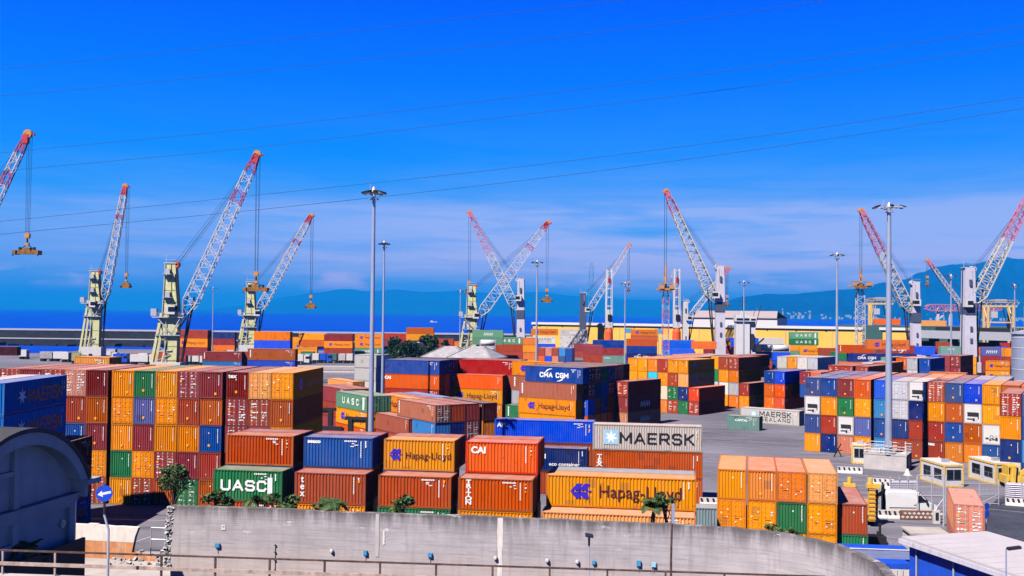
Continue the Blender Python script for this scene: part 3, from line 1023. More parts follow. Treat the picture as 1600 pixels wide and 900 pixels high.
# ------------------------------------------------------------------ setting: ground, water, hills
def mat_asphalt():
    m, nt, b = nodes_of('asphalt', 0.85, 0.2)
    v = mapped(nt)
    big = noise(nt, v, 0.035, 5, 0.6)
    vs = mapped(nt, (0.02, 0.25, 1))
    streak = noise(nt, vs, 1.0, 5, 0.6)
    c = mixc(nt, thr(nt, big, 0.35, 0.68), (0.125, 0.122, 0.160), (0.225, 0.212, 0.265))
    c = mixc(nt, thr(nt, streak, 0.48, 0.68, 0, 0.7), c, (0.085, 0.085, 0.11))
    vd = nd(nt, 'ShaderNodeVectorRotate', rotation_type='Z_AXIS')
    vd.inputs['Angle'].default_value = R(31)
    nt.links.new(v, vd.inputs['Vector'])
    mpd = nd(nt, 'ShaderNodeMapping')
    mpd.inputs['Scale'].default_value = (0.018, 0.55, 1)
    nt.links.new(vd.outputs[0], mpd.inputs[0])
    c = mixc(nt, thr(nt, noise(nt, mpd.outputs[0], 1.6, 4, 0.6), 0.57, 0.68, 0, 0.55), c, (0.075, 0.075, 0.095))   # tyre lanes
    bk = nd(nt, 'ShaderNodeTexBrick')
    bk.inputs['Scale'].default_value = 0.12
    bk.inputs['Mortar Size'].default_value = 0.006
    bk.inputs['Color1'].default_value = (0, 0, 0, 1)
    bk.inputs['Color2'].default_value = (0.25, 0.25, 0.25, 1)
    bk.inputs['Mortar'].default_value = (1, 1, 1, 1)
    nt.links.new(vd.outputs[0], bk.inputs['Vector'])
    c = mixc(nt, mth(nt, 'MULTIPLY', bk.outputs['Color'], 0.5), c, (0.10, 0.098, 0.12))                            # slab joints
    c = mixc(nt, thr(nt, noise(nt, v, 0.35, 6, 0.7), 0.56, 0.66, 0, 0.5), c, (0.20, 0.195, 0.22))
    wv = nd(nt, 'ShaderNodeTexWave', wave_type='RINGS')
    wv.inputs['Scale'].default_value = 0.055
    wv.inputs['Distortion'].default_value = 9.0
    wv.inputs['Detail'].default_value = 3.0
    wv.inputs['Detail Scale'].default_value = 0.5
    nt.links.new(v, wv.inputs['Vector'])
    tracks = mth(nt, 'MULTIPLY', thr(nt, wv.outputs['Fac'], 0.90, 0.98), thr(nt, noise(nt, v, 0.06, 3), 0.45, 0.6))
    c = mixc(nt, mth(nt, 'MULTIPLY', tracks, 0.45), c, (0.05, 0.05, 0.065))
    c = mixc(nt, mth(nt, 'MULTIPLY', thr(nt, noise(nt, v, 0.22, 4, 0.6), 0.64, 0.69), 0.5), c, (0.045, 0.045, 0.06))
    c = mixc(nt, thr(nt, noise(nt, v, 6.0, 3), 0.4, 0.8, 0, 0.3), c, (0.09, 0.09, 0.11))
    nt.links.new(c, b.inputs['Base Color'])
    bump(nt, b, noise(nt, v, 12, 3), 0.02, 0.4)
mat_asphalt()
def mat_concrete(name, base, lines=True, stains=True):
    m, nt, b = nodes_of(name, 0.85, 0.2)
    v = mapped(nt)
    c = mixc(nt, thr(nt, noise(nt, v, 0.7, 6, 0.62), 0.3, 0.72), tuple(x * 0.80 for x in base), tuple(x * 1.12 for x in base))
    h = noise(nt, v, 9, 4)
    if lines:                    # board marks of the shuttering
        vz = mapped(nt, (0.06, 0.06, 2.6))
        c = mixc(nt, thr(nt, noise(nt, vz, 3.2, 3, 0.7), 0.49, 0.60, 0, 0.42), c, tuple(x * 0.62 for x in base))
        vz2 = mapped(nt, (0.4, 0.4, 9.0))
        c = mixc(nt, thr(nt, noise(nt, vz2, 1.6, 2, 0.6), 0.60, 0.68, 0, 0.5), c, tuple(x * 0.5 for x in base))
    if stains:                   # black weather streaks that run down from the top edge, pale patches of efflorescence
        vs = mapped(nt, (1.1, 1.1, 0.10))
        sep = nd(nt, 'ShaderNodeSeparateXYZ')
        tc = nd(nt, 'ShaderNodeTexCoord')
        nt.links.new(tc.outputs['Object'], sep.inputs[0])
        near = thr(nt, sep.outputs['Z'], 2.0, 3.34, 0, 1)
        st = mth(nt, 'MULTIPLY', thr(nt, mth(nt, 'ADD', noise(nt, vs, 1.6, 6, 0.65), mth(nt, 'MULTIPLY', near, 0.30)), 0.56, 0.80), near)
        c = mixc(nt, mth(nt, 'MULTIPLY', st, 0.85), c, (0.055, 0.05, 0.05))
        st2 = thr(nt, noise(nt, vs, 2.7, 5, 0.6), 0.53, 0.70, 0, 0.45)
        c = mixc(nt, st2, c, tuple(x * 0.55 for x in base))
        vp = mapped(nt, (0.35, 0.35, 0.9))
        pale = mth(nt, 'MULTIPLY', thr(nt, noise(nt, vp, 1.5, 5, 0.62), 0.63, 0.67), thr(nt, sep.outputs['Z'], 1.2, 2.0))
        c = mixc(nt, mth(nt, 'MULTIPLY', pale, 0.7), c, (0.62, 0.60, 0.62))
        low = thr(nt, sep.outputs['Z'], 1.4, 0.2, 0, 0.35)
        c = mixc(nt, low, c, (0.50, 0.40, 0.36))
    nt.links.new(c, b.inputs['Base Color'])
    bump(nt, b, h, 0.015, 0.5)
mat_concrete('wall_concrete', (0.41, 0.378, 0.405))
mat_concrete('pale_concrete', (0.45, 0.42, 0.43), False, False)
mat_concrete('facade_plaster', (0.40, 0.39, 0.42), False, False)
mat_concrete('terrace_concrete', (0.42, 0.38, 0.38), False, False)
mat_flat('rubble', (0.40, 0.385, 0.395), 0.9, var=0.45, scale=3.5, dirt=(0.12, 0.11, 0.11))
mat_flat('ochre_plaster', (0.52, 0.22, 0.10), 0.85, var=0.2, scale=2.0, dirt=(0.6, 0.5, 0.45))
mat_flat('white_plaster', (0.66, 0.62, 0.60), 0.85, var=0.08, dirt=(0.5, 0.4, 0.36))
def mat_water():
    m, nt, b = nodes_of('sea_water', 0.4, 0.12)
    v = mapped(nt, (0.002, 0.006, 1))
    vb = mapped(nt, (0.02, 0.09, 1))
    c = mixc(nt, thr(nt, noise(nt, v, 1.0, 6), 0.35, 0.7), (0.0, 0.032, 0.34), (0.0, 0.052, 0.48))
    nt.links.new(c, b.inputs['Base Color'])
    bump(nt, b, noise(nt, vb, 3.0, 6, 0.65), 0.5, 0.5)
mat_water()
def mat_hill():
    m, nt, b = nodes_of('hazy_scrub', 0.95, 0.05)
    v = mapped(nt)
    c = mixc(nt, thr(nt, noise(nt, v, 0.0016, 8, 0.62), 0.35, 0.68), (0.0, 0.020, 0.10), (0.002, 0.050, 0.17))  # blue haze of the distance is mixed into the scrub colour
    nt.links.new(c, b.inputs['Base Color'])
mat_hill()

mb = MB()
mb.quad((-48000, 200, -2), (48000, 200, -2), (48000, 60000, -2), (-48000, 60000, -2))
tag(part('sea_water', mb, 'sea_water', None), kind='structure')
mb = MB()
mb.prism([(-420, 28, 0), (900, 28, 0), (900, 900, 0), (60, 900, 0), (-10, 560, 0), (-215, 545, 0), (-222, 486, 0), (-420, 486, 0)], (0, 0, -3.5))
g = part('yard_ground', mb, 'asphalt', None)
tag(g, kind='structure')
# painted lines on the yard, each sheet 4 mm above the ground
mb = MB()
def stripe(p, q, w=0.25):
    p, q = Vector((*p, 0.004)), Vector((*q, 0.004))
    s = (q - p).cross(Vector((0, 0, 1))).normalized() * w / 2
    mb.quad(p - s, p + s, q + s, q - s)
ga = R(31)
gu, gv = Vector((math.cos(ga), -math.sin(ga))), Vector((math.sin(ga), math.cos(ga)))
for k in range(7):
    o = Vector((8, 150)) + gv * (k * 9.0)
    stripe(o, o + gu * 46, 0.16)
for k in range(3):
    o = Vector((49, 116)) + gv * (k * 4.2)
    stripe(o, o + gu * 24, 0.14)
stripe((-60, 104.5), (-22, 102), 0.2)
stripe((58, 96), (75, 88), 0.2)
_dk = MB()
_dk.add([at(px, py, 0.003) for px, py in ((1536, 800), (1560, 778), (1640, 760), (1760, 800), (1760, 905), (1538, 862))], ((0, 1, 2, 3, 4, 5),))
mat_flat('fresh_asphalt', (0.045, 0.05, 0.075), 0.85, 0.15, var=0.35, scale=0.25, dirt=(0.10, 0.10, 0.13))
tag(part('road_surface', _dk, 'fresh_asphalt', None), kind='structure')
tag(part('yard_markings', mb, 'galvanised', None), kind='structure')

def ridge(profile, d0, d1, name, seed, rough):
    """a range of hills: profile rows are (px, py) of the skyline, standing at the depth d1, its foot at d0"""
    r = random.Random(seed)
    xs = [p[0] for p in profile]
    n = 150
    rows = 9
    vs = []
    for j in range(rows + 2):
        t = j / rows
        for i in range(n + 1):
            px = xs[0] + (xs[-1] - xs[0]) * i / n
            k = max(a for a in range(len(xs) - 1) if xs[a] <= px)
            f = (px - xs[k]) / (xs[k + 1] - xs[k])
            f = f * f * (3 - 2 * f)
            py = profile[k][1] * (1 - f) + profile[k + 1][1] * f
            top = atd(px, py, d1)
            d = d0 + (d1 - d0) * t
            x = (px - 800) / F * d1 * (0.35 + 0.65 * d / d1) if False else (px - 800) / F * d
            if j == 0:
                z = -3.0
            elif j <= rows:
                w = math.sin(i * 0.61 + seed) * 0.5 + math.sin(i * 1.37 + j * 0.9 + seed) * 0.45 + r.uniform(-.5, .5)
                z = top.z * (t ** 0.85) * (1 + (1 - t) * rough * w)
                if j == rows:
                    z = top.z * (1 + 0.012 * w)
            else:
                z, d = top.z * 0.5, d1 * 1.15
                x = (px - 800) / F * d
            vs.append((x, d, z))
    m = MB()
    fs = []
    for j in range(rows + 1):
        for i in range(n):
            a = j * (n + 1) + i
            fs.append((a, a + 1, a + n + 2, a + n + 1))
    m.add(vs, fs)
    o = part(name, m, 'hazy_scrub', None)
    smooth(o)
    return tag(o, kind='structure')
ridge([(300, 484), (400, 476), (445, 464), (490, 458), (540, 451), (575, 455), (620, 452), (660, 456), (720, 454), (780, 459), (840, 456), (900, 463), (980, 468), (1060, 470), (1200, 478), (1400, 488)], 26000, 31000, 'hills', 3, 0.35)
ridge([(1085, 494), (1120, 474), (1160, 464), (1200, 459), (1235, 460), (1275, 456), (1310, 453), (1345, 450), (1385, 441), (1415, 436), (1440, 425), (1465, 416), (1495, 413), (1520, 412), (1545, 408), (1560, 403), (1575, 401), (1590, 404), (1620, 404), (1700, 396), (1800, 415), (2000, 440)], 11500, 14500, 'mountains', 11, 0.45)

# the sea air: even, thin, all round the scene
m_h, nt_h, b_h = nodes_of('sea_air')
nt_h.nodes.remove(b_h)
pv_n = nd(nt_h, 'ShaderNodeVolumePrincipled')
pv_n.inputs['Color'].default_value = (0.01, 0.37, 1.0, 1)
pv_n.inputs['Density'].default_value = 6.5e-5
pv_n.inputs['Anisotropy'].default_value = 0.0
nt_h.links.new(pv_n.outputs[0], nt_h.nodes['Material Output'].inputs['Volume'])
mb = MB()
mb.span((-50000, -600, -6), (50000, 62000, 960))
tag(part('haze', mb, m_h, None), kind='stuff')

# ------------------------------------------------------------------ harbour edge: breakwater, quays, far town
mb = MB()
mb.span((-1500, 640, -3), (300, 655, 2.2), 0)
mb.span((-1500, 640.5, 2.2), (300, 652, 2.5), 1)
mb.span((-1500, 652, 2.2), (300, 656, 7.3), 0)
mb.span((-1500, 651.7, 7.3), (300, 656.5, 8.3), 1)
for i in range(60):
    x = -700 + i * 13 + rnd.uniform(-5, 5)
    mb.box((x, 639, -1.5), (rnd.uniform(4, 9), 4, rnd.uniform(1, 3)), 0, Matrix.Rotation(rnd.uniform(0, 1), 3, 'Z'))
mat_flat('breakwater_stone', (0.018, 0.022, 0.035), 0.9, var=0.4, scale=0.2)
br = part('breakwater', mb, ['breakwater_stone', 'galvanised'], None)
tag(br, 'long low dark stone breakwater with a pale coping along the open sea', 'breakwater')

mb = MB()
rt = random.Random(5)
for i in range(170):
    px = rt.choice((rt.gauss(1235, 45), rt.gauss(1330, 45), rt.gauss(1200, 30), rt.gauss(1590, 30), rt.gauss(1470, 60)))
    if not 1110 < px < 1680:
        continue
    py = hor(px) - abs(rt.gauss(0, 6.0)) + 1.0
    d = 11400 + (hor(px) - py) * 60
    p = atd(px, py, d)
    s = rt.uniform(5, 13)
    mb.span((p.x - s, d, -2), (p.x + s, d + 20, max(p.z, 8)))
tag(part('distant_town', mb, 'pale_concrete', None), kind='stuff')

def ship_far(px, py, d, L, name, label, cat):
    p = at(px, py, -2)
    o = root(name, (p.x, p.y, -2))
    m = MB()
    m.prism([(-L / 2, -L * .08, 0), (L * .42, -L * .08, 0), (L / 2, 0, 0), (L * .42, L * .08, 0), (-L / 2, L * .08, 0)], (0, 0, L * 0.07))
    part('hull', m, 'white_paint', o)
    m = MB()
    m.span((-L * .42, -L * .06, L * .07), (-L * .12, L * .06, L * .16))
    m.span((-L * .36, -L * .05, L * .16), (-L * .2, L * .05, L * .21))
    part('cabin', m, 'white_paint', o)
    return tag(o, label, cat)
ship_far(678, 503.5, 0, 20, 'ferry_boat', 'small white boat under way on the open sea beyond the breakwater', 'boat')

# warehouse with the yellow wall
A0, A1 = at(833, 503.5, 16.2), at(1424, 512.5, 16.2)
d = (A1 - A0); d.z = 0
L_ = d.length
ang = math.atan2(d.y, d.x)
wh = root('warehouse', (A0.x, A0.y, 0), ang)
mat_flat('warehouse_yellow', (0.74, 0.42, 0.07), 0.7, var=0.06, scale=0.15, dirt=(0.55, 0.36, 0.12))
mb = MB()
mb.span((0, 0, 0), (L_, 30, 15.2))
part('wall', mb, 'warehouse_yellow', wh)
mb = MB()
mb.span((-0.6, -0.4, 15.2), (L_ + .6, 30.5, 16.1))
mb.span((-0.6, -0.9, 15.0), (L_ + .6, -0.4, 16.3))
part('roof', mb, 'white_paint', wh)
for px, w, h in ((945.5, 4, 2.4), (1045, 5, 2.4), (1348, 6, 3)):
    q = at(px, 514, 13.4)
    m = MB()
    m.span((-w / 2, -0.12, 0), (w / 2, -0.02, h))
    part('blue_panel', m, 'pale_blue_paint', wh, loc=((q - A0).xy.length, 0, 11.2 if px < 1200 else 9.8))
m = MB()
for i in range(14):
    m.span((i * L_ / 14 + 4, -0.3, 13.9), (i * L_ / 14 + 4.8, 0, 14.5))
part('wall_lamp', m, 'dark_steel', wh)
m = MB()
for i in range(9):
    m.tube((i * L_ / 9 + 9, -0.2, 0), (i * L_ / 9 + 9, -0.2, 15), 0.12, n=5)
part('downpipe', m, 'galvanised', wh)
tag(wh, 'long yellow-walled warehouse with a white roof edge behind the containers', 'warehouse')

q = at(1118, 505, 16)
hall = root('storage_hall', (q.x, q.y + 90, 0), ang)
m = MB()
m.span((0, 0, 0), (66, 26, 19.5))
part('wall', m, 'white_paint', hall)
m = MB()
m.prism([(-1, -1, 19.5), (66, -1, 19.5), (62.5, 13, 24.5), (-1, 13, 24.5)], (0, 0, 0.5))
m.prism([(-1, 27, 19.5), (66, 27, 19.5), (62.5, 13, 24.5), (-1, 13, 24.5)], (0, 0, 0.4))
mat_flat('hall_roof', (0.33, 0.27, 0.28), 0.8)
part('roof', m, 'hall_roof', hall)
tag(hall, 'white hall with a grey hipped roof rising behind the yellow warehouse', 'hall')

# white bridge house of a ship lying at the quay in front of the yellow wall
q = atd(1150, 527, 350)
tw = root('ship_superstructure', (q.x, 350, 0), R(-6))
m = MB()
m.span((0, 0, 0), (4.6, 6, 21.5)); m.span((4.6, 0.8, 0), (6.6, 6, 20.4))
part('hull_tower', m, 'white_paint', tw)
m = MB()
m.span((-0.3, -0.6, 19.2), (6.8, 6, 20.9)); m.span((1.2, 0.5, 21.5), (3.4, 3, 22.8))
part('bridge_deck', m, 'white_paint', tw)
m = MB()
m.span((0.1, -0.7, 19.6), (4.4, -0.62, 20.3)); m.span((4.9, -0.7, 19.6), (6.5, -0.62, 20.2))
part('window', m, 'dark_glass', tw)
m = MB()
m.tube((2.4, 2, 22), (2.4, 2, 28), 0.12); m.bar((1, 2, 26), (3.8, 2, 26), 0.12); m.bar((1.5, 2, 24.5), (3.4, 2, 24.5), 0.12)
m.bar((6.5, 1, 17), (8.5, 1, 25), 0.2); m.bar((5.4, 1, 14), (6.2, 1, 23), 0.15)
part('mast', m, 'dark_steel', tw)
m = MB()
m.span((5.0, -0.1, 10), (6.0, 0.8, 15)); m.span((6.6, 0, 9), (8.4, 3, 11.2)); m.bar((6.8, 1, 11), (9.5, 1, 13.5), 0.5)
part('deck_winch', m, 'dark_steel', tw)
tag(tw, 'white ship bridge tower with a dark window band in front of the yellow warehouse', 'ship')

# elevated conveyor viaduct at the right
q0, q1 = at(1437, 515, 16.2), at(1600, 519, 16.2)
dd = q1 - q0
va = root('viaduct', (q0.x, q0.y, 0), math.atan2(dd.y, dd.x))
Lv = dd.xy.length + 60
m = MB(); m.span((0, 0, 13.3), (Lv, 9, 15.6)); m.span((0, -0.5, 12.8), (Lv, 0, 16.0))
part('deck', m, 'galvanised', va)
m = MB()
for i in range(11):
    x = 3 + i * Lv / 11
    m.span((x, 2, 0), (x + 1.6, 6, 13.3))
part('pier', m, 'breakwater_stone', va)
m = MB(); m.span((0, 8.6, 15.6), (Lv, 9, 17.4))
for i in range(40):
    m.span((i * Lv / 40, -0.4, 16.0), (i * Lv / 40 + 0.15, -0.25, 17.0))
m.span((0, -0.4, 16.95), (Lv, -0.25, 17.1))
part('parapet', m, 'dark_steel', va)
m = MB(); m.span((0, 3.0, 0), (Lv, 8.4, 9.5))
part('wall', m, 'plain_black', va)  # solid black block paints the shade of the openings under the deck
tag(va, 'grey elevated road viaduct above the containers with dark openings below it', 'viaduct')

# grey ribbed silo at the right edge of the picture
q = atd(1634, 560, 205)
si = root('silo', (q.x, 205, 0))
m = MB()
m.tube((0, 0, 0), (0, 0, 18.0), 6.2, n=40, cap=False)
o = part('shell', m, 'mast_steel', si); smooth(o)
m = MB()
for z in (2.3, 4.4, 6.6, 8.7, 10.9, 13.0, 15.2, 17.2):
    m.tube((0, 0, z), (0, 0, z + 0.16), 6.25, n=40)
part('ring', m, 'grey_paint', si)
m = MB()
m.tube((0, 0, 18.0), (0, 0, 18.3), 6.45, n=40)
m.tube((0, 0, 18.3), (0, 0, 19.6), 6.3, 0.6, n=40)
part('roof', m, 'galvanised', si)
m = MB()
for k in range(30):
    a = 2 * math.pi * k / 30
    m.bar((math.cos(a) * 6.3, math.sin(a) * 6.3, 18.3), (math.cos(a) * 6.3, math.sin(a) * 6.3, 19.3), 0.06)
m2 = [(math.cos(2 * math.pi * k / 30) * 6.3, math.sin(2 * math.pi * k / 30) * 6.3, 19.3) for k in range(31)]
m.line(m2, 0.05)
part('railing', m, 'galvanised', si)
tag(si, 'tall grey cylindrical silo with horizontal bands behind the stacked containers', 'silo')

# white hipped marquee roofs
for (px, py, w, label) in ((704, 541, 11.5, 'white tent hall with a pyramid roof in front of the dark trees'),
                           (746, 541, 11.5, 'white tent hall with a pyramid roof, partly behind the red containers')):
    p = atd(px, py, 262 if px < 720 else 252)
    t = root('tent_hall', (p.x, p.y, 0), R(-20))
    h = p.z
    e = h - 2.7
    m = MB()
    c = [(-w / 2, -w / 2, e), (w / 2, -w / 2, e), (w / 2, w / 2, e), (-w / 2, w / 2, e)]
    a, b2 = (-1.6, 0, h), (1.6, 0, h)
    m.add(c + [a, b2], ((0, 1, 5, 4), (1, 2, 5), (2, 3, 4, 5), (3, 0, 4)))
    for k in range(4):
        m.bar(c[k], (a, b2, b2, a)[k], 0.28)
    part('roof', m, 'tarpaulin', t)
    m = MB()
    m.span((-w / 2 + .3, -w / 2 + .3, 0), (w / 2 - .3, w / 2 - .3, e - 0.05))
    part('wall', m, 'plastic_white', t)
    tag(t, label, 'tent')

# ------------------------------------------------------------------ terrace, long concrete wall, viaduct in front of the camera
ZW, ZT, ZG = 9.64, 6.3, 5.1      # wall top, level of the wall's foot line, terrace
wall_px = [(268, 790), (430, 795.5), (600, 802.5), (740, 807.5), (900, 813.5), (1070, 820.5), (1140, 825), (1200, 831), (1250, 839.5), (1300, 850.5), (1335, 864), (1360, 875), (1375, 887), (1381, 898)]
wp = [at(a, b, ZW).xy for a, b in wall_px]
wp.append(wp[-1] + Vector((-0.05, -4)))
wp.append(wp[-1] + Vector((-0.6, -8)))
# smooth the curve
def chaikin(p, n=2):
    for _ in range(n):
        q = [p[0]]
        for a, b in zip(p, p[1:]):
            q += [a * 0.75 + b * 0.25, a * 0.25 + b * 0.75]
        q.append(p[-1])
        p = q
    return p
wc = chaikin(wp, 2)
wo = Vector((wc[0].x, wc[0].y, ZT))
wall = root('concrete_wall', wo)
def along(pts, off):
    out = []
    for i, p in enumerate(pts):
        t = (pts[min(i + 1, len(pts) - 1)] - pts[max(i - 1, 0)]).normalized()
        out.append(p + Vector((t.y, -t.x)) * off)      # off > 0: towards the camera
    return out
m = MB()
fr, bk = wc, along(wc, -0.45)
vs, fs = [], []
for a, b in zip(fr, bk):
    zt_ = ZW + random.Random(len(vs)).uniform(-0.05, 0.03)
    for q, z in ((a, ZT - 1.3), (a, zt_), (b, zt_), (b, ZT - 6.3)):
        vs.append(Vector((q.x, q.y, z)) - wo)
n = len(fr)
for i in range(n - 1):
    for j in range(3):
        fs.append((4 * i + j, 4 * i + j + 1, 4 * i + 4 + j + 1, 4 * i + 4 + j))
m.add(vs, [tuple(reversed(f)) for f in fs])
m.add([vs[0], vs[1], vs[2], vs[3]], ((0, 1, 2, 3),))
part('wall_face', m, 'wall_concrete', wall)
def wall_at(px):
    for (a, b), (c, e) in zip(zip(wall_px, wp), zip(wall_px[1:], wp[1:])):
        if a[0] <= px <= c[0]:
            f = (px - a[0]) / (c[0] - a[0])
            p = b.lerp(e, f)
            t = (e - b).normalized()
            return p, t
    return wp[-3], (wp[-3] - wp[-4]).normalized()
for px, w, z0, z1, mt in ((590, 0.22, 0.9, 3.3, 'pale_concrete'), (782, 0.26, 0.0, 3.33, 'white_plaster'), (1070, 0.24, 0.0, 3.33, 'pale_concrete'), (1078, 0.20, 0.0, 3.33, 'white_plaster'), (1188, 0.26, 0.0, 3.33, 'white_plaster'), (600, 0.12, 1.6, 2.4, 'white_plaster')):
    p, t = wall_at(px)
    m = MB()
    o = Vector((p.x, p.y, ZT)) - wo
    nn = Vector((t.y, -t.x, 0))
    k = 9
    prev = None
    for i in range(k + 1):                   # a ragged strip of mortar on the joint
        z = z0 + (z1 - z0) * i / k
        ww = w * (0.5 + rnd.uniform(-0.12, 0.16))
        a = o + Vector((*(-t * ww), z)) + nn * 0.012
        b = o + Vector((*(t * ww * rnd.uniform(0.9, 1.2)), z)) + nn * 0.012
        if prev:
            m.quad(prev[0], prev[1], b, a)
        prev = (a, b)
    part('joint_strip', m, mt, wall)
# rough broken end of the wall
m = MB()
t0 = (wp[1] - wp[0]).normalized()
rr = random.Random(4)
for i in range(260):
    z = rr.uniform(-0.2, 3.25)
    s = rr.uniform(0.05, 0.20)
    q = Vector((rr.uniform(-0.26, 0.12), rr.uniform(-0.02, 0.42), z))
    q.x -= 0.14 * (3.3 - z) / 3.3
    m.box(q, (s, s * 0.8, s * rr.uniform(0.6, 1.3)), 0, Matrix.Rotation(rr.uniform(0, 3), 3, (rr.random(), rr.random(), rr.random())))
part('broken_edge', m, 'rubble', wall)
tag(wall, 'long weathered grey concrete wall with a broken end and a curved end below the containers', 'wall')

# small boxes and lamps on the wall face
def wall_box(px, py, w, h, mt, name, label, cat, cable=None):
    p, t = wall_at(px)
    q = atd(px, py, p.y - 0.07)
    o = root(name, q, math.atan2(t.y, t.x))
    m = MB(); m.box((0, 0, 0), (w, 0.13, h)); m.box((0, -0.075, 0), (w * 0.78, 0.02, h * 0.78))
    part('case', m, mt, o)
    m = MB(); m.tube((0, 0.02, -h / 2), (0, 0.02, -h / 2 - (cable or 0.3)), 0.018, n=5)
    part('conduit', m, 'galvanised', o)
    return tag(o, label, cat)
for px, py, w, h, mt, lab in ((340, 852.5, 0.28, 0.24, 'pale_blue_paint', 'pale blue junction box on the wall, first from its broken end'),
                              (571, 864, 0.22, 0.26, 'pale_blue_paint', 'pale blue junction box on the wall beside the mortared joint'),
                              (672, 867.5, 0.24, 0.24, 'pale_blue_paint', 'pale blue junction box on the wall below the pale mortar patches'),
                              (928, 879, 0.20, 0.2, 'pale_blue_paint', 'small faded blue box on the wall beside the thin lamp post'),
                              (998, 880.5, 0.24, 0.3, 'pale_blue_paint', 'blue junction box on the wall halfway to the boxed pole'),
                              (1021.5, 882.5, 0.26, 0.26, 'sky_marking', 'flat pale blue plate on the wall just before the boxed pole')):
    wall_box(px, py, w, h, mt, 'junction_box', lab, 'junction box')
for px, py, lab in ((518, 861, 'round white lamp on the wall above the second handrail bay'), (774, 872, 'round white lamp on the wall beside the long white joint'),
                    (855, 876, 'white lamp on the wall, first of the close pair'), (902, 878, 'white lamp on the wall next to the thin lamp post')):
    p, t = wall_at(px)
    q = atd(px, py, p.y - 0.1)
    o = root('wall_lamp', q, math.atan2(t.y, t.x))
    m = MB(); m.tube((0, 0.1, 0), (0, -0.02, 0), 0.12, n=12); 
    part('base', m, 'galvanised', o)
    m = MB(); m.tube((0, -0.02, 0), (0, -0.10, 0), 0.11, 0.07, n=12)
    part('lens', m, 'plastic_white', o)
    tag(o, lab, 'lamp')
p, t = wall_at(349)
q = atd(349, 824, p.y - 0.02)
o = root('wall_plate', q, math.atan2(t.y, t.x))
m = MB(); m.box((0, 0, 0), (0.26, 0.03, 0.30))
part('plate', m, 'white_paint', o)
m = MB(); m.bar((-0.05, -0.02, 0.02), (0.06, -0.02, 0.06), 0.02)
part('mark', m, 'dark_steel', o)
tag(o, 'small square white plate fixed high on the wall near its broken end', 'plate')
p, t = wall_at(430)
o = root('cable_bracket', atd(430, 875, p.y - 0.06), math.atan2(t.y, t.x))
m = MB(); m.tube((0, 0, -0.6), (0, 0, 0.9), 0.02, n=5)
for z in (-0.55, 0.0, 0.45, 0.85):
    m.box((0, -0.04, z), (0.1, 0.08, 0.05))
part('conduit', m, 'dark_steel', o)
tag(o, 'thin dark upright conduit with clips on the concrete wall', 'conduit')

# terrace ground between the wall and the road
m = MB()
poly = [Vector((-60, 36)), Vector((-60, 68.3)), Vector((-21.4, 67.8)), Vector((-19.9, 61.4))] + along(wc, -0.2)[1:] + [Vector((15, 34))]
m.prism([(p.x, p.y, ZG) for p in poly], (0, 0, -ZG + 0.004))
tag(part('terrace_ground', m, 'terrace_concrete', None), kind='structure')
# low broken garden wall, white over ochre
m = MB()
b0, b1 = at(106, 818.5, 7.2), at(216, 824, 7.2)
gw = root('garden_wall', (b0.x, b0.y, ZG), math.atan2((b1 - b0).y, (b1 - b0).x))
Lg = (b1 - b0).xy.length
m = MB()
top = [(0, 2.10), (1.3, 2.11), (1.4, 2.17), (2.0, 2.18), (2.1, 2.11), (2.8, 2.10), (3.2, 2.07), (3.7, 2.10), (Lg, 2.08)]
edge = [(Lg - 0.10, 1.8), (Lg - 0.22, 1.5), (Lg - 0.3, 1.12)]
m.prism([(x, 0, z) for x, z in top] + [(x, 0, z) for x, z in edge] + [(0, 0, 1.12)], (0, 0.3, 0))
part('white_course', m, 'white_plaster', gw)
m = MB()
m.prism([(0, 0.01, 1.12), (Lg - 0.3, 0.01, 1.12), (Lg - 0.36, 0.01, 0.8), (Lg - 0.42, 0.01, 0.5), (Lg + 0.9, 0.01, 0.22), (Lg + 1.5, 0.01, 0.0), (0, 0.01, 0.0)], (0, 0.28, 0))
part('ochre_course', m, 'ochre_plaster', gw)
tag(gw, 'low broken garden wall, white above and ochre below, beside the arched building', 'wall')
# rubble on the terrace
rr = random.Random(9)
m = MB()
for i in range(70):
    q = at(rr.uniform(170, 262), rr.uniform(862, 884), ZG)
    s = rr.uniform(0.06, 0.28)
    m.box((q.x, q.y, ZG + s * 0.25), (s, s, s * 0.7), 0, Matrix.Rotation(rr.uniform(0, 3), 3, (rr.random(), rr.random(), rr.random())))
tag(part('rubble', m, 'rubble', None), kind='stuff')
# light steel fence panels between the garden wall and the broken end
fe = root('steel_fence', at(240, 868, ZG), R(-6))
m = MB()
for i in range(3):
    m.tube((i * 0.95 - 0.2, 0, 0), (i * 0.95 - 0.2, 0, 1.9), 0.035, n=6)
part('post', m, 'galvanised', fe)
m = MB()
for z in (0.35, 1.05, 1.8):
    m.tube((-0.2, 0, z), (1.7, 0, z), 0.025, n=5)
for i in range(18):
    m.tube((-0.1 + i * 0.1, 0, 0.35), (-0.1 + i * 0.1, 0, 1.8), 0.008, n=4)
m.tube((-2.2, 0.1, 0.5), (-0.2, 0, 1.2), 0.02, n=5)
part('grille', m, 'galvanised', fe)
tag(fe, 'light steel fence panel closing the gap beside the broken wall end', 'fence')

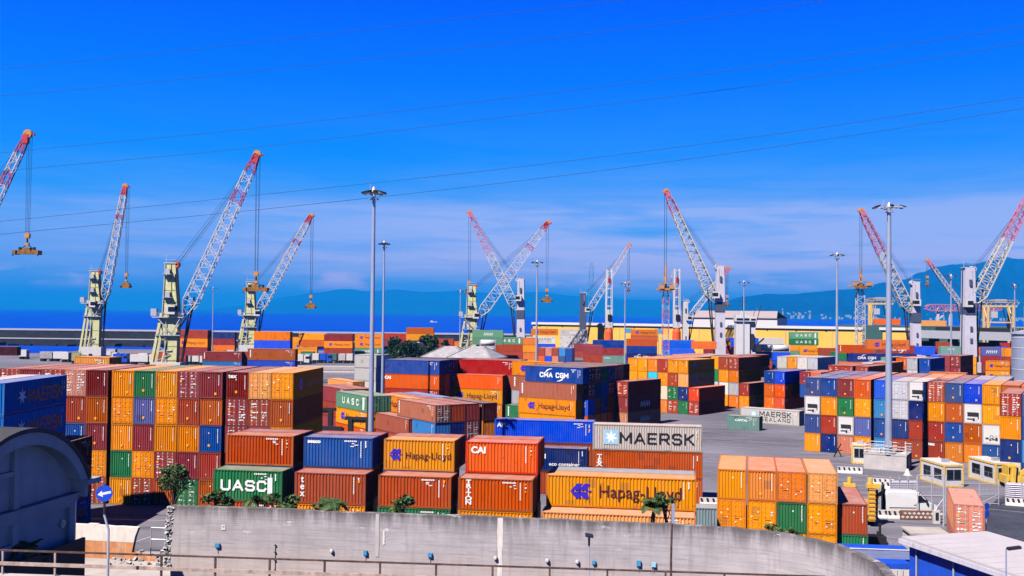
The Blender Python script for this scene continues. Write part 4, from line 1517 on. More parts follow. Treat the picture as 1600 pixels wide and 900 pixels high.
# the road viaduct the photograph looks across, with its handrail
r0, r1 = at(0, 861, 11.9), at(1110, 897, 11.9)
rd = (r1 - r0); rl = rd.xy.length
ra = math.atan2(rd.y, rd.x)
rv = Vector((-math.sin(ra), math.cos(ra), 0))
m = MB()
dirv = Vector((math.cos(ra), math.sin(ra), 0))
a = r0 - dirv * 6; b = r1 + dirv * 4
m.prism([(a.x, a.y, 10.85), (b.x, b.y, 10.85), (b.x - rv.x * 9, b.y - rv.y * 9, 10.85), (a.x - rv.x * 9, a.y - rv.y * 9, 10.85)], (0, 0, -0.9))
k0, k1 = a + rv * 0.35, b + rv * 0.35
m.prism([(k0.x, k0.y, 11.0), (k1.x, k1.y, 11.0), (b.x, b.y, 11.0), (a.x, a.y, 11.0)], (0, 0, -1.2))
tag(part('road', m, 'pale_concrete', None), kind='structure')
hr = root('handrail', (r0.x, r0.y, 11.0), ra)
m = MB()
npost = int(rl / 2.06) + 3
for i in range(-1, npost):
    x = 0.03 + i * 2.06
    m2 = MB(); m2.box((x, 0.15, 0.45), (0.07, 0.07, 0.9))
    part('post', m2, 'pale_rail' if i < 2 else 'brown_rail', hr)
m = MB(); m.bar((-4, 0.15, 0.9), (rl + 4, 0.15, 0.9), 0.07, 0.06)
part('top_rail', m, 'brown_rail', hr)
m = MB(); m.bar((-4, 0.10, 0.42), (rl + 4, 0.10, 0.42), 0.05, 0.13)
part('middle_rail', m, 'pale_rail', hr)
tag(hr, 'brown steel handrail along the road edge at the bottom of the picture', 'handrail')

# ------------------------------------------------------------------ arched concrete building
fa = R(9.5)
av = Vector((-math.sin(fa), -math.cos(fa), 0))          # along the facade, towards the camera
nv = Vector((math.cos(fa), -math.sin(fa), 0))           # out of the facade
O = Vector((-23.4, 55.0, 0))
M_ = Matrix(((av.x, nv.x, 0, O.x), (av.y, nv.y, 0, O.y), (0, 0, 1, 0), (0, 0, 0, 1)))
bd = bpy.data.objects.new('arched_building', None); COL.objects.link(bd); bd.matrix_world = M_
S0, S1 = -0.25, 10.2
mid, half, zs, rise = (S0 + S1) / 2, (S1 - S0) / 2, 11.95, 3.0
def arch(off=0.0, n=36, drop=0.0):
    out = []
    for i in range(n + 1):
        t = -1 + 2 * i / n
        a = t * 1.12
        r0_ = 1 / math.sin(1.12)
        x = mid + math.sin(a) * r0_ * (half + off)
        z = zs + (math.cos(a) - math.cos(1.12)) / (1 - math.cos(1.12)) * (rise + off) - drop * 0
        out.append((x, z))
    return out
def prism_y(m, poly, y0, y1, mi=0):
    pl = [(x, y0, z) for x, z in poly]
    m.prism(pl, (0, y1 - y0, 0), mi)
m = MB()
prism_y(m, [(0.0, 5.0)] + [(min(max(x, 0.0), S1 - .25), z) for x, z in arch(-0.35)] + [(S1 - .25, 5.0)], -0.35, -0.02)
m.span((0.0, -16, 0), (0.3, -0.35, 11.9))
part('wall', m, 'facade_plaster', bd)
m = MB()
o1, i1 = arch(0.0), arch(-0.62)
for k in range(len(o1) - 1):
    prism_y(m, [o1[k], o1[k + 1], i1[k + 1], i1[k]], 0.0, 0.75)
part('arch_rim', m, 'facade_plaster', bd)
m = MB()
o2, i2 = arch(0.22), arch(0.0)
for k in range(len(o2) - 1):
    prism_y(m, [o2[k], o2[k + 1], i2[k + 1], i2[k]], -16, 0.85)
mat_flat('roof_felt', (0.05, 0.05, 0.06), 0.9)
part('roof', m, 'roof_felt', bd)
m = MB()
m.span((-1.3, -0.9, 11.62), (0.0, 0.9, 11.9)); m.span((-0.28, -0.1, 11.0), (-0.02, 0.75, 11.95))
part('eave', m, 'facade_plaster', bd)
m = MB()
m.span((0.05, 0.0, 10.85), (S1, 0.42, 11.15)); m.span((0.05, 0.0, 10.55), (S1, 0.26, 10.85)); m.span((0.05, 0.0, 11.15), (S1, 0.5, 11.25))
part('cornice', m, 'facade_plaster', bd)
m = MB(); m.tube((-0.12, 0.12, 5.2), (-0.12, 0.12, 11.0), 0.06, n=8)
part('downpipe', m, 'galvanised', bd)
for s in (0.1, 4.75, S1 - 0.5):
    m = MB(); m.span((s, -0.01, 5.0), (s + 0.42, 0.24, 10.55))
    if s > 1:
        m.span((s, -0.01, 11.25), (s + 0.42, 0.24, 14.2))
    part('pilaster', m, 'facade_plaster', bd)
for z in (12.85, 9.3):
    m = MB(); m.span((5.17, 0.0, z), (S1 - .6, 0.2, z + 0.25))
    part('ledge', m, 'facade_plaster', bd)
m = MB(); m.tube((0.95, 0.0, 9.75), (0.95, 0.16, 9.75), 0.2, n=14)
l_ = part('bulkhead_lamp', m, 'galvanised', bd)
m = MB(); m.tube((0.95, 0.16, 9.75), (0.95, 0.24, 9.75), 0.15, 0.1, n=14)
part('lens', m, 'plastic_white', l_)
tag(bd, 'grey concrete building with a barrel roof and an arched facade in shade', 'building')
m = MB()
m.span((0.35, 0.9, 5.11), (12, 1.05, 8.95))  # flat black panel in front of the lower facade
dw = link('black_panel', m.mesh('black_panel', [MATS['plain_black']])); dw.matrix_world = M_
tag(dw, 'flat black panel standing at the foot of the arched building', 'screen')

# low loading platform behind the tall block and the first stacks
m = MB()
for y, x0, x1, h in ((372, 380, 562, 1.1), (352, 490, 566, 0.35)):
    a, b = atd(x0, 600, y), atd(x1, 600, y)
    m.span((a.x, y, 0.0), (b.x, y + 7, h))
tag(part('platform_kerb', m, 'terrace_concrete', None), kind='structure')
# ------------------------------------------------------------------ the container yard
def dirs(ang):
    a = R(ang)
    return Vector((math.cos(a), -math.sin(a), 0)), Vector((math.sin(a), math.cos(a), 0))
# tall block beside the arched building: doors and ribbed ends towards the viewer
eblock('from the shaded blue boxes', 458.5, 582.5, 4.6, [
    'rD - - - -', 'mP - - - -', 'rD - - - -',
    'pkD rP bP - -', 'drP roP mP yD rD', '|', 'yP yD yP gP yP', 'gP vbP mP yD rD', 'yP yD yP:x mD roP',
    'mD rP oP mP gD', 'mP roP bP rP roP', '|', 'drP:tex_end mD mD - -', 'loD rD mD - -', 'yD:hapag roP yD - -'],
    pitch=2.46, anchor='R', group='containers of the tall block beside the arched building')
p = at(116, 556.5, 14.45)
sstack('just behind the tall block by the first crane', 116, 556.5, 20, 'loS:blur . . . .', L=6.06, lvl='B')
# stacks whose long sides are in shade beside the arched building
u_, v_ = dirs(-89)
p = at(104.7, 585.3, 14.45)
sstack('in the shaded stack beside the arched roof', 0, 0, -89, 'mbS:maersk_blue mbS:maersk_blue bS nbS mS', pos0=p - u_ * 12.19, lvl='A', group='shaded stacks behind the arched building')
sstack('behind the shaded star-emblem stack', 0, 0, -89, 'wS - - - -', pos0=p - u_ * 12.19 + v_ * 2.5, group='shaded stacks behind the arched building')
p = at(144.5, 680, 8.67)
sstack('in the low dark stack behind the arched eave', 0, 0, -89, 'mkS mkS mbS:maersk_blue', pos0=p - u_ * 12.19, lvl='A', group='shaded stacks behind the arched building')

# row of short containers above the concrete wall
AN = 8.6
HS = 2.591
u_, v_ = dirs(AN)
G1 = 'short containers in the row above the concrete wall'
def on_row(px, x0, d0):           # where the pixel column meets the front line of a row through (x0, d0)
    t = math.tan(R(AN))
    k = (px - 800) / F
    d = (d0 + t * x0) / (1 + t * k)
    return Vector((k * d, d, 0))
for px, toks, ref in ((338.5, 'gS:uasc roS roS', 'behind the palm at the wall'), (465, 'rS:tex yS yS', 'second stack along the wall'),
                      (594.5, 'roS gS gS', 'third stack along the wall'), (720, 'roS:triton yS yS', 'fourth stack along the wall')):
    sstack(ref, 0, 0, AN, toks, H=HS, L=6.058, pos0=on_row(px, -24.8, 86.0), group=G1)
for px, toks, ref, roof in ((358, 'roS - - -', 'upper row behind the white-lettered green one', 'mS'), (478.5, 'bS:dots - - -', 'upper row beside the blue-arrow one', 'mS'),
                            (603, 'yS:hapag - - -', 'upper row between the blue and red ones', 'rS'), (730, 'srS:cai - - -', 'upper row beside the long blue one', 'rS')):
    q = on_row(px, -24.1, 88.6)
    sstack(ref, 0, 0, AN, toks, H=HS, L=6.058, pos0=q, group=G1)
    sstack('roof behind its twin, ' + ref.replace('upper row ', ''), 0, 0, AN, roof + ' . . .', H=HS, L=6.058, pos0=q + v_ * 2.5, group=G1)

# long containers right of them
G2 = 'long containers above the concrete wall'
p1 = on_row(850, 0, 82.7) ; p1 = Vector((50 / F * 82.5, 82.5, 0))
sstack('lowest row just above the wall, palm shadow on it', 0, 0, AN, 'loS -', H=HS, pos0=p1, group=G2)
q = p1 + v_ * 2.5
k = (857 - 800) / F
q = q + u_ * ((k * q.y - q.x) / (u_.x - k * u_.y))
sstack('just above the wall behind the tall palm', 0, 0, AN, 'yS:hapag - -', H=HS, pos0=q, group=G2)
sstack('its grey roof showing behind the blue-arrow one', 0, 0, AN, 'gyS . .', H=HS, pos0=q + v_ * 2.5, group=G2)
p = at(772.4, 654.5, 8.1)
sstack('behind the red stack, roof level with it', 0, 0, AN, 'bbS:apl rS -', H=2.7, pos0=p, group=G2, lvl='A')
sstack('low between the red and the white-grey ones', 0, 0, AN, 'dbS:eco -', H=2.7, pos0=Vector((-2.95, 122.4, 0)) - v_ * 1.2, group=G2, lvl='A')
sstack('in the middle yard edge stack', 926.5, 662, AN, 'mlS:maersk roS:tex_small -', group=G2, lvl='A')
sstack('small box on the ground by the striped barrier', 1085, 793, 7, 'gyS', H=HS, L=6.058, group=G2)

# block of orange and yellow ends right of the middle
eblock('of the orange block above the wall', 1121, 732, 13, ['yP yD oP', 'oP yD yP', 'oD gP yP', 'loD yD yD'], H=2.6, L=9.1, pitch=2.5, group='containers of the orange block above the curved wall')
eblock('beside the orange block and the yellow lifter', 1309, 786, 13, ['rP gP'], H=2.6, L=9.1, pitch=2.5, group='containers of the orange block above the curved wall')
eblock('beside the white shed roof and twin discs', 1489, 787, 20, ['pkD pkD'], H=2.591, L=9.1, group='salmon containers beside the shed')

# stacks standing askew in the middle
A2 = 57
u_, v_ = dirs(A2)
G3 = 'slanted containers in the middle of the yard'
p = at(525.3, 610.8, 7.773)
sstack('slanted stack beside the tall mast', 0, 0, A2, 'pgD:uasc_wide yS:hapag orS', H=HS, pos0=p, group=G3, lvl='B')
sstack('slanted stack just behind the wide-lettered one', 0, 0, A2, 'pgD mD -', H=HS, pos0=p + v_ * 2.5, group=G3, lvl='B')
p = at(591.8, 614.6, 7.773)
sstack('slanted stack right behind the tall mast', 0, 0, A2, 'yD:hapag rS -', H=HS, pos0=p, group=G3, lvl='B')
sstack('slanted, roof showing beyond the blue-arrow one', 0, 0, A2, 'mS . .', H=HS, pos0=p + v_ * 2.5 - u_ * 1.5, group=G3, lvl='B')
sstack('slanted, bright roof before the tall blue stack', 0, 0, A2, 'lbS . .', H=HS, pos0=p + v_ * 5.0 - u_ * 1.0, group=G3, lvl='B')
sstack('low and slanted at the foot of the mast', 583.8, 643.5, A2, 'brS rS', H=HS, group=G3, lvl='B')
p = at(620.7, 623, 7.773)
for k, (toks, ref) in enumerate((('brD:strip lbP rP', 'slanted group, column beside the low brown one'), ('rP dbP -', 'slanted group, second column'), ('mP mD -', 'slanted group, third column'))):
    sstack(ref, 0, 0, A2, toks, H=HS, pos0=p + v_ * (2.5 * k), group=G3, lvl='A')
sstack('slanted group, last column towards the red stack', 0, 0, A2, 'mkP oP -', H=HS, pos0=p + v_ * 7.9 + u_ * 0.2, group=G3, lvl='A')
p = at(498, 601, 7.773)
sstack('dark door stack beside the tall block', 0, 0, A2, 'mD rD mD', H=HS, pos0=p, group=G3, lvl='B')
sstack('second door stack beside the tall block', 0, 0, A2, 'rD mD rD', H=HS, pos0=p + v_ * 2.6, group=G3, lvl='B')
sstack('slanted, behind the door stacks', 512, 590.5, A2, 'loD oD -', H=HS, group=G3, lvl='B')

# white stack behind the tall mast
sstack('white stack between the two lamp masts', 554, 553.5, 30, 'wD wD wD wD', L=6.058, group='white reefer stack', lvl='B')
p = at(554, 553.5, 11.56)
sstack('white stack, column nearer the blue one', 0, 0, 30, 'grD grD grD -', L=6.058, pos0=p + dirs(30)[1] * 2.55, group='white reefer stack', lvl='B')

# blue, orange and red stacks in the middle
G4 = 'stacks in the middle of the yard'
u_, v_ = dirs(22)
p = at(602, 561, 11.56)
sstack('tall stack beside the white one', 0, 0, 22, 'bS orS:cai_small rS -', pos0=p, group=G4, lvl='B')
for k, t in enumerate(('nbD mD rP -', 'dbD dbP mD -', 'mkD mD nbP -')):
    sstack(f"tall dark column, {NTH[k]} behind the blue one", 0, 0, 22, t, pos0=p + v_ * 2.5 * (k + 1), group=G4, lvl='B', end='far')
p = at(699, 583.5, 8.67)
sstack('stack before the tent halls', 0, 0, 22, 'srS:cai_small yS:hapag yS', pos0=p, group=G4, lvl='B')
sstack('tall stack before the tent halls', 0, 0, 22, 'rrS rS mS -', pos0=p + v_ * 2.6 + u_ * 1.4, group=G4, lvl='B')
for k, t in enumerate(('rD mD rD -', 'mD nbD mD -')):
    sstack(f"dark column, {NTH[k]} behind the clear red one", 0, 0, 22, t, pos0=p + v_ * (5.2 + 2.5 * k) + u_ * 1.4, group=G4, lvl='B')
A5 = 34
u_, v_ = dirs(A5)
p = at(811.4, 595, 8.67)
G5 = 'stacks around the white-lettered blue container'
sstack('stack with the white-lettered one on top', 0, 0, A5, 'bS:cma brS:strip yS:hapag yS', pos0=p, group=G5, lvl='A', shift=[1.3, 0, -0.1, -0.1])
ends = [('mkD', 'mD', 'bbP'), ('mD', 'nbP', 'brP'), ('gP', 'bP', 'nbD'), ('nbD', 'mD', 'roP'), ('mD', 'dbP', 'gD'), ('rD', 'nbD', 'rP'), ('mkP', 'mD', 'mD')]
for k, t in enumerate(ends):
    sstack(f"shaded ends, {NTH[k]} column behind the white-lettered one", 0, 0, A5, ' '.join(t) + ' roP', pos0=p + v_ * 2.5 * (k + 1) + u_ * (0.9 if k < 5 else 0.2), group=G5, lvl='B')
p = at(800, 563.5, 11.56)
q = p + v_ * 5 + Vector((0.6, 0, 0))
sstack('tall stack beyond the white-lettered blue one', 0, 0, A5, 'yS:hapag brS:strip grS -', pos0=p, group=G5, lvl='B')
sstack('on the ground beside the faded green lettering', 790, 632, A5, 'gS:strip', group=G5, lvl='B')

# the askew grid of the right-hand yard
AG = 38
u_, v_ = dirs(AG)
G6 = 'containers of the yellow block in the middle yard'
eblock('dark-sided stack before the yellow block', 963.6, 595, AG, ['rD mP:blur pkP:blur'], group=G6, lvl='B')
eblock('yellow block, from the dark-sided stack', 1075.6, 562.5, AG, ['yP yP - -', 'yP yP - -', 'oP tqP - -', 'rP yD beP oP', 'yP rP gD rD', 'yP:hapag loP:hapag dbP gP'], anchor='R', group=G6, lvl='B')
pr = at(1075.6, 562.5, 11.56)
eblock('roofs behind the yellow block', 0, 0, AG, ['oP . . .', 'yP . . .', 'loP . . .', 'yP . . .'], anchor='R', pos0=pr + v_ * 12.7 - u_ * 5.6, group=G6, lvl='B')
eblock('second roofs behind the yellow block', 0, 0, AG, ['yP . . .', 'roP . . .', 'yP . . .', 'wP . . .'], anchor='R', pos0=pr + v_ * 25.3 - u_ * 8, group=G6, lvl='B')
eblock('low pair beside the yellow block', 0, 0, AG, ['srP rD'], pos0=pr + u_ * 0.15, group=G6, lvl='B')
G7 = 'containers of the dark-sided blocks beyond the yard'
pn = at(1108, 556.8, 11.56)
eblock('block beyond the open yard', 0, 0, AG, ['yP gD grP rD', 'rP yP wP yP', 'rD oP grP oP:blur'], pos0=pn, group=G7, lvl='B')
eblock('roofs behind the block beyond the yard', 0, 0, AG, ['roP . . .', 'rP . . .'], pos0=pn + v_ * 12.7 - u_ * 1.0, group=G7, lvl='B')
eblock('low pair beyond the yard', 0, 0, AG, ['rP yD:hapag'], pos0=pn + u_ * 7.6, group=G7, lvl='B')
p = at(1194, 579, 8.67)
eblock('blue-topped block behind the white one', 0, 0, AG, ['bP orP:cai_small orP', 'bbP orP:cai_small orP:cai_small'], pos0=p, group=G7, lvl='B')
eblock('pale row behind the blue-topped block', 0, 0, AG, ['wP pgD grP grP', 'yP oP . .', 'wP pkP . .', 'grP . . .'], pos0=p + v_ * 12.8 - u_ * 2.4, group=G7, lvl='B')
eblock('second roofs behind the blue-topped block', 0, 0, AG, ['mP - .', 'orP - .'], pos0=p + u_ * 7.2 + v_ * 3.0, group=G7, lvl='B')
sstack('lying alone on the open asphalt', 1157, 636, AG, 'wS:sealand', group='single containers on the open asphalt', lvl='B')
sstack('alone on the asphalt before the white one', 1135.6, 648.5, 28, 'tgS:capital', H=HS, L=6.058, group='single containers on the open asphalt', lvl='A')

# big colourful block behind the concrete mast base
AQ = 30
u_, v_ = dirs(AQ)
GQ = 'containers of the colourful block behind the mast base'
pq = at(1257.5, 589, 11.56)
eblock('from the open asphalt', 0, 0, AQ, [
    'slP wR slP yP', 'bP yP rP dbP', 'mP gP wR pkP', 'orP yD vbP yP', '|', 'bbP lbP bP lbP', 'grD grD dbP rP', 'wR dbP rP rP', 'rD yP rP rP:tex_end',
    'slP roP bP oP', 'bbP wR roP oP', 'yP yP wR bP', 'roP - - -', 'orP - - -'], pos0=pq, group=GQ, lvl='A')
eblock('roofs behind the colourful block', 0, 0, AQ, ['slP . . .', 'bP . . .', 'bP . . .', 'loP . . .', '|', 'roP . . .', 'rP . . .', 'yP . . .', 'yP . . .', 'rP . . .', 'grP . . .', 'grP . . .'], pos0=pq + v_ * 12.6, group=GQ, lvl='B')
eblock('front stack behind the second cabin', 1562, 614, AQ, ['rD yP dbP wP', 'slP bP lbP bP'], group=GQ, lvl='A')

# loose stacks between the blocks and the quay
GR = 'containers between the right-hand blocks'
eblock('beyond the blue-topped block', 1258, 563.5, AG, ['rrP . .', 'bP . .'], H=2.89, group=GR, lvl='B')
eblock('behind the blue roofs, white doors', 1294, 570, AG, ['rD . . .', 'rP . . .', '|', 'rP . . .'], group=GR, lvl='B')
eblock('grey pair behind the colourful block', 1346, 566, AG, ['grP . . .', 'roP . . .'], group=GR, lvl='B')
eblock('pale green doors beside the second mast', 1376, 558, AG, ['pgD nbP . .'], group=GR, lvl='B')
eblock('pale grey stack right of the mast', 1400, 558.5, AG, ['orP . . .', 'grP grP . .', '|', 'bP bP . .'], group=GR, lvl='B')
eblock('bright blue over red, beyond the blocks', 1453, 554.5, AG, ['bbP rP . .', 'mD mD . .', 'mD mP . .'], group=GR, lvl='B')
sstack('yellow pair before the silo', 1543, 563.5, 12, 'yS:hapag yS:hapag -', L=6.058, group=GR, lvl='B')
sstack('yellow stack left of the silo', 1494, 556.5, 30, 'yS yS -', L=6.058, group=GR, lvl='B')
sstack('orange box behind the colourful block', 1451, 581, 30, 'oS . . .', L=6.058, group=GR, lvl='B', n=4)

GF = 'far stacks along the quay'
def far(ref, px, py, toks, ang=4, n=None, L=12.19, shift=None, lvl='C'):
    sstack(ref, px, py, ang, toks, L=L, group=GF, lvl=lvl, n=n, shift=shift)
far('far left by the breakwater', -30, 541, 'mkS . .')
far('beside the second crane, left one', 316, 549, 'mS:strip lbS -', lvl='B')
far('beside the second crane, right one', 350.6, 549, 'mS:strip rS -', lvl='B')
far('orange over blue beyond the tall block', 387, 544.5, 'roS:strip bbS . .', lvl='B')
far('between the first two cream cranes', 275, 515, 'rS yS:hapag mS . .', ang=16)
far('dark stack before the third crane', 325, 518.5, 'dbS mS oS rS')
far('blue over maroon by the third crane', 407, 524, 'bbS mS . .', ang=8)
far('orange roof behind the blue and maroon', 397, 517.5, 'oS bbS . . .', ang=8)
far('far yellow stack beside the blue one', 457, 526.5, 'yS:hapag yS:hapag yS')
far('yellow behind the far yellow stack', 467, 520.3, 'yS oS . .')
far('maroon and yellow behind the lorries', 506.5, 522, 'mS yS:hapag rS .')
far('yellow behind the tall lamp mast', 554.7, 522, 'yS:hapag yS:hapag pgS:uasc -')
far('red beside the dark trees', 600, 520.5, 'rS mS . .')
far('topmost above the dark trees', 635, 511.5, 'roS yS . . .')
far('right of the dark trees', 683, 529, 'rS mS . .', L=6.06)
far('green behind the fourth crane', 738, 515.5, 'pgS:blur pgS . . .')
far('wide-lettered stack by the grey crane', 769.5, 526.5, 'pgS:uasc_wide rS rS -')
far('narrow orange by the grey crane', 817, 527.5, 'oS yS oS .', L=6.06)
far('below the pale grey crane', 829, 513.5, 'oS:hapag . . . .')
far('white two-line lettering by the thin mast', 822, 526, 'wS:sealand bbS orS -')
far('faint lettering, tall white stack', 875, 514, 'wS:blur wS wS:blur wS .')
eblock('small ends behind the blue white-lettered one', 841, 543.5, 8, ['rP orP rP', 'pkP bbP mP', 'rP pkP rP', 'lbP slP bP', 'bP bP slP'], group=GF, lvl='C')
far('dark reds beside the tall white stack', 911, 539, 'mS rS mS .', L=6.06)
far('blue maroon and grey-green layers', 926, 531, 'bS mS tgS:capital -')
far('brown over two blues', 979, 529, 'roS bS dbS:cma -')
far('above the brown and blue layers', 986, 514.5, 'oS:hapag roS . . .')
far('bright blues at the lattice mast', 1035, 531, 'bbS bbS . .')
far('open red box near the orange crane foot', 1081, 533, 'orS . . .', L=9.1)
far('small yellow over black', 1118, 529.5, 'yS mkS . .', L=6.06)
far('white emblem below the tall grey crane', 1136, 527.5, 'bbS:cma bbS . .', L=6.06)
far('below the white ship tower', 1163, 528, 'bbS wS rS .', L=6.06)
far('white by the tank containers', 1181, 527.5, 'wS bS . .')
far('twin wide-lettered boxes before the warehouse', 1234, 518.5, 'pgS:uasc_wide gS:uasc_wide . . .')
far('yellow far stack, upper', 1234, 537, 'yS:hapag yS:hapag .')
far('yellow far stack, lower', 1250, 542.5, 'yS:hapag yS:hapag yS:hapag', L=9.1)
far('red over green by the thin mast', 1280, 543.5, 'rS gS:blur -', L=9.1)
far('short green beyond the blue roofs', 1300, 549.5, 'gS . .', L=6.06)
far('brown over white-lettered navy', 1310, 538.5, 'roS:strip dbS:cma - -', shift=[0, 3.4, 0, 0])
far('white-lettered by the second mast', 1373, 539, 'mS:cma dbS . .')
far('upper maroon before the viaduct', 1407, 532, 'mS:strip . . .')
for k, t in enumerate(('rS', 'mS', 'rrS')):
    far(f"red row before the viaduct, {NTH[k]}", 1462 + 48 * k, 534 + k * 0.8, t + ' mS . .')
far('small bright blue before the reds', 1432, 541, 'bbS . . .', L=6.06)
far('grey-green before the viaduct', 1470, 541, 'tgS:capital mS . .', L=7.5)
far('orange-red over greys', 1507, 541.5, 'orS:blur grS grS .', L=6.06)
far('violet over maroon left of the silo', 1534, 542, 'vbS:blur mS mS .', L=6.06)
far('bright blue beside the silo', 1560, 541, 'bbS bbS . .', L=2.991)
far('yellow at the silo foot', 1569, 543.5, 'yS:hapag rS . .', L=9.1)
far('yellow before the yellow warehouse', 1355, 530.5, 'oS:hapag . . . .')

far('low orange row behind the tall block', 208, 552, 'oS', L=12.19)
far('low red row behind the tall block', 240, 549, 'rS mS', L=12.19)
far('grey box at the quay edge', 160, 545, 'grS', L=6.06)
far('green box before the lorries', 470, 549, 'gS', L=6.06)
far('blue box by the lorries', 540, 547, 'bS', L=6.06)
far('orange pair behind the tents', 700, 533, 'oS yS .', L=6.06)
far('red behind the orange end boxes', 897, 537, 'mS rS .', L=12.19)
far('maroon roofs below the warehouse', 1100, 541, 'mS roS -', L=12.19)
far('orange roofs below the ship tower', 1150, 545, 'oS rS -', L=12.19)
far('pale green below the tank containers', 1196, 548, 'pgS mS -', L=12.19)
far('slate before the yellow far stack', 1300, 556, 'slS rS', L=12.19)
far('maroon before the second mast', 1352, 556, 'mS oS', L=12.19)
far('white before the viaduct stacks', 1410, 552, 'wS bS -', L=6.06)
def tank(px, ztop, d, label, under=None):
    p = atd(px, 500, d)
    if under:
        sstack(under[0], 0, 0, 4, under[1], L=6.058, pos0=Vector((p.x, d, 0)), group=GF, lvl='C')
    o = root('tank_container', (p.x, d, ztop - 2.6), R(-4))
    m = MB(); m.tube((0.35, 1.2, 1.35), (5.7, 1.2, 1.35), 1.1, n=16)
    t = part('tank', m, 'white_paint', o); smooth(t)
    m = MB()
    for x in (0.05, 6.0):
        for y in (0.05, 2.39):
            m.bar((x, y, 0), (x, y, 2.55), 0.12)
        for z in (0.06, 2.5):
            m.bar((x, 0, z), (x, 2.44, z), 0.12)
    for y in (0.05, 2.39):
        m.bar((0, y, 0.06), (6.05, y, 0.06), 0.12)
    part('frame', m, 'grey_paint', o)
    tag(o, label, 'tank container', 'white tank containers')
tank(1180, 11.3, 357, 'white tank container below the ship tower, beside the blue box', ('under the first tank container', 'bS rS mS'))
tank(1207, 11.3, 356, 'white tank container between its twin and the blue box', ('under the second tank container', 'bbS bS mS'))
tank(750, 11.0, 395, 'white tank container, upper of two beside the fourth crane')
tank(750, 8.4, 395, 'white tank container, lower of two beside the fourth crane', ('under the paired tank containers', 'bS rS'))

# the containers that show smallest, far off between the stacks, as one mass
mat_vc, nt_vc, b_vc = nodes_of('massed_paint', 0.55, 0.25)
at_vc = nd(nt_vc, 'ShaderNodeAttribute')
at_vc.attribute_name = 'paint'
v_vc = mapped(nt_vc, (1, 1, 0.3))
nt_vc.links.new(mixc(nt_vc, thr(nt_vc, noise(nt_vc, v_vc, 0.8, 5), 0.5, 0.8, 0, 0.4), at_vc.outputs['Color'], (0.06, 0.04, 0.035)), b_vc.inputs['Base Color'])
if MASS:
    m = MB()
    cols = []
    for loc, rz, L, H, col in MASS:
        rot = Matrix.Rotation(rz, 3, 'Z')
        c = loc + Vector((0, 0, H / 2))
        k = len(m.f)
        m.box(c, (L - 0.06, 2.40, H - 0.05), 0, rot)
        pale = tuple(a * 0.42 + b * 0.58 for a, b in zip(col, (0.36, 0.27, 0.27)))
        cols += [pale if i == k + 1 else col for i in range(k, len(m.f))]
        k = len(m.f)
        for sx in (-1, 1):
            for sy in (-1, 1):
                m.box(c + rot @ Vector((sx * (L / 2 - 0.07), sy * 1.15, 0)), (0.14, 0.14, H - 0.02), 0, rot)
        for sy in (-1, 1):
            for sz in (-1, 1):
                m.box(c + rot @ Vector((0, sy * 1.17, sz * (H / 2 - 0.07))), (L - 0.3, 0.10, 0.11), 0, rot)
        dk = tuple(a * 0.55 for a in col)
        cols += [dk] * (len(m.f) - k)
    o = part('distant_containers', m, mat_vc, None)
    ca = o.data.color_attributes.new('paint', 'FLOAT_COLOR', 'CORNER')
    for p, c in zip(o.data.polygons, cols):
        for li in p.loop_indices:
            ca.data[li].color = (*c, 1)
    tag(o, kind='stuff')
# ------------------------------------------------------------------ harbour cranes
def lattice(m, p, q, w0, w1, bays, side, thick, mats, up=None):
    """a four-chord lattice boom from p to q; side is the sideways unit vector; mats: list of (end fraction, material index)"""
    p, q = Vector(p), Vector(q)
    d = (q - p).normalized()
    side = Vector(side)
    nrm = side.cross(d).normalized()
    def mi(t):
        for e, k in mats:
            if t <= e:
                return k
        return mats[-1][1]
    def ring(t):
        c = p.lerp(q, t)
        ww = (w0 + (w1 - w0) * t)
        if t < 0.07:
            ww *= 0.35 + 0.65 * t / 0.07
        if t > 0.9:
            ww *= 1 - 0.45 * (t - 0.9) / 0.1
        return [c + (side * sx * 0.42 + nrm * sn * 0.5) * ww for sx, sn in ((-1, -1), (1, -1), (1, 1), (-1, 1))]
    prev = ring(0)
    for i in range(bays):
        t = (i + 1) / bays
        cur = ring(t)
        k = mi(t - 0.5 / bays)
        for j in range(4):
            m.bar(prev[j], cur[j], thick, mi=k)
            jj = (j + 1) % 4
            if i % 2 == 0:
                m.bar(prev[j], cur[jj], thick * 0.55, mi=k)
            else:
                m.bar(prev[jj], cur[j], thick * 0.55, mi=k)
            if i % 2:
                m.bar(cur[j], cur[jj], thick * 0.5, mi=k)
        prev = cur
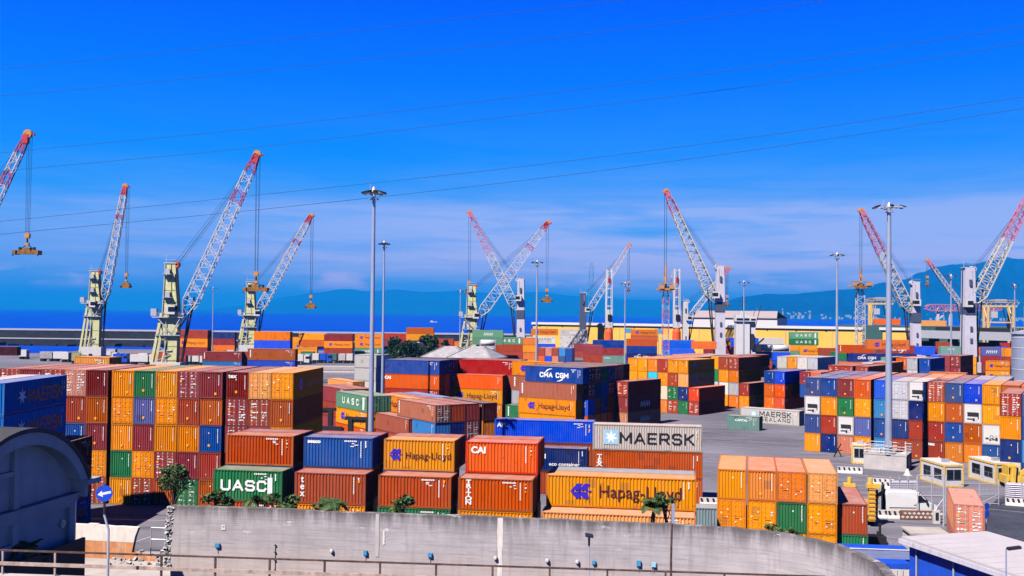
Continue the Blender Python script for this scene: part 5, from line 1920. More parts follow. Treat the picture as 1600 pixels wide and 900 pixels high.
def spreader(parent, c, w, kind, mats=('spreader_paint', 'gold_paint')):
    """hook block and container spreader or grab hanging at c (its top)"""
    c = Vector(c)
    m = MB()
    m.box(c + Vector((0, 0, -0.5)), (1.1, 0.8, 1.2), 0)
    m.tube(c + Vector((0, -0.45, -0.3)), c + Vector((0, 0.45, -0.3)), 0.7, n=12, mi=0)
    m.tube(c + Vector((0, 0, -1.0)), c + Vector((0, 0, -3.0)), 0.22, n=8, mi=1)
    m.box(c + Vector((0, 0, -2.6)), (0.9, 0.7, 0.7), 0)
    hb = part('hook_block', m, [mats[1], 'dark_steel'], parent)
    m = MB()
    b = c + Vector((0, 0, -2.8))
    for s in (-1, 1):
        m.bar(b + Vector((0, 0, 0.2)), b + Vector((s * w * 0.36, 0, -1.5)), 0.2, mi=1)
    if kind == 'frame':
        m.prism([b + Vector((x, -0.8, z)) for x, z in ((-w * .22, -1.9), (-w * .13, -0.7), (w * .13, -0.7), (w * .22, -1.9))], (0, 1.6, 0))
        m.prism([b + Vector((x, -0.5, z)) for x, z in ((-w * .42, -2.2), (-w * .34, -1.3), (w * .34, -1.3), (w * .42, -2.2))], (0, 1.0, 0))
        for s in (-1, 1):
            m.box(b + Vector((0, s * 0.7, -2.15)), (w, 0.3, 0.5))
            m.box(b + Vector((s * w * 0.47, 0, -1.95)), (w * 0.13, 2.4, 1.1))
            m.bar(b + Vector((s * w * 0.5, -1, -2.2)), b + Vector((s * w * 0.53, -1, -2.9)), 0.25, mi=1)
            m.box(b + Vector((s * w * 0.3, 0, -1.0)), (0.5, 0.7, 0.9), 1)
    else:
        m.prism([b + Vector((x, -0.9, z)) for x, z in ((-w * .5, -2.3), (-w * .30, -0.9), (-w * .12, -0.5), (w * .12, -0.5), (w * .30, -0.9), (w * .5, -2.3), (w * .32, -2.7), (-w * .32, -2.7))], (0, 1.8, 0))
        for s in (-1, 1):
            m.box(b + Vector((s * w * 0.42, -1.0, -2.2)), (0.5, 0.3, 0.8), 1)
    part('spreader', m, [mats[0], 'dark_steel'], parent)
def crane(label, d, tower, foot_y, pivot, tip, scheme, hang=None, hang_w=6.0, hang_kind='frame', w0=2.5, w1=1.7, bays=26, cab=None, bands=None, name='harbour_crane', group='harbour cranes on the quay', toph=1.0):
    """tower: (px, top py, half width bottom m, half width top m); everything stands in the plane y = d"""
    P = lambda px, py, dy=0.0: atd(px, py, d) + Vector((0, dy, 0))
    tx, ty, wb, wt = tower
    T = P(tx, ty)
    base = Vector((T.x, d, 0))
    o = root(name, base)
    L = lambda p: p - base
    top = L(T).z
    pv, tp = L(P(*pivot)), L(P(*tip))
    sgn = 1 if tp.x > 0 else -1
    bx = L(P(tx, foot_y)).x
    zf = max(3.2, L(P(tx, foot_y)).z)
    # chassis with outriggers and wheels
    m = MB()
    m.span((bx - 4.5, -3, 1.3), (bx + 4.5, 3, 3.0), 0)
    for sx in (-1, 1):
        m.span((bx + sx * 5.5 - 1, -5, 0), (bx + sx * 5.5 + 1, -3.6, 0.8), 0)
        m.span((bx + sx * 5.5 - 1, 3.6, 0), (bx + sx * 5.5 + 1, 5, 0.8), 0)
        m.bar((bx + sx * 3, -2, 2), (bx + sx * 5.5, -4.3, 0.8), 0.6)
    for i in range(6):
        for y in (-2.6, 2.6):
            m.tube((bx - 3.6 + i * 1.45, y - 0.35, 0.65), (bx - 3.6 + i * 1.45, y + 0.35, 0.65), 0.65, n=10, mi=1)
    part('chassis', m, ['dark_steel', 'black_rubber'], o)
    m = MB()
    m.span((bx - 4.6, -2.6, 3.0), (bx + 3.2, 2.6, 6.4))
    part('machine_house', m, 'white_paint' if scheme == 'cream' else 'grey_paint', o)
    mt = {'cream': ['cream_paint', 'olive_paint', 'galvanised'], 'grey': ['grey_paint', 'slate_paint', 'galvanised'], 'dark': ['slate_paint', 'slate_paint', 'galvanised'], 'white': ['white_paint', 'dark_steel', 'galvanised']}[scheme]
    m = MB()
    zt = top
    if scheme == 'cream':
        mid = pv.z - 1.0
        # upper box of the tower, tapering
        def sec(x, z, h, dep):
            return [Vector((x - h, -dep, z)), Vector((x + h, -dep, z)), Vector((x + h, dep, z)), Vector((x - h, dep, z))]
        a, b, c = sec(bx + (0 - bx) * 0.0, 4.5, wb, 1.7), sec((bx) * 0.45, mid, wb * 1.0, 1.5), sec(0, zt, wt, 1.1)
        for lo, hi in ((b, c),):
            m.add(lo + hi, ((0, 1, 5, 4), (2, 3, 7, 6), (4, 5, 6, 7)), 0)
            m.add(lo + hi, ((1, 2, 6, 5), (3, 0, 4, 7)), 1)
        # lower front leg, thick, and slender back legs
        fl = [Vector((bx + sgn * 0.5 + s * wb * 0.52, y, 4.5)) for s, y in ((-1, -1.3), (1, -1.3), (1, 1.3), (-1, 1.3))]
        for i in range(4):
            j = (i + 1) % 4
            m.quad(fl[i], fl[j], b[j], b[i], 1 if i == 1 else 0)
        for y in (-1.9, 1.9):
            m.bar((bx - sgn * 5.3, y, 4.3), (b[0].x if sgn > 0 else b[1].x, y * 0.7, mid + 1), 0.75, 0.6)
            m.bar((bx - sgn * 2.6, y, 4.3), (bx * 0.5, y * 0.6, mid - 3), 0.4)
        m.bar((bx - sgn * 3.2, -1.5, 9.5), (bx + 0.5, -1.5, 9.8), 0.3); m.bar((bx - sgn * 4.0, 1.5, 5.5), (bx, 1.3, 11), 0.25)
        part('tower', m, mt, o)
        m = MB()                 # stiffening bands, ladder, small platforms and boxes on the tower
        for f in (0.06, 0.28, 0.5, 0.74):
            z = mid + (zt - mid) * f
            hw = wb + (wt - wb) * f
            x = bx * 0.45 * (1 - f)
            m.box((x, 0, z), (2 * hw + 0.12, 3.2 - f, 0.14), 1)
        for f in (0.42, 0.85):
            z = mid + (zt - mid) * f
            x = bx * 0.45 * (1 - f)
            m.box((x - sgn * (wb * 0.2), -1.75, z), (1.3, 0.7, 1.5), 0)
            m.box((x - sgn * (wb * 0.2), -2.0, z - 0.8), (2.6, 1.2, 0.12), 0)
        m.bar((bx * .45 - sgn * wb * 0.9, -1.75, mid), (-sgn * wt * 0.95, -1.4, zt), 0.16, mi=0)
        m.bar((bx * .45 + sgn * wb * 0.25, -1.62, mid), (sgn * wt * 0.2, -1.25, zt), 0.12, mi=1)
        m.bar((bx * .45 + sgn * wb * 1.0, -1.6, mid + 2), (sgn * wt * 1.0, -1.25, zt - 3), 0.22, mi=2)
        for f in (0.15, 0.45, 0.75):
            z = 5 + (mid - 6) * f
            x = bx + (bx * 0.45 - bx) * f
            m.box((x + sgn * 0.4 * (1 - f), 0, z), (wb * (1.2 + .5 * f), 2.9, 0.14), 1)
        m.bar((bx - sgn * 4.6, -1.9, 6.5), (bx + 0.2, -1.4, 8.5), 0.18, mi=0); m.bar((bx - sgn * 3.2, -1.8, 11.0), (bx * 0.7, -1.5, 8.6), 0.18, mi=0)
        m.bar((bx - sgn * 1.5, -2.0, 4.5), (bx - sgn * 1.2, -1.8, mid - 1), 0.14, mi=0)
        part('ladder_platform', m, ['galvanised', 'olive_paint', 'dark_steel'], o)
        m = MB()                 # gallery around the tower
        m.span((-wb * 1.9, -2.6, mid - 0.2), (wb * 1.9, 2.6, mid + 0.1), 0)
        for x in (-wb * 1.9, 0, wb * 1.9):
            m.bar((x, -2.6, mid), (x, -2.6, mid + 1.1), 0.09)
        m.bar((-wb * 1.9, -2.6, mid + 1.1), (wb * 1.9, -2.6, mid + 1.1), 0.09); m.bar((-wb * 1.9, -2.6, mid + .6), (wb * 1.9, -2.6, mid + .6), 0.07)
        m.span((-wb * 1.5, -2.3, mid - 5.2), (wb * 1.5, 2.3, mid - 5.0), 0)
        m.bar((-wb * 1.5, -2.3, mid - 4.1), (wb * 1.5, -2.3, mid - 4.1), 0.08)
        m.bar((-wb * 1.3, -2.2, mid - .2), (wb * .6, -2.2, mid - 5), 0.28); m.bar((wb * 1.5, -2.2, mid - .2), (wb * .4, -2.2, mid - 5), 0.28)
        m.bar((sgn * wb, -1.5, mid - 3.0), pv + Vector((0, -1.4, -0.8)), 0.4); m.bar((sgn * wb, 1.5, mid - 3.0), pv + Vector((0, 1.4, -0.8)), 0.4)
        m.bar((sgn * wb, -1.5, mid), pv + Vector((0, -1.4, 0)), 0.45); m.bar((sgn * wb, 1.5, mid), pv + Vector((0, 1.4, 0)), 0.45)
        m.box((-sgn * wb * 1.8, -1.2, mid + 1.3), (1.6, 1.6, 2.0), 0)
        part('gallery', m, 'galvanised', o)
    else:
        m.add([Vector(v) for v in ((bx - wb, -wb, 4), (bx + wb, -wb, 4), (bx + wb, wb, 4), (bx - wb, wb, 4), (-wt, -wt, zt), (wt, -wt, zt), (wt, wt, zt), (-wt, wt, zt))],
              ((0, 1, 5, 4), (1, 2, 6, 5), (2, 3, 7, 6), (3, 0, 4, 7), (4, 5, 6, 7)), 0)
        m.span((-wb * 0.9, -wb * 0.98, pv.z - 4.2), (wb * .9, wb * .9, pv.z - 0.4), 1) if scheme == 'grey' else None
        m.bar((-sgn * wb * 1.15, 0, 6), (-sgn * wt * 1.25, 0, zt), 0.2, mi=1); m.box((0, -wb * 0.9, zt - 5), (wt * 0.5, 0.5, 2.2), 1); m.bar((sgn * wt * 0.5, -wt * 1.06, pv.z + 2), (sgn * wt * 0.4, -wt * 1.04, zt - 1), 0.15, mi=2)
        for z in (pv.z - 9, pv.z - 13):
            m.box((0.1, -wb * 1.04, z), (wb * 0.4, 0.1, 1.6), 1)
        part('tower', m, mt, o)
        m = MB()
        m.bar((sgn * wb * .6, -1.5, pv.z - 1), pv + Vector((0, -1.2, 0)), 0.5); m.bar((sgn * wb * .6, 1.5, pv.z - 1), pv + Vector((0, 1.2, 0)), 0.5)
        part('boom_bracket', m, 'galvanised', o)
    # cab
    cx, cz = (sgn * wb * 1.25, pv.z + 0.6) if cab is None else (L(P(*cab)).x, L(P(*cab)).z)
    m = MB(); m.box((cx, -2.2, cz), (2.5, 2.3, 2.5))
    cb = part('cab', m, 'white_paint', o)
    m = MB(); m.box((cx + sgn * 0.35, -2.25, cz + 0.15), (1.85, 2.34, 1.3))
    part('window', m, 'dark_glass', cb)
    # head sheaves of the tower
    m = MB()
    m.tube((sgn * wt * 0.9, -1, zt - 0.3), (sgn * wt * 0.9, 1, zt - 0.3), 1.0, n=14)
    m.span((-wt * 1.25, -1.3, zt), (wt * 1.25, 1.3, zt + 0.3), 1)
    m.bar((-wt, 0, zt), (-wt, 0, zt + 2.6), 0.12, mi=1); m.bar((-wt * 1.2, -1.3, zt + 1.1), (wt * 1.2, -1.3, zt + 1.1), 0.08, mi=1)
    part('tower_head', m, ['orange_paint' if scheme == 'cream' else 'grey_paint', 'galvanised'], o)
    # boom
    m = MB()
    bands = bands or {'cream': [(0.70, 0), (0.76, 1), (0.90, 0), (1.0, 1)], 'grey': [(0.58, 2), (1.0, 3)], 'dark': [(1.0, 0)], 'white': [(0.8, 0), (1.0, 3)]}[scheme]
    th = 0.24 if d < 330 else 0.30
    lattice(m, pv, tp, w0, w1, bays, (0, 1, 0), th, bands)
    part('boom', m, ['boom_white', 'boom_red', 'boom_cream', 'boom_pink'], o)
    dirb = (tp - pv).normalized()
    m = MB()
    m.tube(tp + Vector((0, -0.5, 0)), tp + Vector((0, 0.5, 0)), 1.1, n=16, mi=1)
    m.box(tp - dirb * 1.5, (1.5, 1.3, 2.2), 0); m.bar(tp, tp + Vector((sgn * 1.7, 0, -0.2)), 0.6)
    part('boom_head', m, ['boom_red' if scheme == 'cream' else 'boom_pink', 'gold_paint'], o)
    m = MB()
    for k, y in ((0.0, -0.7), (1.0, 0.7), (2.0, -0.3), (3.0, 0.3)):
        m.tube(Vector((sgn * wt, y, zt + 0.5 - k * 0.55)), tp - dirb * (0.5 + k * 2.2), 0.042, n=4, cap=False)
    part('luffing_rope', m, 'cable', o)
    m = MB(); m.tube(pv + dirb * 6 + Vector((0, 0, -0.8)), (bx + sgn * wb * 1.2, 0, 5.5), 0.28, n=8); m.tube(pv + dirb * 2.5 + Vector((0, 0, -.8)), (bx + sgn * wb * 1.2, 0, 5.5), 0.16, 0.42, n=8)
    part('luffing_cylinder', m, 'dark_steel', o)
    if hang:
        h = L(P(*hang))
        m = MB()
        for y, x in ((-0.5, -0.35), (0.5, -0.35), (-0.5, 0.35), (0.5, 0.35)):
            m.tube(Vector((h.x + x * 1.3, y, tp.z)), Vector((h.x + x, y * 0.7, h.z)), 0.045, n=4, cap=False)
        part('hoist_rope', m, 'cable', o)
        spreader(o, h, hang_w, hang_kind)
    return tag(o, label, 'crane', group)
crane('cream harbour crane at the far left edge, only its pink boom tip in view', 265, (-105, 395, 2.3, 1.3), 590, (-82, 470), (44, 209), 'cream', (43, 366), 6.2)
crane('cream harbour crane with a steep white boom, first from the breakwater end', 400, (149, 424, 2.3, 1.6), 552, (163, 470), (196, 291), 'cream', (197.5, 428), 4.2, 'grab', bays=24, w0=2.9, w1=2.0, cab=(149, 475))
crane('largest cream harbour crane with a long white boom and red bands', 288, (268, 412, 2.3, 1.45), 572, (290, 490), (402, 241), 'cream', (400.5, 426), 6.4, w0=3.9, w1=2.4, cab=(272, 484))
crane('cream harbour crane whose tower stands behind the hanging yellow spreader', 440, (392, 441, 2.3, 1.6), 545, (403, 489), (486, 337), 'cream', (486, 462), 5.0, 'grab', w0=3.6, w1=2.3, bays=24, cab=(404, 489))
crane('cream harbour crane whose white boom crosses the pale pink one', 430, (737, 446, 2.4, 1.7), 552, (750, 492), (856, 348), 'cream', (854.5, 452), 5.0, 'grab', w0=4.4, w1=2.6, bays=24, cab=(744, 493))
crane('grey-towered harbour crane with a pale pink boom leaning to the sea', 455, (813.5, 436, 1.9, 1.4), 545, (806, 483), (734, 332), 'grey', (733, 440), 3.5, w0=4.2, w1=2.2, bays=28, cab=(810, 466))
crane('tall grey harbour crane beside the white ship tower, cream boom', 395, (1125, 416, 1.9, 1.4), 540, (1115, 470), (1041, 299), 'grey', (1039.5, 434), 4.0, w0=4.4, bands=[(0.8, 2), (0.97, 3), (1.0, 1)], w1=2.2, bays=30, cab=(1117, 461))
crane('grey harbour crane with a red-white boom behind the tall lamp mast', 400, (1430, 441, 1.9, 1.3), 536, (1421, 487), (1346, 329), 'grey', (1345, 430), 3.6, w0=4.0, w1=2.2, bays=28, cab=(1429, 473))
crane('grey harbour crane at the right edge with its boom leaving the picture', 345, (1513, 419, 2.1, 1.6), 540, (1523, 472), (1612, 300), 'grey', None, w0=4.4, w1=2.3, bays=30, cab=(1508, 474))
crane('small dark-towered harbour crane with a thin white boom in the middle', 560, (911, 458, 2.0, 1.3), 520, (919, 488), (983, 383), 'dark', (982, 440), 1.6, 'grab', w0=3.6, w1=1.8, bays=24, cab=(917, 484))
crane('small white harbour crane with a short boom behind the tall grey one', 520, (1071, 470, 1.4, 1.1), 525, (1074, 500), (1138, 419), 'white', (1136, 462), 1.6, 'grab', w0=3.0, w1=1.8, bays=20, cab=(1075, 497))
crane('small grey harbour crane with a thin boom before the mountain', 560, (1512, 458, 1.6, 1.2), 520, (1505, 482), (1450, 407), 'white', (1449, 432), 1.6, 'grab', w0=2.6, w1=1.5, bays=22, cab=(1509, 480))

def mast_crane(px, top, foot, d, label):
    """a ship's or jib crane seen end on: white twin-post tower on an orange pedestal"""
    p = atd(px, foot, d)
    o = root('jib_crane', (p.x, d, 0))
    zt, zf = atd(px, top, d).z, p.z
    m = MB(); m.tube((0, 0, 0), (0, 0, zf + 3.4), 2.1, 1.7, n=16); m.tube((0, 0, zf + 3.4), (0, 0, zf + 5), 1.7, 1.2, n=16)
    part('pedestal', m, 'orange_paint', o)
    m = MB()
    m.span((-1.4, -1.3, zf + 5), (1.4, 1.3, zf + 12.5))
    part('turret', m, 'white_paint', o)
    m = MB()
    for s in (-1, 1):
        m.bar((s * 1.2, 0, zf + 12), (s * 0.95, 0, zt), 0.7)
    for k in range(5):
        z = zf + 14 + k * (zt - zf - 14) / 4.2
        m.bar((-1.1, 0, z), (1.1, 0, z), 0.5)
    m.box((0, -0.5, zf + (zt - zf) * 0.84), (1.0, 0.8, 2.2), 1)
    part('jib', m, ['white_paint', 'boom_red'], o)
    m = MB(); m.box((0.2, -1.5, zf + 9.3), (1.6, 0.6, 2.4))
    part('window', m, 'dark_glass', o)
    m = MB(); m.tube((0, -1.0, zt), (0, -2.2, zf + 6), 0.08, n=4)
    part('hoist_rope', m, 'cable', o)
    tag(o, label, 'crane', 'jib cranes on orange pedestals')
mast_crane(951, 421, 531, 425, 'white jib crane on an orange pedestal beside the small dark crane')
mast_crane(1057, 420, 531, 425, 'white jib crane on an orange pedestal beside the lattice mast')
def lattice_tower(px, top, foot, d, w, bays, mats, label, name, plat=None, lean=0.0, cat='mast', z0=None):
    p = atd(px, foot, d)
    o = root(name, (p.x, d, 0))
    zt = atd(px, top, d).z
    m = MB()
    lattice(m, (0, 0, 0.0), (lean, 0, zt), w, w * 0.85, bays, (0, 1, 0), max(0.12, w * 0.07), mats)
    part('lattice', m, ['boom_white', 'boom_red', 'pale_blue_paint', 'galvanised', 'boom_pink'], o)
    if plat:
        m = MB()
        z = atd(px, plat, d).z
        m.box((0, 0, z), (w * 2.4, w * 2, 0.5)); m.box((0, 0, z + 1.8), (w * 2.2, w * 1.8, 0.2))
        for s in (-1, 1):
            m.bar((s * w * 1.1, -w, z), (s * w * 1.1, -w, z + 1.8), 0.2); m.box((s * w * .7, -w, z + .7), (w * .6, .5, 1.2))
        m.tube((0, 0, z), (0, 0, z + 8), 0.3, n=6)
        part('platform', m, 'gold_paint', o)
    tag(o, label, cat)
alt = [(i / 12, 3 + i % 2) for i in range(1, 13)]
lattice_tower(1039.5, 452, 560, 330, 2.2, 30, alt, 'red and white lattice mast with a platform, right of the jib crane pedestal', 'lattice_mast', 452)
lattice_tower(1067, 424, 520, 600, 3.4, 24, alt, 'slender red lattice jib leaning before the hills', 'lattice_jib', None, -6.0, 'crane')
lattice_tower(921, 411, 520, 640, 3.0, 26, [(1.0, 2)], 'thin pale blue lattice crane jib beside the small dark crane', 'lattice_jib', None, 1.0, 'crane')
lattice_tower(1344, 452, 540, 420, 3.4, 22, [(1.0, 0)], 'white lattice mast with a dark platform before the yellow gantry', 'lattice_mast', 447)

def gantry(px, top, foot, d, w, label):
    p = atd(px, foot, d)
    o = root('gantry_crane', (p.x, d, 0), R(-12))
    zt = atd(px, top, d).z
    m = MB()
    for x in (-w / 2, w / 2):
        for y in (-4, 4):
            m.span((x - 0.5, y - 0.45, 0), (x + 0.5, y + 0.45, zt)); m.bar((x, y, zt * 0.55), (x * 0.5, y, zt), 0.3)
    part('leg', m, 'faded_yellow', o)
    m = MB()
    for y in (-4, 4):
        m.span((-w / 2 - 1.5, y - .4, zt), (w / 2 + 1.5, y + .4, zt + 0.8)); m.span((-w / 2 - 1.5, y - .3, zt + 2.2), (w / 2 + 1.5, y + .3, zt + 2.7))
        for k in range(7):
            m.bar((-w / 2 - 1.5 + k * (w + 3) / 6, y, zt + .6), (-w / 2 - 1.5 + (k + .5) * (w + 3) / 6, y, zt + 2.4), 0.2)
        m.span((-w / 2, y - .3, zt * .72), (w / 2, y + .3, zt * .72 + .6))
    for x in (-w / 2, w / 2):
        m.bar((x, -4, zt - 7), (x, 4, zt), 0.5)
    part('girder', m, 'faded_yellow', o)
    m = MB(); m.span((-2.5, -4.5, zt + 2), (2.5, 4.5, zt + 3.6)); m.span((-w / 2 + 1.2, -5.2, zt - 5), (-w / 2 + 4, -3, zt - 2))
    part('trolley', m, 'galvanised', o)
    m = MB()
    for k in range(14):
        m.bar((-w / 2 - 1.5 + k * (w + 3) / 13, -4.8, zt + 2), (-w / 2 - 1.5 + k * (w + 3) / 13, -4.8, zt + 3.2), 0.12)
    m.bar((-w / 2 - 1.5, -4.8, zt + 3.2), (w / 2 + 1.5, -4.8, zt + 3.2), 0.14)
    part('railing', m, 'faded_yellow', o)
    tag(o, label, 'gantry crane', 'yellow gantry cranes')
gantry(1374, 476, 515, 520, 9, 'yellow gantry crane behind the warehouse roof, left of the grey crane')
gantry(1560, 480, 515, 480, 11, 'yellow gantry crane beyond the viaduct near the silo')

# ship's cargo and cranes beyond the viaduct
GS = 'containers on the ships beyond the viaduct'
for i, (px, py, t, ref) in enumerate(((1366, 498, 'orS', 'below the yellow gantry'), (1366, 503, 'dbS', 'lower, below the yellow gantry'), (1391, 503.5, 'bbS', 'beside the mast behind the warehouse'), (1438, 500.5, 'loS', 'just right of the grey tower'),
                                      (1462, 504, 'roS', 'brown, before the far cranes'), (1470, 500, 'oS', 'upper one before the far cranes'), (1487, 501.5, 'rrS', 'clear red, left of the great grey tower'), (1589, 505.5, 'pkS', 'at the picture edge above the silo'))):
    d = 500
    p = atd(px, py, d)
    container(t, Vector((p.x + 6.1, d, p.z - 2.89)), R(-3), 12.19, 2.89, 'C', f"{PAL[t[:-1]][0]} container on a ship beyond the viaduct, {ref}", GS)
ds = atd(1366, 507, 506)
m = MB(); m.span((ds.x - 8, 495, -2), (ds.x + 110, 540, ds.z - 0.4))
sh = root('cargo_ship', (0, 0, 0)); part('hull', m, 'hull_teal', sh)
m = MB(); m.span((ds.x + 86, 500, ds.z - 0.4), (ds.x + 98, 530, ds.z + 10)); m.tube((ds.x + 92, 515, ds.z + 10), (ds.x + 92, 515, ds.z + 18), 0.5, n=8)
part('deckhouse', m, 'white_paint', sh)
tag(sh, 'hull of a cargo ship lying beyond the viaduct and the warehouse', 'ship')
p = atd(1500, 486, 640)
o = root('quay_crane', (p.x, 640, 0))
m = MB()
lattice(m, (-22, 0, p.z + 2), (26, 0, p.z + 2), 4.0, 3.0, 16, (0, 1, 0), 0.5, [(1.0, 0)])
part('boom', m, ['boom_pink'], o)
m = MB()
for x in (-14, -6):
    m.bar((x, 0, 0), (x, 0, p.z + 2), 1.6)
m.bar((-14, 0, p.z - 6), (-6, 0, p.z + 2), .8)
part('tower', m, 'grey_paint', o)
tag(o, 'far quay crane with a level red and white boom before the mountain', 'crane')

# ------------------------------------------------------------------ floodlight masts
def mast(px, top, d, dia, label, heads=8, foot=0.0, r=1.9, ring=True):
    p = atd(px, top, d)
    o = root('lamp_mast', (p.x, d, foot))
    h = p.z - foot
    m = MB(); m.tube((0, 0, 0), (0, 0, h), dia / 2, dia * 0.26, n=14, cap=False)
    s = part('pole', m, 'mast_steel', o); smooth(s)
    m = MB()
    n = 16
    pts = [(math.cos(2 * math.pi * i / n) * r * .55, math.sin(2 * math.pi * i / n) * r * .55, h - 0.25) for i in range(n + 1)]
    m.line(pts, 0.07, 5)
    for i in range(4):
        a = math.pi * i / 4
        m.bar((math.cos(a) * r, math.sin(a) * r, h - 0.15), (-math.cos(a) * r, -math.sin(a) * r, h - 0.15), 0.09)
    m.tube((0, 0, h), (0, 0, h + 0.5), 0.3, 0.12, n=8); m.tube((-r * .4, 0, h), (-r * .4, 0, h + 0.9), 0.04, n=4)
    m.span((-0.5, -0.4, h - 0.9), (0.5, 0.4, h - 0.75))
    part('lamp_ring', m, 'galvanised', o)
    for i in range(heads):
        a = 2 * math.pi * (i + 0.35) / heads
        c = Vector((math.cos(a) * r, math.sin(a) * r, h - 0.12))
        m = MB()
        rot = Matrix.Rotation(a, 3, 'Z') @ Matrix.Rotation(R(18), 3, 'Y')
        m.box(c + Vector((0, 0, 0.03)), (0.72, 0.46, 0.15), 0, rot)
        m.box(c + Vector((0, 0, -0.09)), (0.6, 0.36, 0.06), 1, rot)
        part('floodlight', m, ['dark_steel', 'galvanised'], o)
    m = MB(); m.box((0, -dia / 2 - .05, 1.4), (0.4, 0.15, 0.9)); m.tube((0, 0, -0.02), (0, 0, 0.12), dia * 0.8, n=16)
    part('base_plate', m, 'galvanised', o)
    return tag(o, label, 'lamp mast', 'tall floodlight masts')
mast(584.5, 299, 110, 0.66, 'tall grey floodlight mast rising behind the blue short container', r=1.0)
mast(600.5, 380, 195, 0.62, 'slimmer floodlight mast just right of the tallest one by the white stack', r=0.8)
mast(1389, 322, 142, 1.05, 'tall floodlight mast standing on the concrete base with railings', foot=2.17, r=1.95, heads=6)
mast(1308, 398, 228, 0.75, 'floodlight mast rising behind the colourful container block', r=1.3, heads=6)
mast(839.5, 409.5, 262, 0.7, 'floodlight mast between the fifth and sixth cranes, before the warehouse end', r=1.3, heads=6)
mast(333.5, 450, 440, 0.6, 'thin far lamp mast by the sea between two cream cranes', r=1.2, heads=4)
mast(719.5, 455, 430, 0.6, 'thin far lamp mast left of the crane with the crossing boom', r=1.3, heads=4)
mast(977, 443, 360, 0.65, 'thin lamp mast before the yellow warehouse, right of the jib crane', r=1.5, heads=6)
mast(1162.5, 441, 320, 0.6, 'thin lamp mast in front of the white ship tower', r=1.5, heads=6)
mast(1486, 431, 300, 0.65, 'lamp mast between the two large grey cranes at the right', r=1.3, heads=4)
mast(1585.5, 446, 330, 0.6, 'lamp mast above the silo at the right edge', r=1.2, heads=4)
mast(1340, 452, 400, 0.45, 'thin pale pole beside the white lattice mast', r=0.9, heads=4)

# the concrete base under the second mast
pb = at(1349.5, 732, 0)
cb = root('mast_base', (pb.x, pb.y, 0), R(-29))
bw, bdp, bh = 5.6, 5.0, 2.05
m = MB(); m.span((0, 0, 0), (bw, bdp, bh)); m.span((-0.05, -0.05, bh), (bw + .05, bdp + .05, bh + 0.12))
part('block', m, 'pale_concrete', cb)
m = MB()
for i in range(7):
    for (x, y) in ((i * bw / 6, 0.05), (i * bw / 6, bdp - 0.05)):
        m.tube((x, y, bh + .12), (x, y, bh + 1.25), 0.03, n=5)
for i in range(1, 5):
    for x in (0.05, bw - 0.05):
        m.tube((x, i * bdp / 5, bh + .12), (x, i * bdp / 5, bh + 1.25), 0.03, n=5)
for z in (0.45, 0.85, 1.25):
    for a, b in (((0, .05), (bw, .05)), ((0, bdp - .05), (bw, bdp - .05)), ((0.05, 0), (0.05, bdp)), ((bw - .05, 0), (bw - .05, bdp))):
        m.tube((*a, bh + z), (*b, bh + z), 0.028, n=5)
part('railing', m, 'galvanised', cb)
m = MB(); m.span((bw + 0.002, 1.5, 0.1), (bw + 0.04, 2.7, 1.8))
part('steel_door', m, 'dark_steel', cb)
m = MB(); m.span((0.7, 1.2, bh + .12), (2.0, 2.0, bh + 0.7)); m.span((2.4, 0.6, bh + .12), (2.9, 1.1, bh + 0.95))
part('winch_box', m, 'galvanised', cb)
tag(cb, 'grey concrete block with railings on top carrying the tall floodlight mast', 'mast base')

# ------------------------------------------------------------------ site cabins
def cabin(pc, ang, w, l, h, label, small=False):
    """corner pc is the corner nearest to the viewer; the end of width w runs right, the long side runs left and back"""
    o = root('site_cabin', (pc.x, pc.y, 0), R(ang))
    m = MB(); m.span((0.0, 0.0, 0.15), (w, l, h - 0.2))
    part('wall', m, 'white_paint', o)
    m = MB()
    for x in (0, w):
        for y in (0, l):
            m.box((x, y, h / 2), (0.18, 0.18, h - 0.1))
    for z in (0.1, h - 0.12):
        for y in (0, l):
            m.box((w / 2, y, z), (w, 0.16, 0.2))
        for x in (0, w):
            m.box((x, l / 2, z), (0.16, l, 0.2))
    part('frame', m, 'yellow_paint', o)
    m = MB(); m.span((-0.05, -0.05, h - 0.02), (w + .05, l + .05, h + 0.06))
    part('roof', m, 'plastic_white', o)
    def window(x0, x1, y0, y1, z0, z1):
        m = MB()
        m.span((x0 - .04, y0 - .04, z0 - .04), (x1 + .04, y1 + .04, z1 + .04))
        f = part('window', m, 'galvanised', o)
        m = MB()
        if x1 - x0 > y1 - y0:
            c = (x0 + x1) / 2
            m.span((x0, y0 - .06, z0), (c - .04, y1, z1)); m.span((c + .04, y0 - .06, z0), (x1, y1, z1))
        else:
            c = (y0 + y1) / 2
            zm = z0 + (z1 - z0) * 0.42
            m.span((x0 - .06, y0, zm + .05), (x1, y1, z1)); m.span((x0 - .06, y0, z0), (x1, c - .04, zm)); m.span((x0 - .06, c + .04, z0), (x1, y1, zm))
        part('pane', m, 'dark_glass', f)
    window(0.3, w - 0.3, -0.03, 0.0, 0.95, 2.15)
    if not small:
        window(-0.03, 0.0, l * 0.10, l * 0.40, 0.9, 2.1)
        window(-0.03, 0.0, l * 0.56, l * 0.86, 0.9, 2.1)
    m = MB(); m.span((w * .35, l * .3, h + 0.06), (w * .35 + .8, l * .3 + .6, h + 0.45))
    part('roof_unit', m, 'galvanised', o)
    if not small:
        m = MB(); m.span((-0.04, l * 0.43, 0.2), (-0.005, l * 0.53, 2.2))
        part('door', m, 'grey_paint', o)
    tag(o, label, 'site cabin', 'white and yellow site cabins')
def corner(px, top, h):
    return at(px, top, h)
cabin(corner(1475.5, 726.5, 2.75), 5, 2.4, 6.0, 2.75, 'white cabin with yellow edges, left one behind the wire gate')
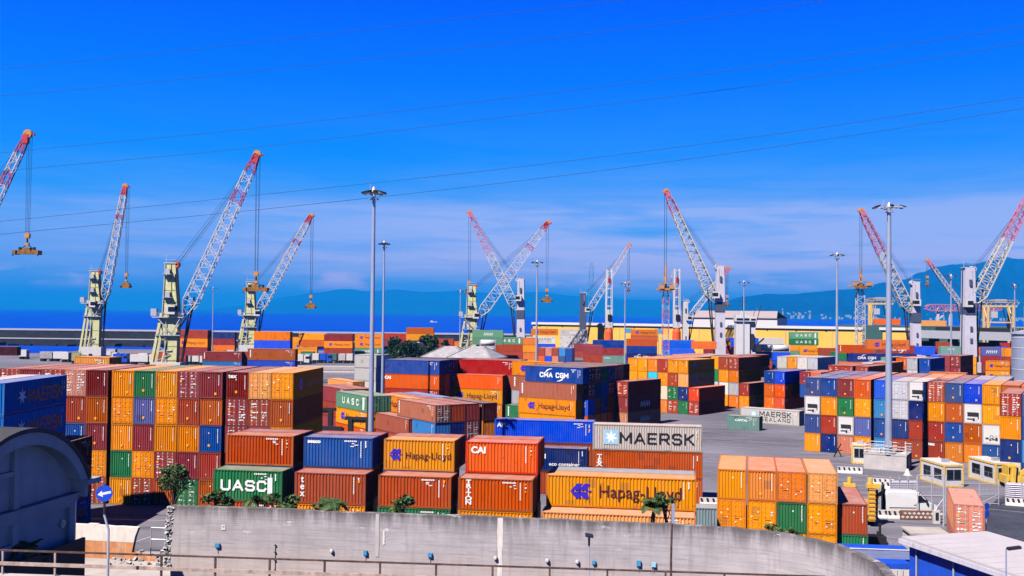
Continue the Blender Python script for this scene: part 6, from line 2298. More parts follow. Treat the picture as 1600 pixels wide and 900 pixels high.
cabin(corner(1556, 724, 2.75), 6, 2.4, 6.2, 2.75, 'white cabin with yellow edges, right one before the stacked containers')
cabin(corner(1331.5, 694.5, 2.7), -20, 1.9, 2.2, 2.7, 'small white guard booth with a yellow roof edge beside the mast base', True)

# ------------------------------------------------------------------ barriers
def barrier(px, py, ang, L, label, stripes='black', z=0.0):
    p = at(px, py, z)
    o = root('jersey_barrier', (p.x, p.y, z), R(ang))
    prof = [(-0.28, 0), (-0.28, 0.1), (-0.12, 0.36), (-0.09, 0.85), (0.09, 0.85), (0.12, 0.36), (0.28, 0.1), (0.28, 0)]
    m = MB(); m.prism([(0, y, zz) for y, zz in prof], (L, 0, 0))
    part('body', m, 'plastic_white', o)
    m = MB()
    n = int(L / 0.55)
    for i in range(n):
        x = 0.18 + i * L / n
        m.quad((x, -0.126, 0.36), (x + 0.24, -0.126, 0.36), (x + 0.12, -0.10, 0.80), (x - 0.12, -0.10, 0.80))
    part('stripes', m, 'black_marking' if stripes == 'black' else 'rusty_steel', o)
    tag(o, label, 'barrier', 'striped concrete barriers')
barrier(1308.5, 738.5, -14, 3.2, 'white barrier with black stripes beside the orange block')
barrier(1356, 757, -22, 3.1, 'white barrier with black stripes behind the yellow lifter, left one')
barrier(1376, 763, -22, 3.1, 'white barrier with black stripes behind the yellow lifter, right one')
barrier(1361, 809, -4, 3.2, 'white barrier with black stripes before the slatted panel')
barrier(1386, 810, -4, 2.2, 'white barrier with black stripes before the green net')
barrier(1571, 789, -24, 5.0, 'long white barrier with black stripes below the louvred fence')
barrier(1093, 789, -6, 2.6, 'white barrier with black stripes behind the grey box')
# red and white lattice of crossed bars in front of the van
p = at(1407, 812, 0)
o = root('lattice_barrier', (p.x, p.y, 0), R(-3))
m = MB()
m.span((0, 0, 0.05), (4.2, 0.25, 0.95))
part('panel', m, 'rusty_steel', o)
m = MB()
for i in range(9):
    for j in range(2):
        x, z = 0.25 + i * 0.46 + 0.23 * (j % 2), 0.3 + j * 0.38
        m.add([(x - .2, -0.006, z), (x, -0.006, z - .15), (x + .2, -0.006, z), (x, -0.006, z + .15)], ((0, 1, 2, 3),))
part('lozenges', m, 'plastic_white', o)
tag(o, 'rust-red barrier with white lozenges in front of the white van', 'barrier')

# ------------------------------------------------------------------ vehicles
def wheel(parent, x, y, r, w=0.22):
    m = MB(); m.tube((x, y - w / 2, r), (x, y + w / 2, r), r, n=18)
    t = part('wheel', m, 'black_rubber', parent)
    m = MB(); m.tube((x, y - w / 2 - 0.012, r), (x, y + w / 2 + .012, r), r * 0.58, n=14)
    part('rim', m, 'galvanised', t)
def van(p, ang, label):
    o = root('parked_van', p, R(ang))
    L, w, h = 5.4, 1.0, 2.45
    side = [(0.0, 0.45), (0.0, 2.1), (0.12, 2.36), (0.5, h), (3.2, h), (3.6, 2.38), (4.35, 1.45), (5.15, 1.15), (5.38, 0.9), (5.4, 0.45)]
    m = MB()
    sec = []
    for x, z in side:
        inset = 0.0 if z < 1.2 else 0.13 * (z - 1.2) / 1.25
        sec.append((Vector((x, -w + inset, z)), Vector((x, w - inset, z))))
    n = len(sec)
    fl = [s[0] for s in sec]; fr_ = [s[1] for s in sec]
    m.add(fl + fr_, [tuple(range(n - 1, -1, -1)), tuple(range(n, 2 * n))] + [(i, i + 1, i + 1 + n, i + n) for i in range(n - 1)] + [(n - 1, 0, n, 2 * n - 1)])
    mat_flat('van_white', (0.60, 0.60, 0.62), 0.3, 0.5, var=0.03)
    b = part('body', m, 'van_white', o)
    bv = b.modifiers.new('soft', 'BEVEL'); bv.width = 0.06; bv.segments = 2; bv.limit_method = 'ANGLE'
    for s in (-1, 1):
        m = MB()
        y0 = s * (w - 0.02)
        pts = [(3.25, 1.3), (4.3, 1.36), (3.62, 2.12), (3.25, 2.12)]
        m.prism([(x, s * (w + 0.012 - 0.13 * (z - 1.2) / 1.25), z) for x, z in pts], (0, -s * 0.03, 0))
        part('side_window', m, 'dark_glass', o)
        m = MB(); m.span((0.3, s * w - .015, 0.72), (3.1, s * w + .02, 0.80)); m.span((2.9, s * (w + .012) - .01, 1.05), (3.1, s * (w + .012) + .01, 1.12))
        m.span((3.17, s * w - .015, 0.5), (3.19, s * w + .012, 1.3))
        part('side_strip', m, 'dark_steel', o)
        m = MB(); m.box((4.2, s * (w + .16), 1.45), (0.14, 0.22, 0.34))
        part('mirror', m, 'dark_steel', o)
        m = MB(); m.box((5.2, s * 0.75, 0.95), (0.3, 0.32, 0.22))
        part('headlight', m, 'galvanised', o)
        for x in (0.95, 4.45):
            wheel(o, x, s * (w - 0.12), 0.34)
    m = MB()
    m.add([Vector((3.66, -0.78, 2.33)), Vector((3.66, 0.78, 2.33)), Vector((4.36, 0.9, 1.5)), Vector((4.36, -0.9, 1.5))], ((0, 1, 2, 3),))
    for q in range(len(m.v)):
        m.v[q] = (m.v[q][0] + 0.03, m.v[q][1], m.v[q][2] + 0.03)
    part('windscreen', m, 'dark_glass', o)
    m = MB(); m.span((5.36, -0.95, 0.4), (5.46, 0.95, 0.68)); m.span((-0.06, -0.95, 0.4), (0.02, 0.95, 0.6))
    part('bumper', m, 'dark_steel', o)
    tag(o, label, 'van')
pv_ = at(1389, 806, 0)
van((pv_.x, pv_.y + 1.6, 0), -2, 'white panel van parked behind the red and white barrier')

def trailer(px, py, d, L, bodymat, label, cab=None, h=2.7, ang=-4, group='lorries and trailers parked near the quay'):
    p = atd(px, py, d)
    o = root('parked_lorry', (p.x, d, 0), R(ang))
    m = MB(); m.span((0, 0, 1.2), (L, 2.5, 1.2 + h))
    part('box', m, bodymat, o)
    m = MB(); m.span((0, 0.3, 0.85), (L, 2.2, 1.15))
    part('chassis', m, 'dark_steel', o)
    for x in (L * 0.12, L * 0.24, L * 0.88):
        for y in (0.25, 2.25):
            m = MB(); m.tube((x, y - .2, 0.5), (x, y + .2, 0.5), 0.5, n=10)
            part('wheel', m, 'black_rubber', o)
    if cab:
        m = MB(); m.span((L + 0.3, 0, 0.7), (L + 2.5, 2.5, 3.6))
        c = part('cab', m, cab, o)
        m = MB(); m.span((L + 1.0, -0.02, 2.1), (L + 2.52, 2.52, 3.1))
        part('window', m, 'dark_glass', c)
    tag(o, label, 'lorry', group)
for i, (px, d, L, mt, cabm, lab) in enumerate((
        (488, 420, 2.6, 'plastic_white', None, 'white trailer seen from behind, first of the row below the yellow stacks'),
        (499, 420, 2.6, 'blue_paint', 'blue_paint', 'blue lorry in the row of trailers below the yellow stacks'),
        (513, 420, 3.4, 'hull_teal', None, 'grey-green trailer beside the blue lorry'),
        (529, 420, 2.8, 'pale_concrete', None, 'pinkish grey trailer beside the grey-green one'),
        (541, 420, 2.6, 'plastic_white', None, 'white trailer next to the white stacked reefers'),
        (82, 410, 5.5, 'white_paint', None, 'white trailer before the dark crane chassis at the left'),
        (97, 405, 2.5, 'plastic_white', None, 'short white box trailer beside the longer one at the left'),
        (177, 397, 3.0, 'blue_paint', 'blue_paint', 'blue lorry beyond the tall block, right of the first crane'),
        (203, 392, 7.0, 'white_paint', None, 'long white trailer between the first two cranes'),
        (216, 405, 3.6, 'plastic_white', None, 'white box van just left of the largest crane leg'),
        (287, 397, 2.6, 'galvanised', None, 'grey trailer between the pale blue and white ones'),
        (300, 397, 2.6, 'plastic_white', None, 'white trailer beside the maroon containers'),
        (30, 425, 3.0, 'white_paint', None, 'white box trailer on the left quay beside the dark containers'),
        (62, 410, 5.0, 'tarpaulin', None, 'trailer under a pale tarpaulin on the left quay'),
        (112, 395, 3.2, 'olive_paint', 'olive_paint', 'olive lorry beside the white trailers, left of the first crane'),
        (163, 415, 2.6, 'white_paint', 'white_paint', 'white lorry at the foot of the first crane'),
        (189, 400, 2.4, 'blue_paint', None, 'second blue box trailer beyond the tall block'),
        (228, 392, 8.0, 'plastic_white', None, 'long off-white trailer left of the largest crane'),
        (312, 392, 4.0, 'white_paint', None, 'white trailer right of the maroon containers row start'),
        (462, 410, 3.0, 'white_paint', 'white_paint', 'white lorry just right of the orange long container'),
        (474, 415, 2.8, 'galvanised', None, 'grey trailer next to the white lorry by the orange long container'),
        (128, 395, 2.6, 'plastic_white', None, 'small white trailer left of the first crane chassis'),
        (352, 445, 3.6, 'white_paint', None, 'white box beside the third crane foot'))):
    trailer(px, 560, d, L, mt, lab, cabm)

def reach_stacker(p, ang, label, body='dark_steel', scale=1.0, mast_h=11.0, group=None):
    """container handler with a tall twin mast"""
    o = root('container_handler', p, R(ang))
    s = scale
    m = MB(); m.span((-1.4 * s, 0.4, 0.8), (1.4 * s, 5.5, 2.1)); m.span((-1.3 * s, 4.2, 2.1), (1.3 * s, 5.6, 3.0))
    part('chassis', m, body, o)
    m = MB()
    for x in (-1.15 * s, 1.15 * s):
        m.span((x - 0.28, -0.4, 0.3), (x + 0.28, 0.3, mast_h))
    for z in (0.9, mast_h * 0.55, mast_h - 0.5):
        m.span((-1.3 * s, -0.2, z), (1.3 * s, 0.2, z + 0.5))
    m.span((-1.9 * s, -0.3, mast_h - 0.2), (1.9 * s, 0.2, mast_h + 0.2))
    part('lift_mast', m, body, o)
    m = MB(); m.span((-3.0, -0.9, mast_h * 0.62), (3.0, -0.4, mast_h * 0.62 + 0.7)); m.span((-3.1, -1.4, mast_h * .62), (-2.8, 0, mast_h * .62 + .5)); m.span((2.8, -1.4, mast_h * .62), (3.1, 0, mast_h * .62 + .5))
    part('spreader', m, body, o)
    m = MB(); m.span((-0.7, 2.4, 2.1), (0.7, 4.0, 3.9))
    c = part('cab', m, body, o)
    m = MB(); m.span((-0.72, 2.6, 2.8), (0.72, 3.9, 3.7))
    part('window', m, 'dark_glass', c)
    for x in (-1.5 * s, 1.5 * s):
        for y in (1.0, 4.6):
            wheel(o, 0, 0, 0.8, 0.6) if False else None
            m = MB(); m.tube((x - .3, y, 0.8), (x + .3, y, 0.8), 0.8, n=16)
            part('wheel', m, 'black_rubber', o)
    tag(o, label, 'container handler', group)
q = atd(505, 600, 140)
reach_stacker((q.x, 140, 0), -10, 'black container handler with a tall twin mast beside the tall block', mast_h=atd(505, 639, 140).z, group='black container handlers')
q = atd(563, 600, 128)
reach_stacker((q.x, 128, 0), -10, 'black container handler whose mast top stands before the slanted yellow container', mast_h=atd(563, 654, 128).z, group='black container handlers')

# yellow lifter behind the red-brown container
p = at(1349, 800, 0)
o = root('yellow_lifter', (35.2, 103.5, 0), R(-6))
m = MB()
for x in (-0.9, 1.15):
    m.span((x - 0.30, -0.3, 0.6), (x + 0.30, 0.3, 4.2))
    m.tube((x - 0.1, 0, 4.1), (x - 0.1, 0, 4.9), 0.22, n=10)
m.span((0.65, -0.35, 3.9), (2.0, 0.35, 4.3)); m.span((-1.6, -0.35, 3.9), (-0.5, 0.35, 4.3)); m.span((-0.9, -0.1, 1.2), (1.15, 0.1, 1.6))
part('lift_frame', m, 'yellow_paint', o)
for x in (-0.9, 1.15):
    m = MB()
    for i in range(8):
        m.span((x - 0.34, -0.36, 0.75 + i * 0.42), (x + 0.34, -0.305, 0.9 + i * 0.42))
    part('ladder', m, 'gold_paint', o)
m = MB(); m.span((-0.6, 0.5, 0.9), (1.9, 3.4, 2.2)); m.span((1.3, 0.4, 2.2), (1.9, 1.6, 3.6)); m.bar((1.7, 0.4, 2.9), (2.3, 0.4, 3.4), 0.3)
part('engine_cover', m, 'gold_paint', o)
m = MB()
for x in (-0.9, 1.4):
    m.tube((x - .25, 1.4, 0.6), (x + .25, 1.4, 0.6), 0.6, n=14)
part('wheel', m, 'black_rubber', o)
tag(o, 'yellow lifting machine with striped posts behind the red-brown container', 'lifting machine')
p = at(1588, 764, 0)
o = root('yellow_digger', (p.x, p.y, 0), R(-5))
m = MB(); m.span((-1.2, 0, 0.6), (3.5, 2.4, 1.6)); m.span((-0.9, 0.2, 1.6), (0.4, 2.2, 2.8)); m.bar((0.2, 0.6, 1.4), (2.2, 0.5, 3.0), 0.4); m.bar((-0.6, -0.3, 0.4), (-0.4, -0.2, 2.6), 0.5)
part('body', m, 'yellow_paint', o)
m = MB(); m.span((-0.8, 0.15, 1.8), (0.3, 0.2, 2.6))
part('window', m, 'dark_glass', o)
m = MB()
for x in (-0.4, 2.5):
    m.tube((x, -0.1, 0.6), (x, 0.4, 0.6), 0.6, n=14)
part('wheel', m, 'black_rubber', o)
tag(o, 'yellow machine with a short arm at the right edge beside the cabin', 'machine')

# ------------------------------------------------------------------ fences, gates and small things in the right foreground yard
def louvre_fence(px0, px1, py, z1, label, L, ang):
    p = at(px0, py, 0)
    o = root('louvre_fence', (p.x, p.y, 0), R(ang))
    m = MB()
    for i in range(7):
        m.box((L / 2, 0, 0.95 + i * 0.22), (L, 0.14, 0.08), 0, Matrix.Rotation(R(35), 3, 'X'))
    m.span((0, 0.08, 0.8), (L, 0.1, z1))
    part('slats', m, ['grey_paint'], o)
    m = MB()
    for x in (0, L * 0.33, L * 0.66, L):
        m.tube((x, -0.05, 0), (x, -0.05, z1 + 0.5), 0.05, n=6)
    part('post', m, 'galvanised', o)
    tag(o, label, 'fence', 'grey louvred fences')
louvre_fence(1391, 1432, 785, 2.5, 'grey louvred fence behind the white van', 3.1, 4)
louvre_fence(1571, 1610, 788, 2.5, 'grey louvred fence above the long striped barrier at the right edge', 5.0, -22)
p = at(1362, 800, 0)
o = root('slatted_panel', (p.x, p.y, 0), R(-3))
m = MB()
for i in range(6):
    m.span((0, 0, 0.2 + i * 0.4), (1.4, 0.06, 0.5 + i * 0.4))
part('slat', m, 'galvanised', o)
m = MB(); m.span((0, 0.06, 0), (0.08, 0.12, 2.7)); m.span((1.32, 0.06, 0), (1.4, 0.12, 2.7))
part('post', m, 'dark_steel', o)
tag(o, 'grey slatted steel panel between the yellow lifter and the green net', 'panel')
p = at(1377, 806, 0)
mat_flat('green_net', (0.015, 0.035, 0.045), 0.9, var=0.4)
o = root('net_screen', (p.x, p.y, 0), R(62))
m = MB()
m.prism([(0, 0, 0.1), (2.2, 0, 0.3), (2.3, 0, 3.0), (1.2, 0, 3.2), (0.1, 0, 2.8)], (0, 0.12, 0))
part('net', m, 'green_net', o)
m = MB(); m.tube((0, 0.06, 0), (0, 0.06, 2.9), 0.05, n=6); m.tube((2.2, 0.06, 0), (2.2, 0.06, 3.1), 0.05, n=6)
part('post', m, 'galvanised', o)
tag(o, 'dark green net screen behind the white van', 'screen')
def wire_gate(px, py, L, h, ang, label, z=0.0):
    p = at(px, py, z)
    o = root('wire_gate', (p.x, p.y, z), R(ang))
    m = MB()
    for a, b in (((0, 0), (0, h)), ((L, 0), (L, h)), ((0, h), (L, h)), ((0, 0.15), (L, 0.15)), ((0, h * .5), (L, h * .5)), ((L / 2, 0), (L / 2, h))):
        m.tube((a[0], 0, a[1]), (b[0], 0, b[1]), 0.05, n=6)
    m.tube((L / 2, 0, 0.2), (L, 0, h * .5), 0.03, n=5)
    part('frame', m, 'galvanised', o)
    m = MB()
    k = int(L / 0.18)
    for i in range(k):
        m.tube((i * L / k, 0.03, h * .5), (i * L / k, 0.03, h), 0.008, n=3, cap=False)
    for i in range(3):
        m.tube((0, 0.03, h * (.6 + i * .12)), (L, 0.03, h * (.6 + i * .12)), 0.008, n=3, cap=False)
    part('wire', m, 'galvanised', o)
    tag(o, label, 'gate', 'galvanised wire gates')
wire_gate(1434, 806, 2.9, 4.3, -2, 'tall galvanised wire gate in front of the left cabin')
wire_gate(1500, 790, 4.7, 2.4, 8, 'low galvanised gate across the drive before the right cabin')
p = at(1474.5, 822, 0)
o = root('gate_post', (p.x, p.y, 0))
m = MB(); m.tube((0, 0, 0), (0, 0, 5.2), 0.09, n=8)
part('post', m, 'galvanised', o)
tag(o, 'plain galvanised post between the wire gate and the salmon container', 'post')
# gate box and small low building in front
p = at(1424, 835, 2.4)
o = root('low_hut', (p.x, p.y, 0), R(-5))
m = MB(); m.span((0, 0, 0), (3.1, 2.6, 2.4))
part('wall', m, 'plastic_white', o)
m = MB(); m.span((-0.15, -0.15, 2.4), (3.2, 2.7, 2.55))
part('roof', m, 'terrace_concrete', o)
m = MB(); m.span((0.4, -0.25, 2.0), (2.8, -0.02, 2.2))
part('gutter', m, 'white_plaster', o)
tag(o, 'small flat-roofed white hut just behind the large white shed roof', 'hut')
p = at(1463, 818, 0)
o = root('gate_motor', (p.x, p.y, 0))
m = MB(); m.span((-0.32, -0.2, 0), (0.32, 0.2, 1.35)); m.tube((0, 0, 1.35), (0, 0, 1.55), 0.12, n=8)
part('case', m, 'white_paint', o)
m = MB(); m.span((-0.16, -0.225, 0.35), (0.16, -0.2, 1.15))
part('panel', m, 'dark_steel', o)
tag(o, 'white gate motor box with a dark front beside the lozenge barrier', 'gate motor')
# round signs on a post
def disc_sign(p, h, zs, r, label, mat='blue_paint', ang=-15, arrow=False, bent=False):
    o = root('road_sign', p, R(ang))
    m = MB()
    if bent:
        m.tube((0.06, 0, -0.4), (0.06, 0, 2.0), 0.045, n=8); m.tube((0.06, 0, 2.0), (-0.10, 0, 2.55), 0.045, n=8); m.tube((-0.10, 0, 2.55), (-0.10, 0, h), 0.045, n=8, mi=1)
    else:
        m.tube((0, 0, 0), (0, 0, h), 0.045, n=8)
    part('pole', m, ['galvanised', 'dark_steel'], o)
    for z in zs:
        m = MB(); x = -0.1 if bent else 0
        m.tube((x, -0.05, z), (x, -0.075, z), r, n=28)
        d = part('disc', m, mat, o)
        if arrow:
            m = MB()
            a = R(12)
            def rp(px, pz):
                return (x + px * math.cos(a) - pz * math.sin(a), -0.079, z + px * math.sin(a) + pz * math.cos(a))
            m.add([rp(*q) for q in ((-0.24, 0), (-0.06, 0.12), (-0.06, 0.045), (0.25, 0.045), (0.25, -0.045), (-0.06, -0.045), (-0.06, -0.12))], ((0, 1, 2, 6), (2, 3, 4, 5), (2, 5, 6)))
            part('arrow', m, 'white_marking', d)
    tag(o, label, 'sign')
p = atd(165.5, 900, 37.4)
disc_sign(Vector((p.x, 37.4, 11.0)), 3.65, (3.33,), 0.30, 'round blue sign with a white arrow on a bent pole at the handrail', arrow=True, bent=True, ang=4)
p = at(1541, 846, 0)
disc_sign((p.x, p.y, 0), 3.6, (3.3, 2.6), 0.34, 'post with two round dark blue discs beside the salmon container', ang=25)
# dark skip with a bollard on top
p = at(1356, 851, 0)
o = root('steel_skip', (p.x, p.y, 0), R(-4))
m = MB(); m.span((0, 0, 0), (1.7, 1.2, 0.75))
part('tub', m, 'dark_steel', o)
m = MB(); m.span((0.95, 0.3, 0.75), (1.25, 0.6, 1.15)); m.tube((1.22, .45, 0.75), (1.22, .45, 1.7), 0.12, n=8); m.tube((1.22, .45, 1.7), (1.22, .45, 1.85), 0.16, n=8)
part('valve', m, 'dark_steel', o)
tag(o, 'black steel skip with an upright valve beside the green container', 'skip')
# x-shaped barrier before the colourful block and cones
p = at(1309, 714, 0)
o = root('crossed_beams', (p.x, p.y, 0))
m = MB(); m.bar((-0.6, 0, 0), (0.5, 0, 2.0), 0.14); m.bar((0.6, 0, 0), (-0.4, 0, 1.9), 0.14); m.bar((-0.8, -0.2, 0.8), (0.8, 0.3, 1.0), 0.12)
part('beam', m, 'dark_steel', o)
tag(o, 'dark crossed steel beams standing before the pinkish container', 'obstacle')
p = at(1418, 743, 0)
o = root('white_cone', (p.x, p.y, 0))
m = MB(); m.tube((0, 0, 0), (0, 0, 0.9), 0.5, 0.12, n=12); m.span((-0.45, -0.45, 0), (0.45, 0.45, 0.08))
part('cone', m, 'white_paint', o)
tag(o, 'small white cone on the asphalt right of the mast base', 'cone')

# big white shed roof and blue roofed hut in the lower right corner
q0, q1, q2 = at(1408.5, 838.5, 8.7), at(1542, 831, 8.7), at(1475, 900, 8.7)
ux = (q1 - q0); wS = ux.xy.length
sa = math.atan2(ux.y, ux.x)
sh = root('white_shed', (q0.x, q0.y, 0), sa)
m = MB()
lenS = 15
m.prism([(0, 0, 8.6), (wS, 0, 8.62), (wS, -lenS, 8.62), (0.0, -lenS, 8.6)], (0, 0, 0.12))
for i in range(14):
    m.span((0.0, -lenS * i / 14 - 0.05, 8.715), (wS, -lenS * i / 14 - 0.01, 8.735))
mat_flat('shed_roof', (0.46, 0.43, 0.46), 0.55, var=0.06, scale=0.6, dirt=(0.40, 0.36, 0.38))
part('roof', m, 'shed_roof', sh)
m = MB(); m.span((0.3, -lenS + 0.3, 0), (wS - .3, -0.3, 8.59))
part('wall', m, 'blue_paint', sh)
m = MB(); m.span((-0.16, -lenS, 8.35), (-0.02, 0.05, 8.6)); m.span((-0.02, -lenS, 8.42), (0.3, 0, 8.58))
part('gutter', m, 'grey_paint', sh)
m = MB()
for i in range(5):
    m.tube((0.22, -1.0 - i * 3, 0), (0.22, -1.0 - i * 3, 8.4), 0.05, n=6)
part('downpipe', m, 'galvanised', sh)
tag(sh, 'large blue-walled shed with a flat white sheet roof beyond the curved wall', 'shed')
q0, q1 = at(1300, 848.5, 7.3), at(1412, 852.5, 7.3)
bs = root('blue_roofed_shed', (q0.x, q0.y, 0), math.atan2((q1 - q0).y, (q1 - q0).x))
Lb = (q1 - q0).xy.length
m = MB(); m.prism([(0, 0, 7.3), (0, -1.3, 7.27), (0, -1.3, 7.17), (0, 0, 7.2)], (Lb, 0, 0)); m.prism([(0, -3.3, 7.22), (0, -4.3, 7.18), (0, -4.3, 6.9), (0, -3.3, 7.1)], (Lb, 0, 0))
part('blue_sheet', m, 'blue_paint', bs)
m = MB(); m.prism([(0, -1.3, 7.25), (0, -3.3, 7.20), (0, -3.3, 7.10), (0, -1.3, 7.15)], (Lb, 0, 0))
mat_flat('slate_sheet', (0.13, 0.16, 0.30), 0.6, dirt=(0.2, 0.2, 0.26))
part('grey_sheet', m, 'slate_sheet', bs)
m = MB()
k = int(Lb / 0.3)
for i in range(k):
    m.span((i * Lb / k, -4.36, 0), (i * Lb / k + 0.16, -4.28, 6.88))
m.span((0, -4.3, 0), (Lb, -0.1, 6.88))
part('wall', m, 'plastic_white', bs)
m = MB(); m.tube((0, -1.3, 7.3), (Lb, -1.3, 7.3), 0.05, n=5)
part('ridge_bar', m, 'galvanised', bs)
tag(bs, 'low shed with a striped blue sheet roof and white ribbed wall behind the curved wall', 'shed')

# ------------------------------------------------------------------ thin posts and lamps near the camera
def street_lamp(px, top, d, z0, label, kind):
    p = atd(px, top, d)
    o = root('street_lamp' if kind != 'box' else 'camera_pole', (p.x, d, z0))
    h = p.z - z0
    m = MB()
    if kind == 'flat':
        m.tube((0, 0, 0), (0, 0, h), 0.03, n=6)
        part('pole', m, 'galvanised', o)
        m = MB(); m.box((0, -0.05, h + 0.05), (0.34, 0.5, 0.09), 0, Matrix.Rotation(R(8), 3, 'Y')); m.box((0.0, 0, h - 0.22), (0.09, 0.09, 0.4))
        part('lamp_head', m, 'dark_steel', o)
    elif kind == 'box':
        m.tube((0, 0, 0), (0, 0, h * 0.72), 0.05, n=8); m.tube((0, 0, h * .72), (0.04, 0, h), 0.045, n=8)
        part('pole', m, 'brown_rail', o)
        m = MB(); m.box((0.06, -0.06, h - 0.35), (0.12, 0.14, 0.75))
        part('case', m, 'mast_steel', o)
    else:
        m.tube((0, 0, 0), (0, 0, h), 0.05, 0.035, n=8)
        part('pole', m, 'mast_steel', o)
        m = MB(); m.bar((0, 0, h), (0.25, 0, h + 0.04), 0.05); m.box((0.34, 0, h + 0.05), (0.55, 0.22, 0.11), 0, Matrix.Rotation(R(-8), 3, 'Y'))
        part('lamp_head', m, 'dark_steel', o)
    tag(o, label, 'lamp' if kind != 'box' else 'pole')
street_lamp(920.5, 838, 46, ZG, 'thin lamp post with a flat dark head before the concrete wall', 'flat')
street_lamp(1049, 789, 42, ZG, 'brown pole with a narrow grey case on top, before the palm', 'box')
street_lamp(1572, 858, 44, 0.0, 'street lamp with a flat dark head over the white shed roof', 'lamp')

# ------------------------------------------------------------------ power lines across the sky
for i, (pts, lab) in enumerate((
        (((-60, 113), (200, 88), (500, 54), (760, 24), (985, -1), (1200, -26)), 'twisted power line, topmost across the blue sky'),
        (((-60, 155), (200, 132), (500, 100), (800, 66), (1050, 35), (1300, -1), (1500, -30)), 'twisted power line, second from the top'),
        (((-60, 246), (60, 233), (400, 200), (800, 152), (1200, 102), (1600, 41), (1700, 26)), 'twisted power line, upper of the middle pair'),
        (((-60, 274), (60, 262), (400, 230), (800, 181), (1200, 131), (1600, 67), (1700, 50)), 'twisted power line, lower of the middle pair'),
        (((-60, 351), (0, 346), (400, 305), (800, 262), (1200, 211), (1600, 151), (1700, 135)), 'twisted power line, upper of the lowest pair'),
        (((-60, 371), (0, 366), (400, 328), (800, 284), (1200, 231), (1600, 169), (1700, 152)), 'twisted power line, lowest across the cranes'))):
    P = [atd(px, py, 62 - (px + 60) / 1760 * 18 + i * 0.6) for px, py in pts]
    # a smooth curve through the points
    C = []
    for k in range(len(P) - 1):
        p0, p1, p2, p3 = P[max(k - 1, 0)], P[k], P[k + 1], P[min(k + 2, len(P) - 1)]
        for s in range(10):
            t = s / 10
            C.append(0.5 * ((2 * p1) + (p2 - p0) * t + (2 * p0 - 5 * p1 + 4 * p2 - p3) * t * t + (3 * p1 - p0 - 3 * p2 + p3) * t ** 3))
    C.append(P[-1])
    m = MB()
    m.line(C, 0.0095, 5)
    # the lay of the strands shows as pale dashes
    acc = 0.0
    for a, b in zip(C, C[1:]):
        n = max(1, int((b - a).length / 0.26))
        for s in range(n):
            q0, q1 = a.lerp(b, (s + 0.1) / n), a.lerp(b, (s + 0.55) / n)
            m.tube(q0, q1, 0.0115, n=4, mi=1, cap=False)
    o = part('power_line', m, ['cable', 'white_wire'], None)
    tag(o, lab, 'power line', 'power lines across the sky')

# ------------------------------------------------------------------ plants
def mat_leaf(name, a, b_):
    m, nt, b = nodes_of(name, 0.55, 0.3)
    v = mapped(nt)
    gi = nd(nt, 'ShaderNodeNewGeometry')
    c = mixc(nt, gi.outputs['Random Per Island'], a, b_)
    nt.links.new(c, b.inputs['Base Color'])
mat_leaf('palm_leaf', (0.018, 0.05, 0.016), (0.07, 0.12, 0.035))
mat_leaf('bush_leaf', (0.02, 0.06, 0.016), (0.09, 0.14, 0.04))
mat_leaf('tree_leaf', (0.006, 0.022, 0.012), (0.02, 0.05, 0.02))
def frond(m, base, az, L, droop, r, w=0.16):
    """a feather palm frond: a bending midrib with paired leaflets"""
    n = 9
    pts = []
    for i in range(n + 1):
        t = i / n
        out = L * (t - 0.18 * t * t)
        up = L * (0.55 * t - droop * t * t)
        pts.append(base + Vector((math.cos(az) * out, math.sin(az) * out, up)))
    for i in range(n):
        m.bar(pts[i], pts[i + 1], 0.03)
        if i < 1:
            continue
        d = (pts[i + 1] - pts[i]).normalized()
        s = d.cross(Vector((0, 0, 1))).normalized()
        ll = L * 0.34 * math.sin(math.pi * (0.18 + 0.8 * i / n))
        for sd_ in (-1, 1):
            for k in (0.2, 0.7):
                b = pts[i].lerp(pts[i + 1], k)
                tip = b + s * sd_ * ll * r.uniform(.8, 1.1) + d * ll * 0.5 + Vector((0, 0, -ll * r.uniform(0.15, 0.5)))
                wv = d * w * 0.28
                m.add([b - wv, b + wv, b.lerp(tip, 0.6) + wv * 0.8, tip, b.lerp(tip, 0.6) - wv * 0.8], ((0, 1, 2, 3, 4),))
def palm(p, trunk, L, nf, seed, label, lean=(0, 0)):
    r = random.Random(seed)
    o = root('palm_tree', p)
    m = MB()
    top = Vector((lean[0], lean[1], trunk))
    k = 6
    prev = Vector((0, 0, -0.1))
    for i in range(k):
        q = Vector((lean[0] * ((i + 1) / k) ** 1.5, lean[1] * ((i + 1) / k) ** 1.5, trunk * (i + 1) / k))
        m.tube(prev, q, 0.13 - 0.008 * i, 0.145 - 0.008 * i, n=8)
        prev = q
    part('trunk', m, 'bark', o)
    m = MB()
    for i in range(nf):
        az = 2 * math.pi * i / nf * 2.4 + r.uniform(-.2, .2)
        frond(m, top, az, L * r.uniform(0.8, 1.1), r.uniform(0.2, 1.15), r)
    part('crown', m, 'palm_leaf', o)
    tag(o, label, 'palm')
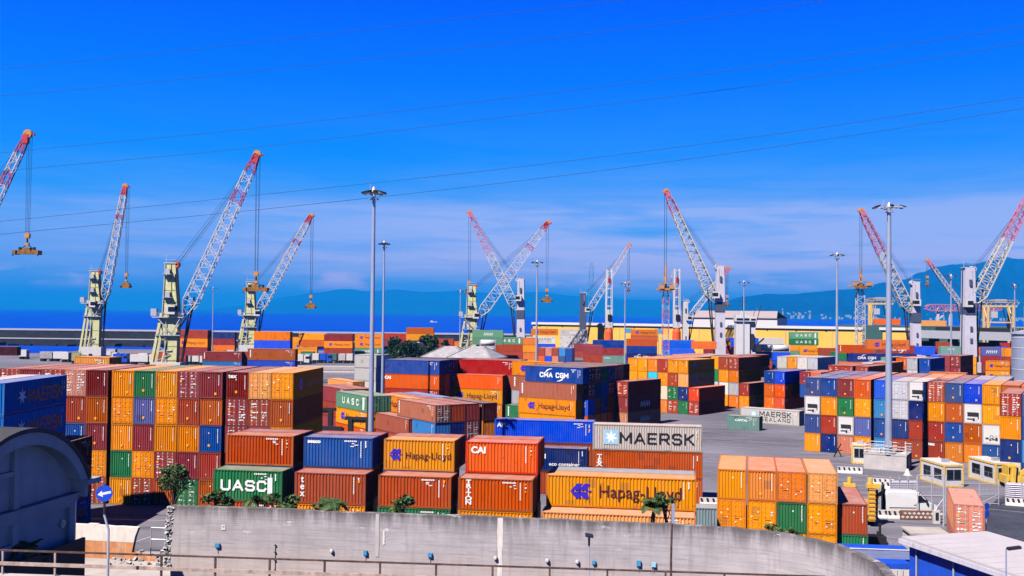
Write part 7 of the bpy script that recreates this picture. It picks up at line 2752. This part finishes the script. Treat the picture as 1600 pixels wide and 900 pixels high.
def bush(p, size, n, seed, label, name='shrub', leaf=0.16, mat='bush_leaf', trunk=0.0, cat='shrub', lobes=7, group=None):
    r = random.Random(seed)
    o = root(name, p)
    m = MB()
    c0 = Vector((0, 0, trunk + size[2] * 0.5))
    cs = []
    for i in range(lobes):
        a = r.uniform(0, 2 * math.pi)
        k = r.uniform(0.25, 0.85)
        cs.append((Vector((math.cos(a) * size[0] * .5 * k, math.sin(a) * size[1] * .5 * k, c0.z + r.uniform(-.42, .42) * size[2])), r.uniform(0.28, 0.5)))
    for c, k in cs:
        m.bar((0, 0, 0), c, 0.05 * max(1, size[2] / 2.5), w2=0.02 * max(1, size[2] / 2.5))
    if trunk:
        m.tube((0, 0, -0.1), (0, 0, trunk + size[2] * 0.3), 0.06 * size[2], 0.03 * size[2], n=8)
    part('trunk', m, 'bark', o)
    m = MB()
    for i in range(n):
        c, k = r.choice(cs)
        d = Vector((r.gauss(0, 1), r.gauss(0, 1), r.gauss(0, 1))).normalized() * (r.random() ** 0.45)
        q = c + Vector((d.x * size[0] * k * .62, d.y * size[1] * k * .62, d.z * size[2] * k * .62))
        q.z = max(q.z, 0.05)
        s = leaf * r.uniform(0.6, 1.4)
        x = Vector((r.gauss(0, 1), r.gauss(0, 1), r.gauss(0, .7))).normalized()
        y = x.cross(Vector((r.gauss(0, 1), r.gauss(0, 1), r.gauss(0, 1)))).normalized()
        m.add([q - x * s, q + y * s * 0.42, q + x * s, q - y * s * 0.42], ((0, 1, 2, 3),))
    part('crown', m, mat, o)
    tag(o, label, cat, group)
def behind_wall(px, d):
    return Vector(((px - 800) / F * d, d, 0))
# the ledge behind the wall that the plants root in
m = MB()
lw = along(wc, -0.45)
lw2 = along(wc, -1.9)
for i in range(sum(1 for q in lw if q.x < 13.4) - 1):
    a, b, c, e = lw[i], lw[i + 1], lw2[i + 1], lw2[i]
    m.prism([(a.x, a.y, 9.3), (b.x, b.y, 9.3), (c.x, c.y, 9.3), (e.x, e.y, 9.3)], (0, 0, -1.0))
mat_flat('planting_soil', (0.06, 0.045, 0.03), 0.95, var=0.5)
tag(part('soil_ledge', m, 'planting_soil', None), kind='structure')
def ledge(px):
    p, t = wall_at(px)
    n_ = Vector((-t.y, t.x))
    q = p + n_ * 1.1
    k = (px - 800) / F
    s = (k * q.y - q.x) / (t.x - k * t.y)
    q = q + t * s
    return Vector((q.x, q.y, 9.3))
bush(ledge(277), (2.1, 1.8, 1.25), 1300, 21, 'small tree with a leaning trunk above the broken wall end', 'young_tree', 0.12, 'bush_leaf', 1.1, 'tree', 12)
bush(ledge(342), (1.2, 1.2, 1.0), 420, 22, 'low bush at the left corner of the white-lettered green container', leaf=0.13)
bush(ledge(358), (1.3, 1.0, 0.7), 300, 31, 'low bush below the white-lettered green container, left of the palm', leaf=0.12)
palm(ledge(407), 0.65, 1.15, 15, 23, 'small palm on the wall below the white-lettered green container')
bush(ledge(452), (1.8, 1.2, 0.95), 650, 24, 'wide bush on the wall between the green and the maroon containers', leaf=0.14)
palm(ledge(525), 0.6, 1.1, 17, 25, 'small palm on the wall before the upright-lettered container')
bush(ledge(498), (0.9, 0.8, 0.55), 160, 32, 'sparse little bush beside the second small palm', leaf=0.11)
bush(ledge(631), (1.5, 1.2, 1.15), 620, 26, 'round bush on the wall before the brown and green containers', leaf=0.14)
palm(ledge(1022), 1.15, 1.05, 20, 27, 'taller palm on the wall before the long blue-arrow container', lean=(0.15, 0))
bush(ledge(1038) + Vector((0.2, 0, 0)), (1.2, 1.0, 0.9), 260, 33, 'leafy branch beside the taller palm', 'shrub', 0.13, 'bush_leaf', 0.9)
bush(ledge(1232), (1.7, 0.9, 0.55), 420, 28, 'low green shrubs where the wall starts to curve', leaf=0.12)
bush(ledge(1207), (0.8, 0.6, 0.5), 130, 34, 'little tuft of weeds at the foot of the orange block', leaf=0.11)
p = atd(38, 870, 50.4)
palm(Vector((p.x, 50.4, ZG)), 4.3, 1.0, 14, 29, 'dark palm in the shade before the arched building')
p = atd(62, 875, 51.2)
palm(Vector((p.x, 51.2, ZG)), 3.6, 0.85, 10, 30, 'second low palm in the shade of the arched building')
for i, (px, top, w, d) in enumerate(((612, 531, 9, 352), (640, 533, 10, 347), (666, 526, 10.5, 355), (684, 533, 6.5, 350))):
    p = atd(px, top, d)
    bush(Vector((p.x, d, 0)), (w, w * .9, p.z * 0.62), 2600, 40 + i, ['dark round tree left of the group before the sea', 'dark low tree in the middle of the far group', 'tallest dark tree beside the tent halls', 'small dark tree at the tent hall roof'][i],
         'broadleaf_tree', 0.55, 'tree_leaf', p.z * 0.42, 'tree', 11, 'dark trees beyond the stacks')
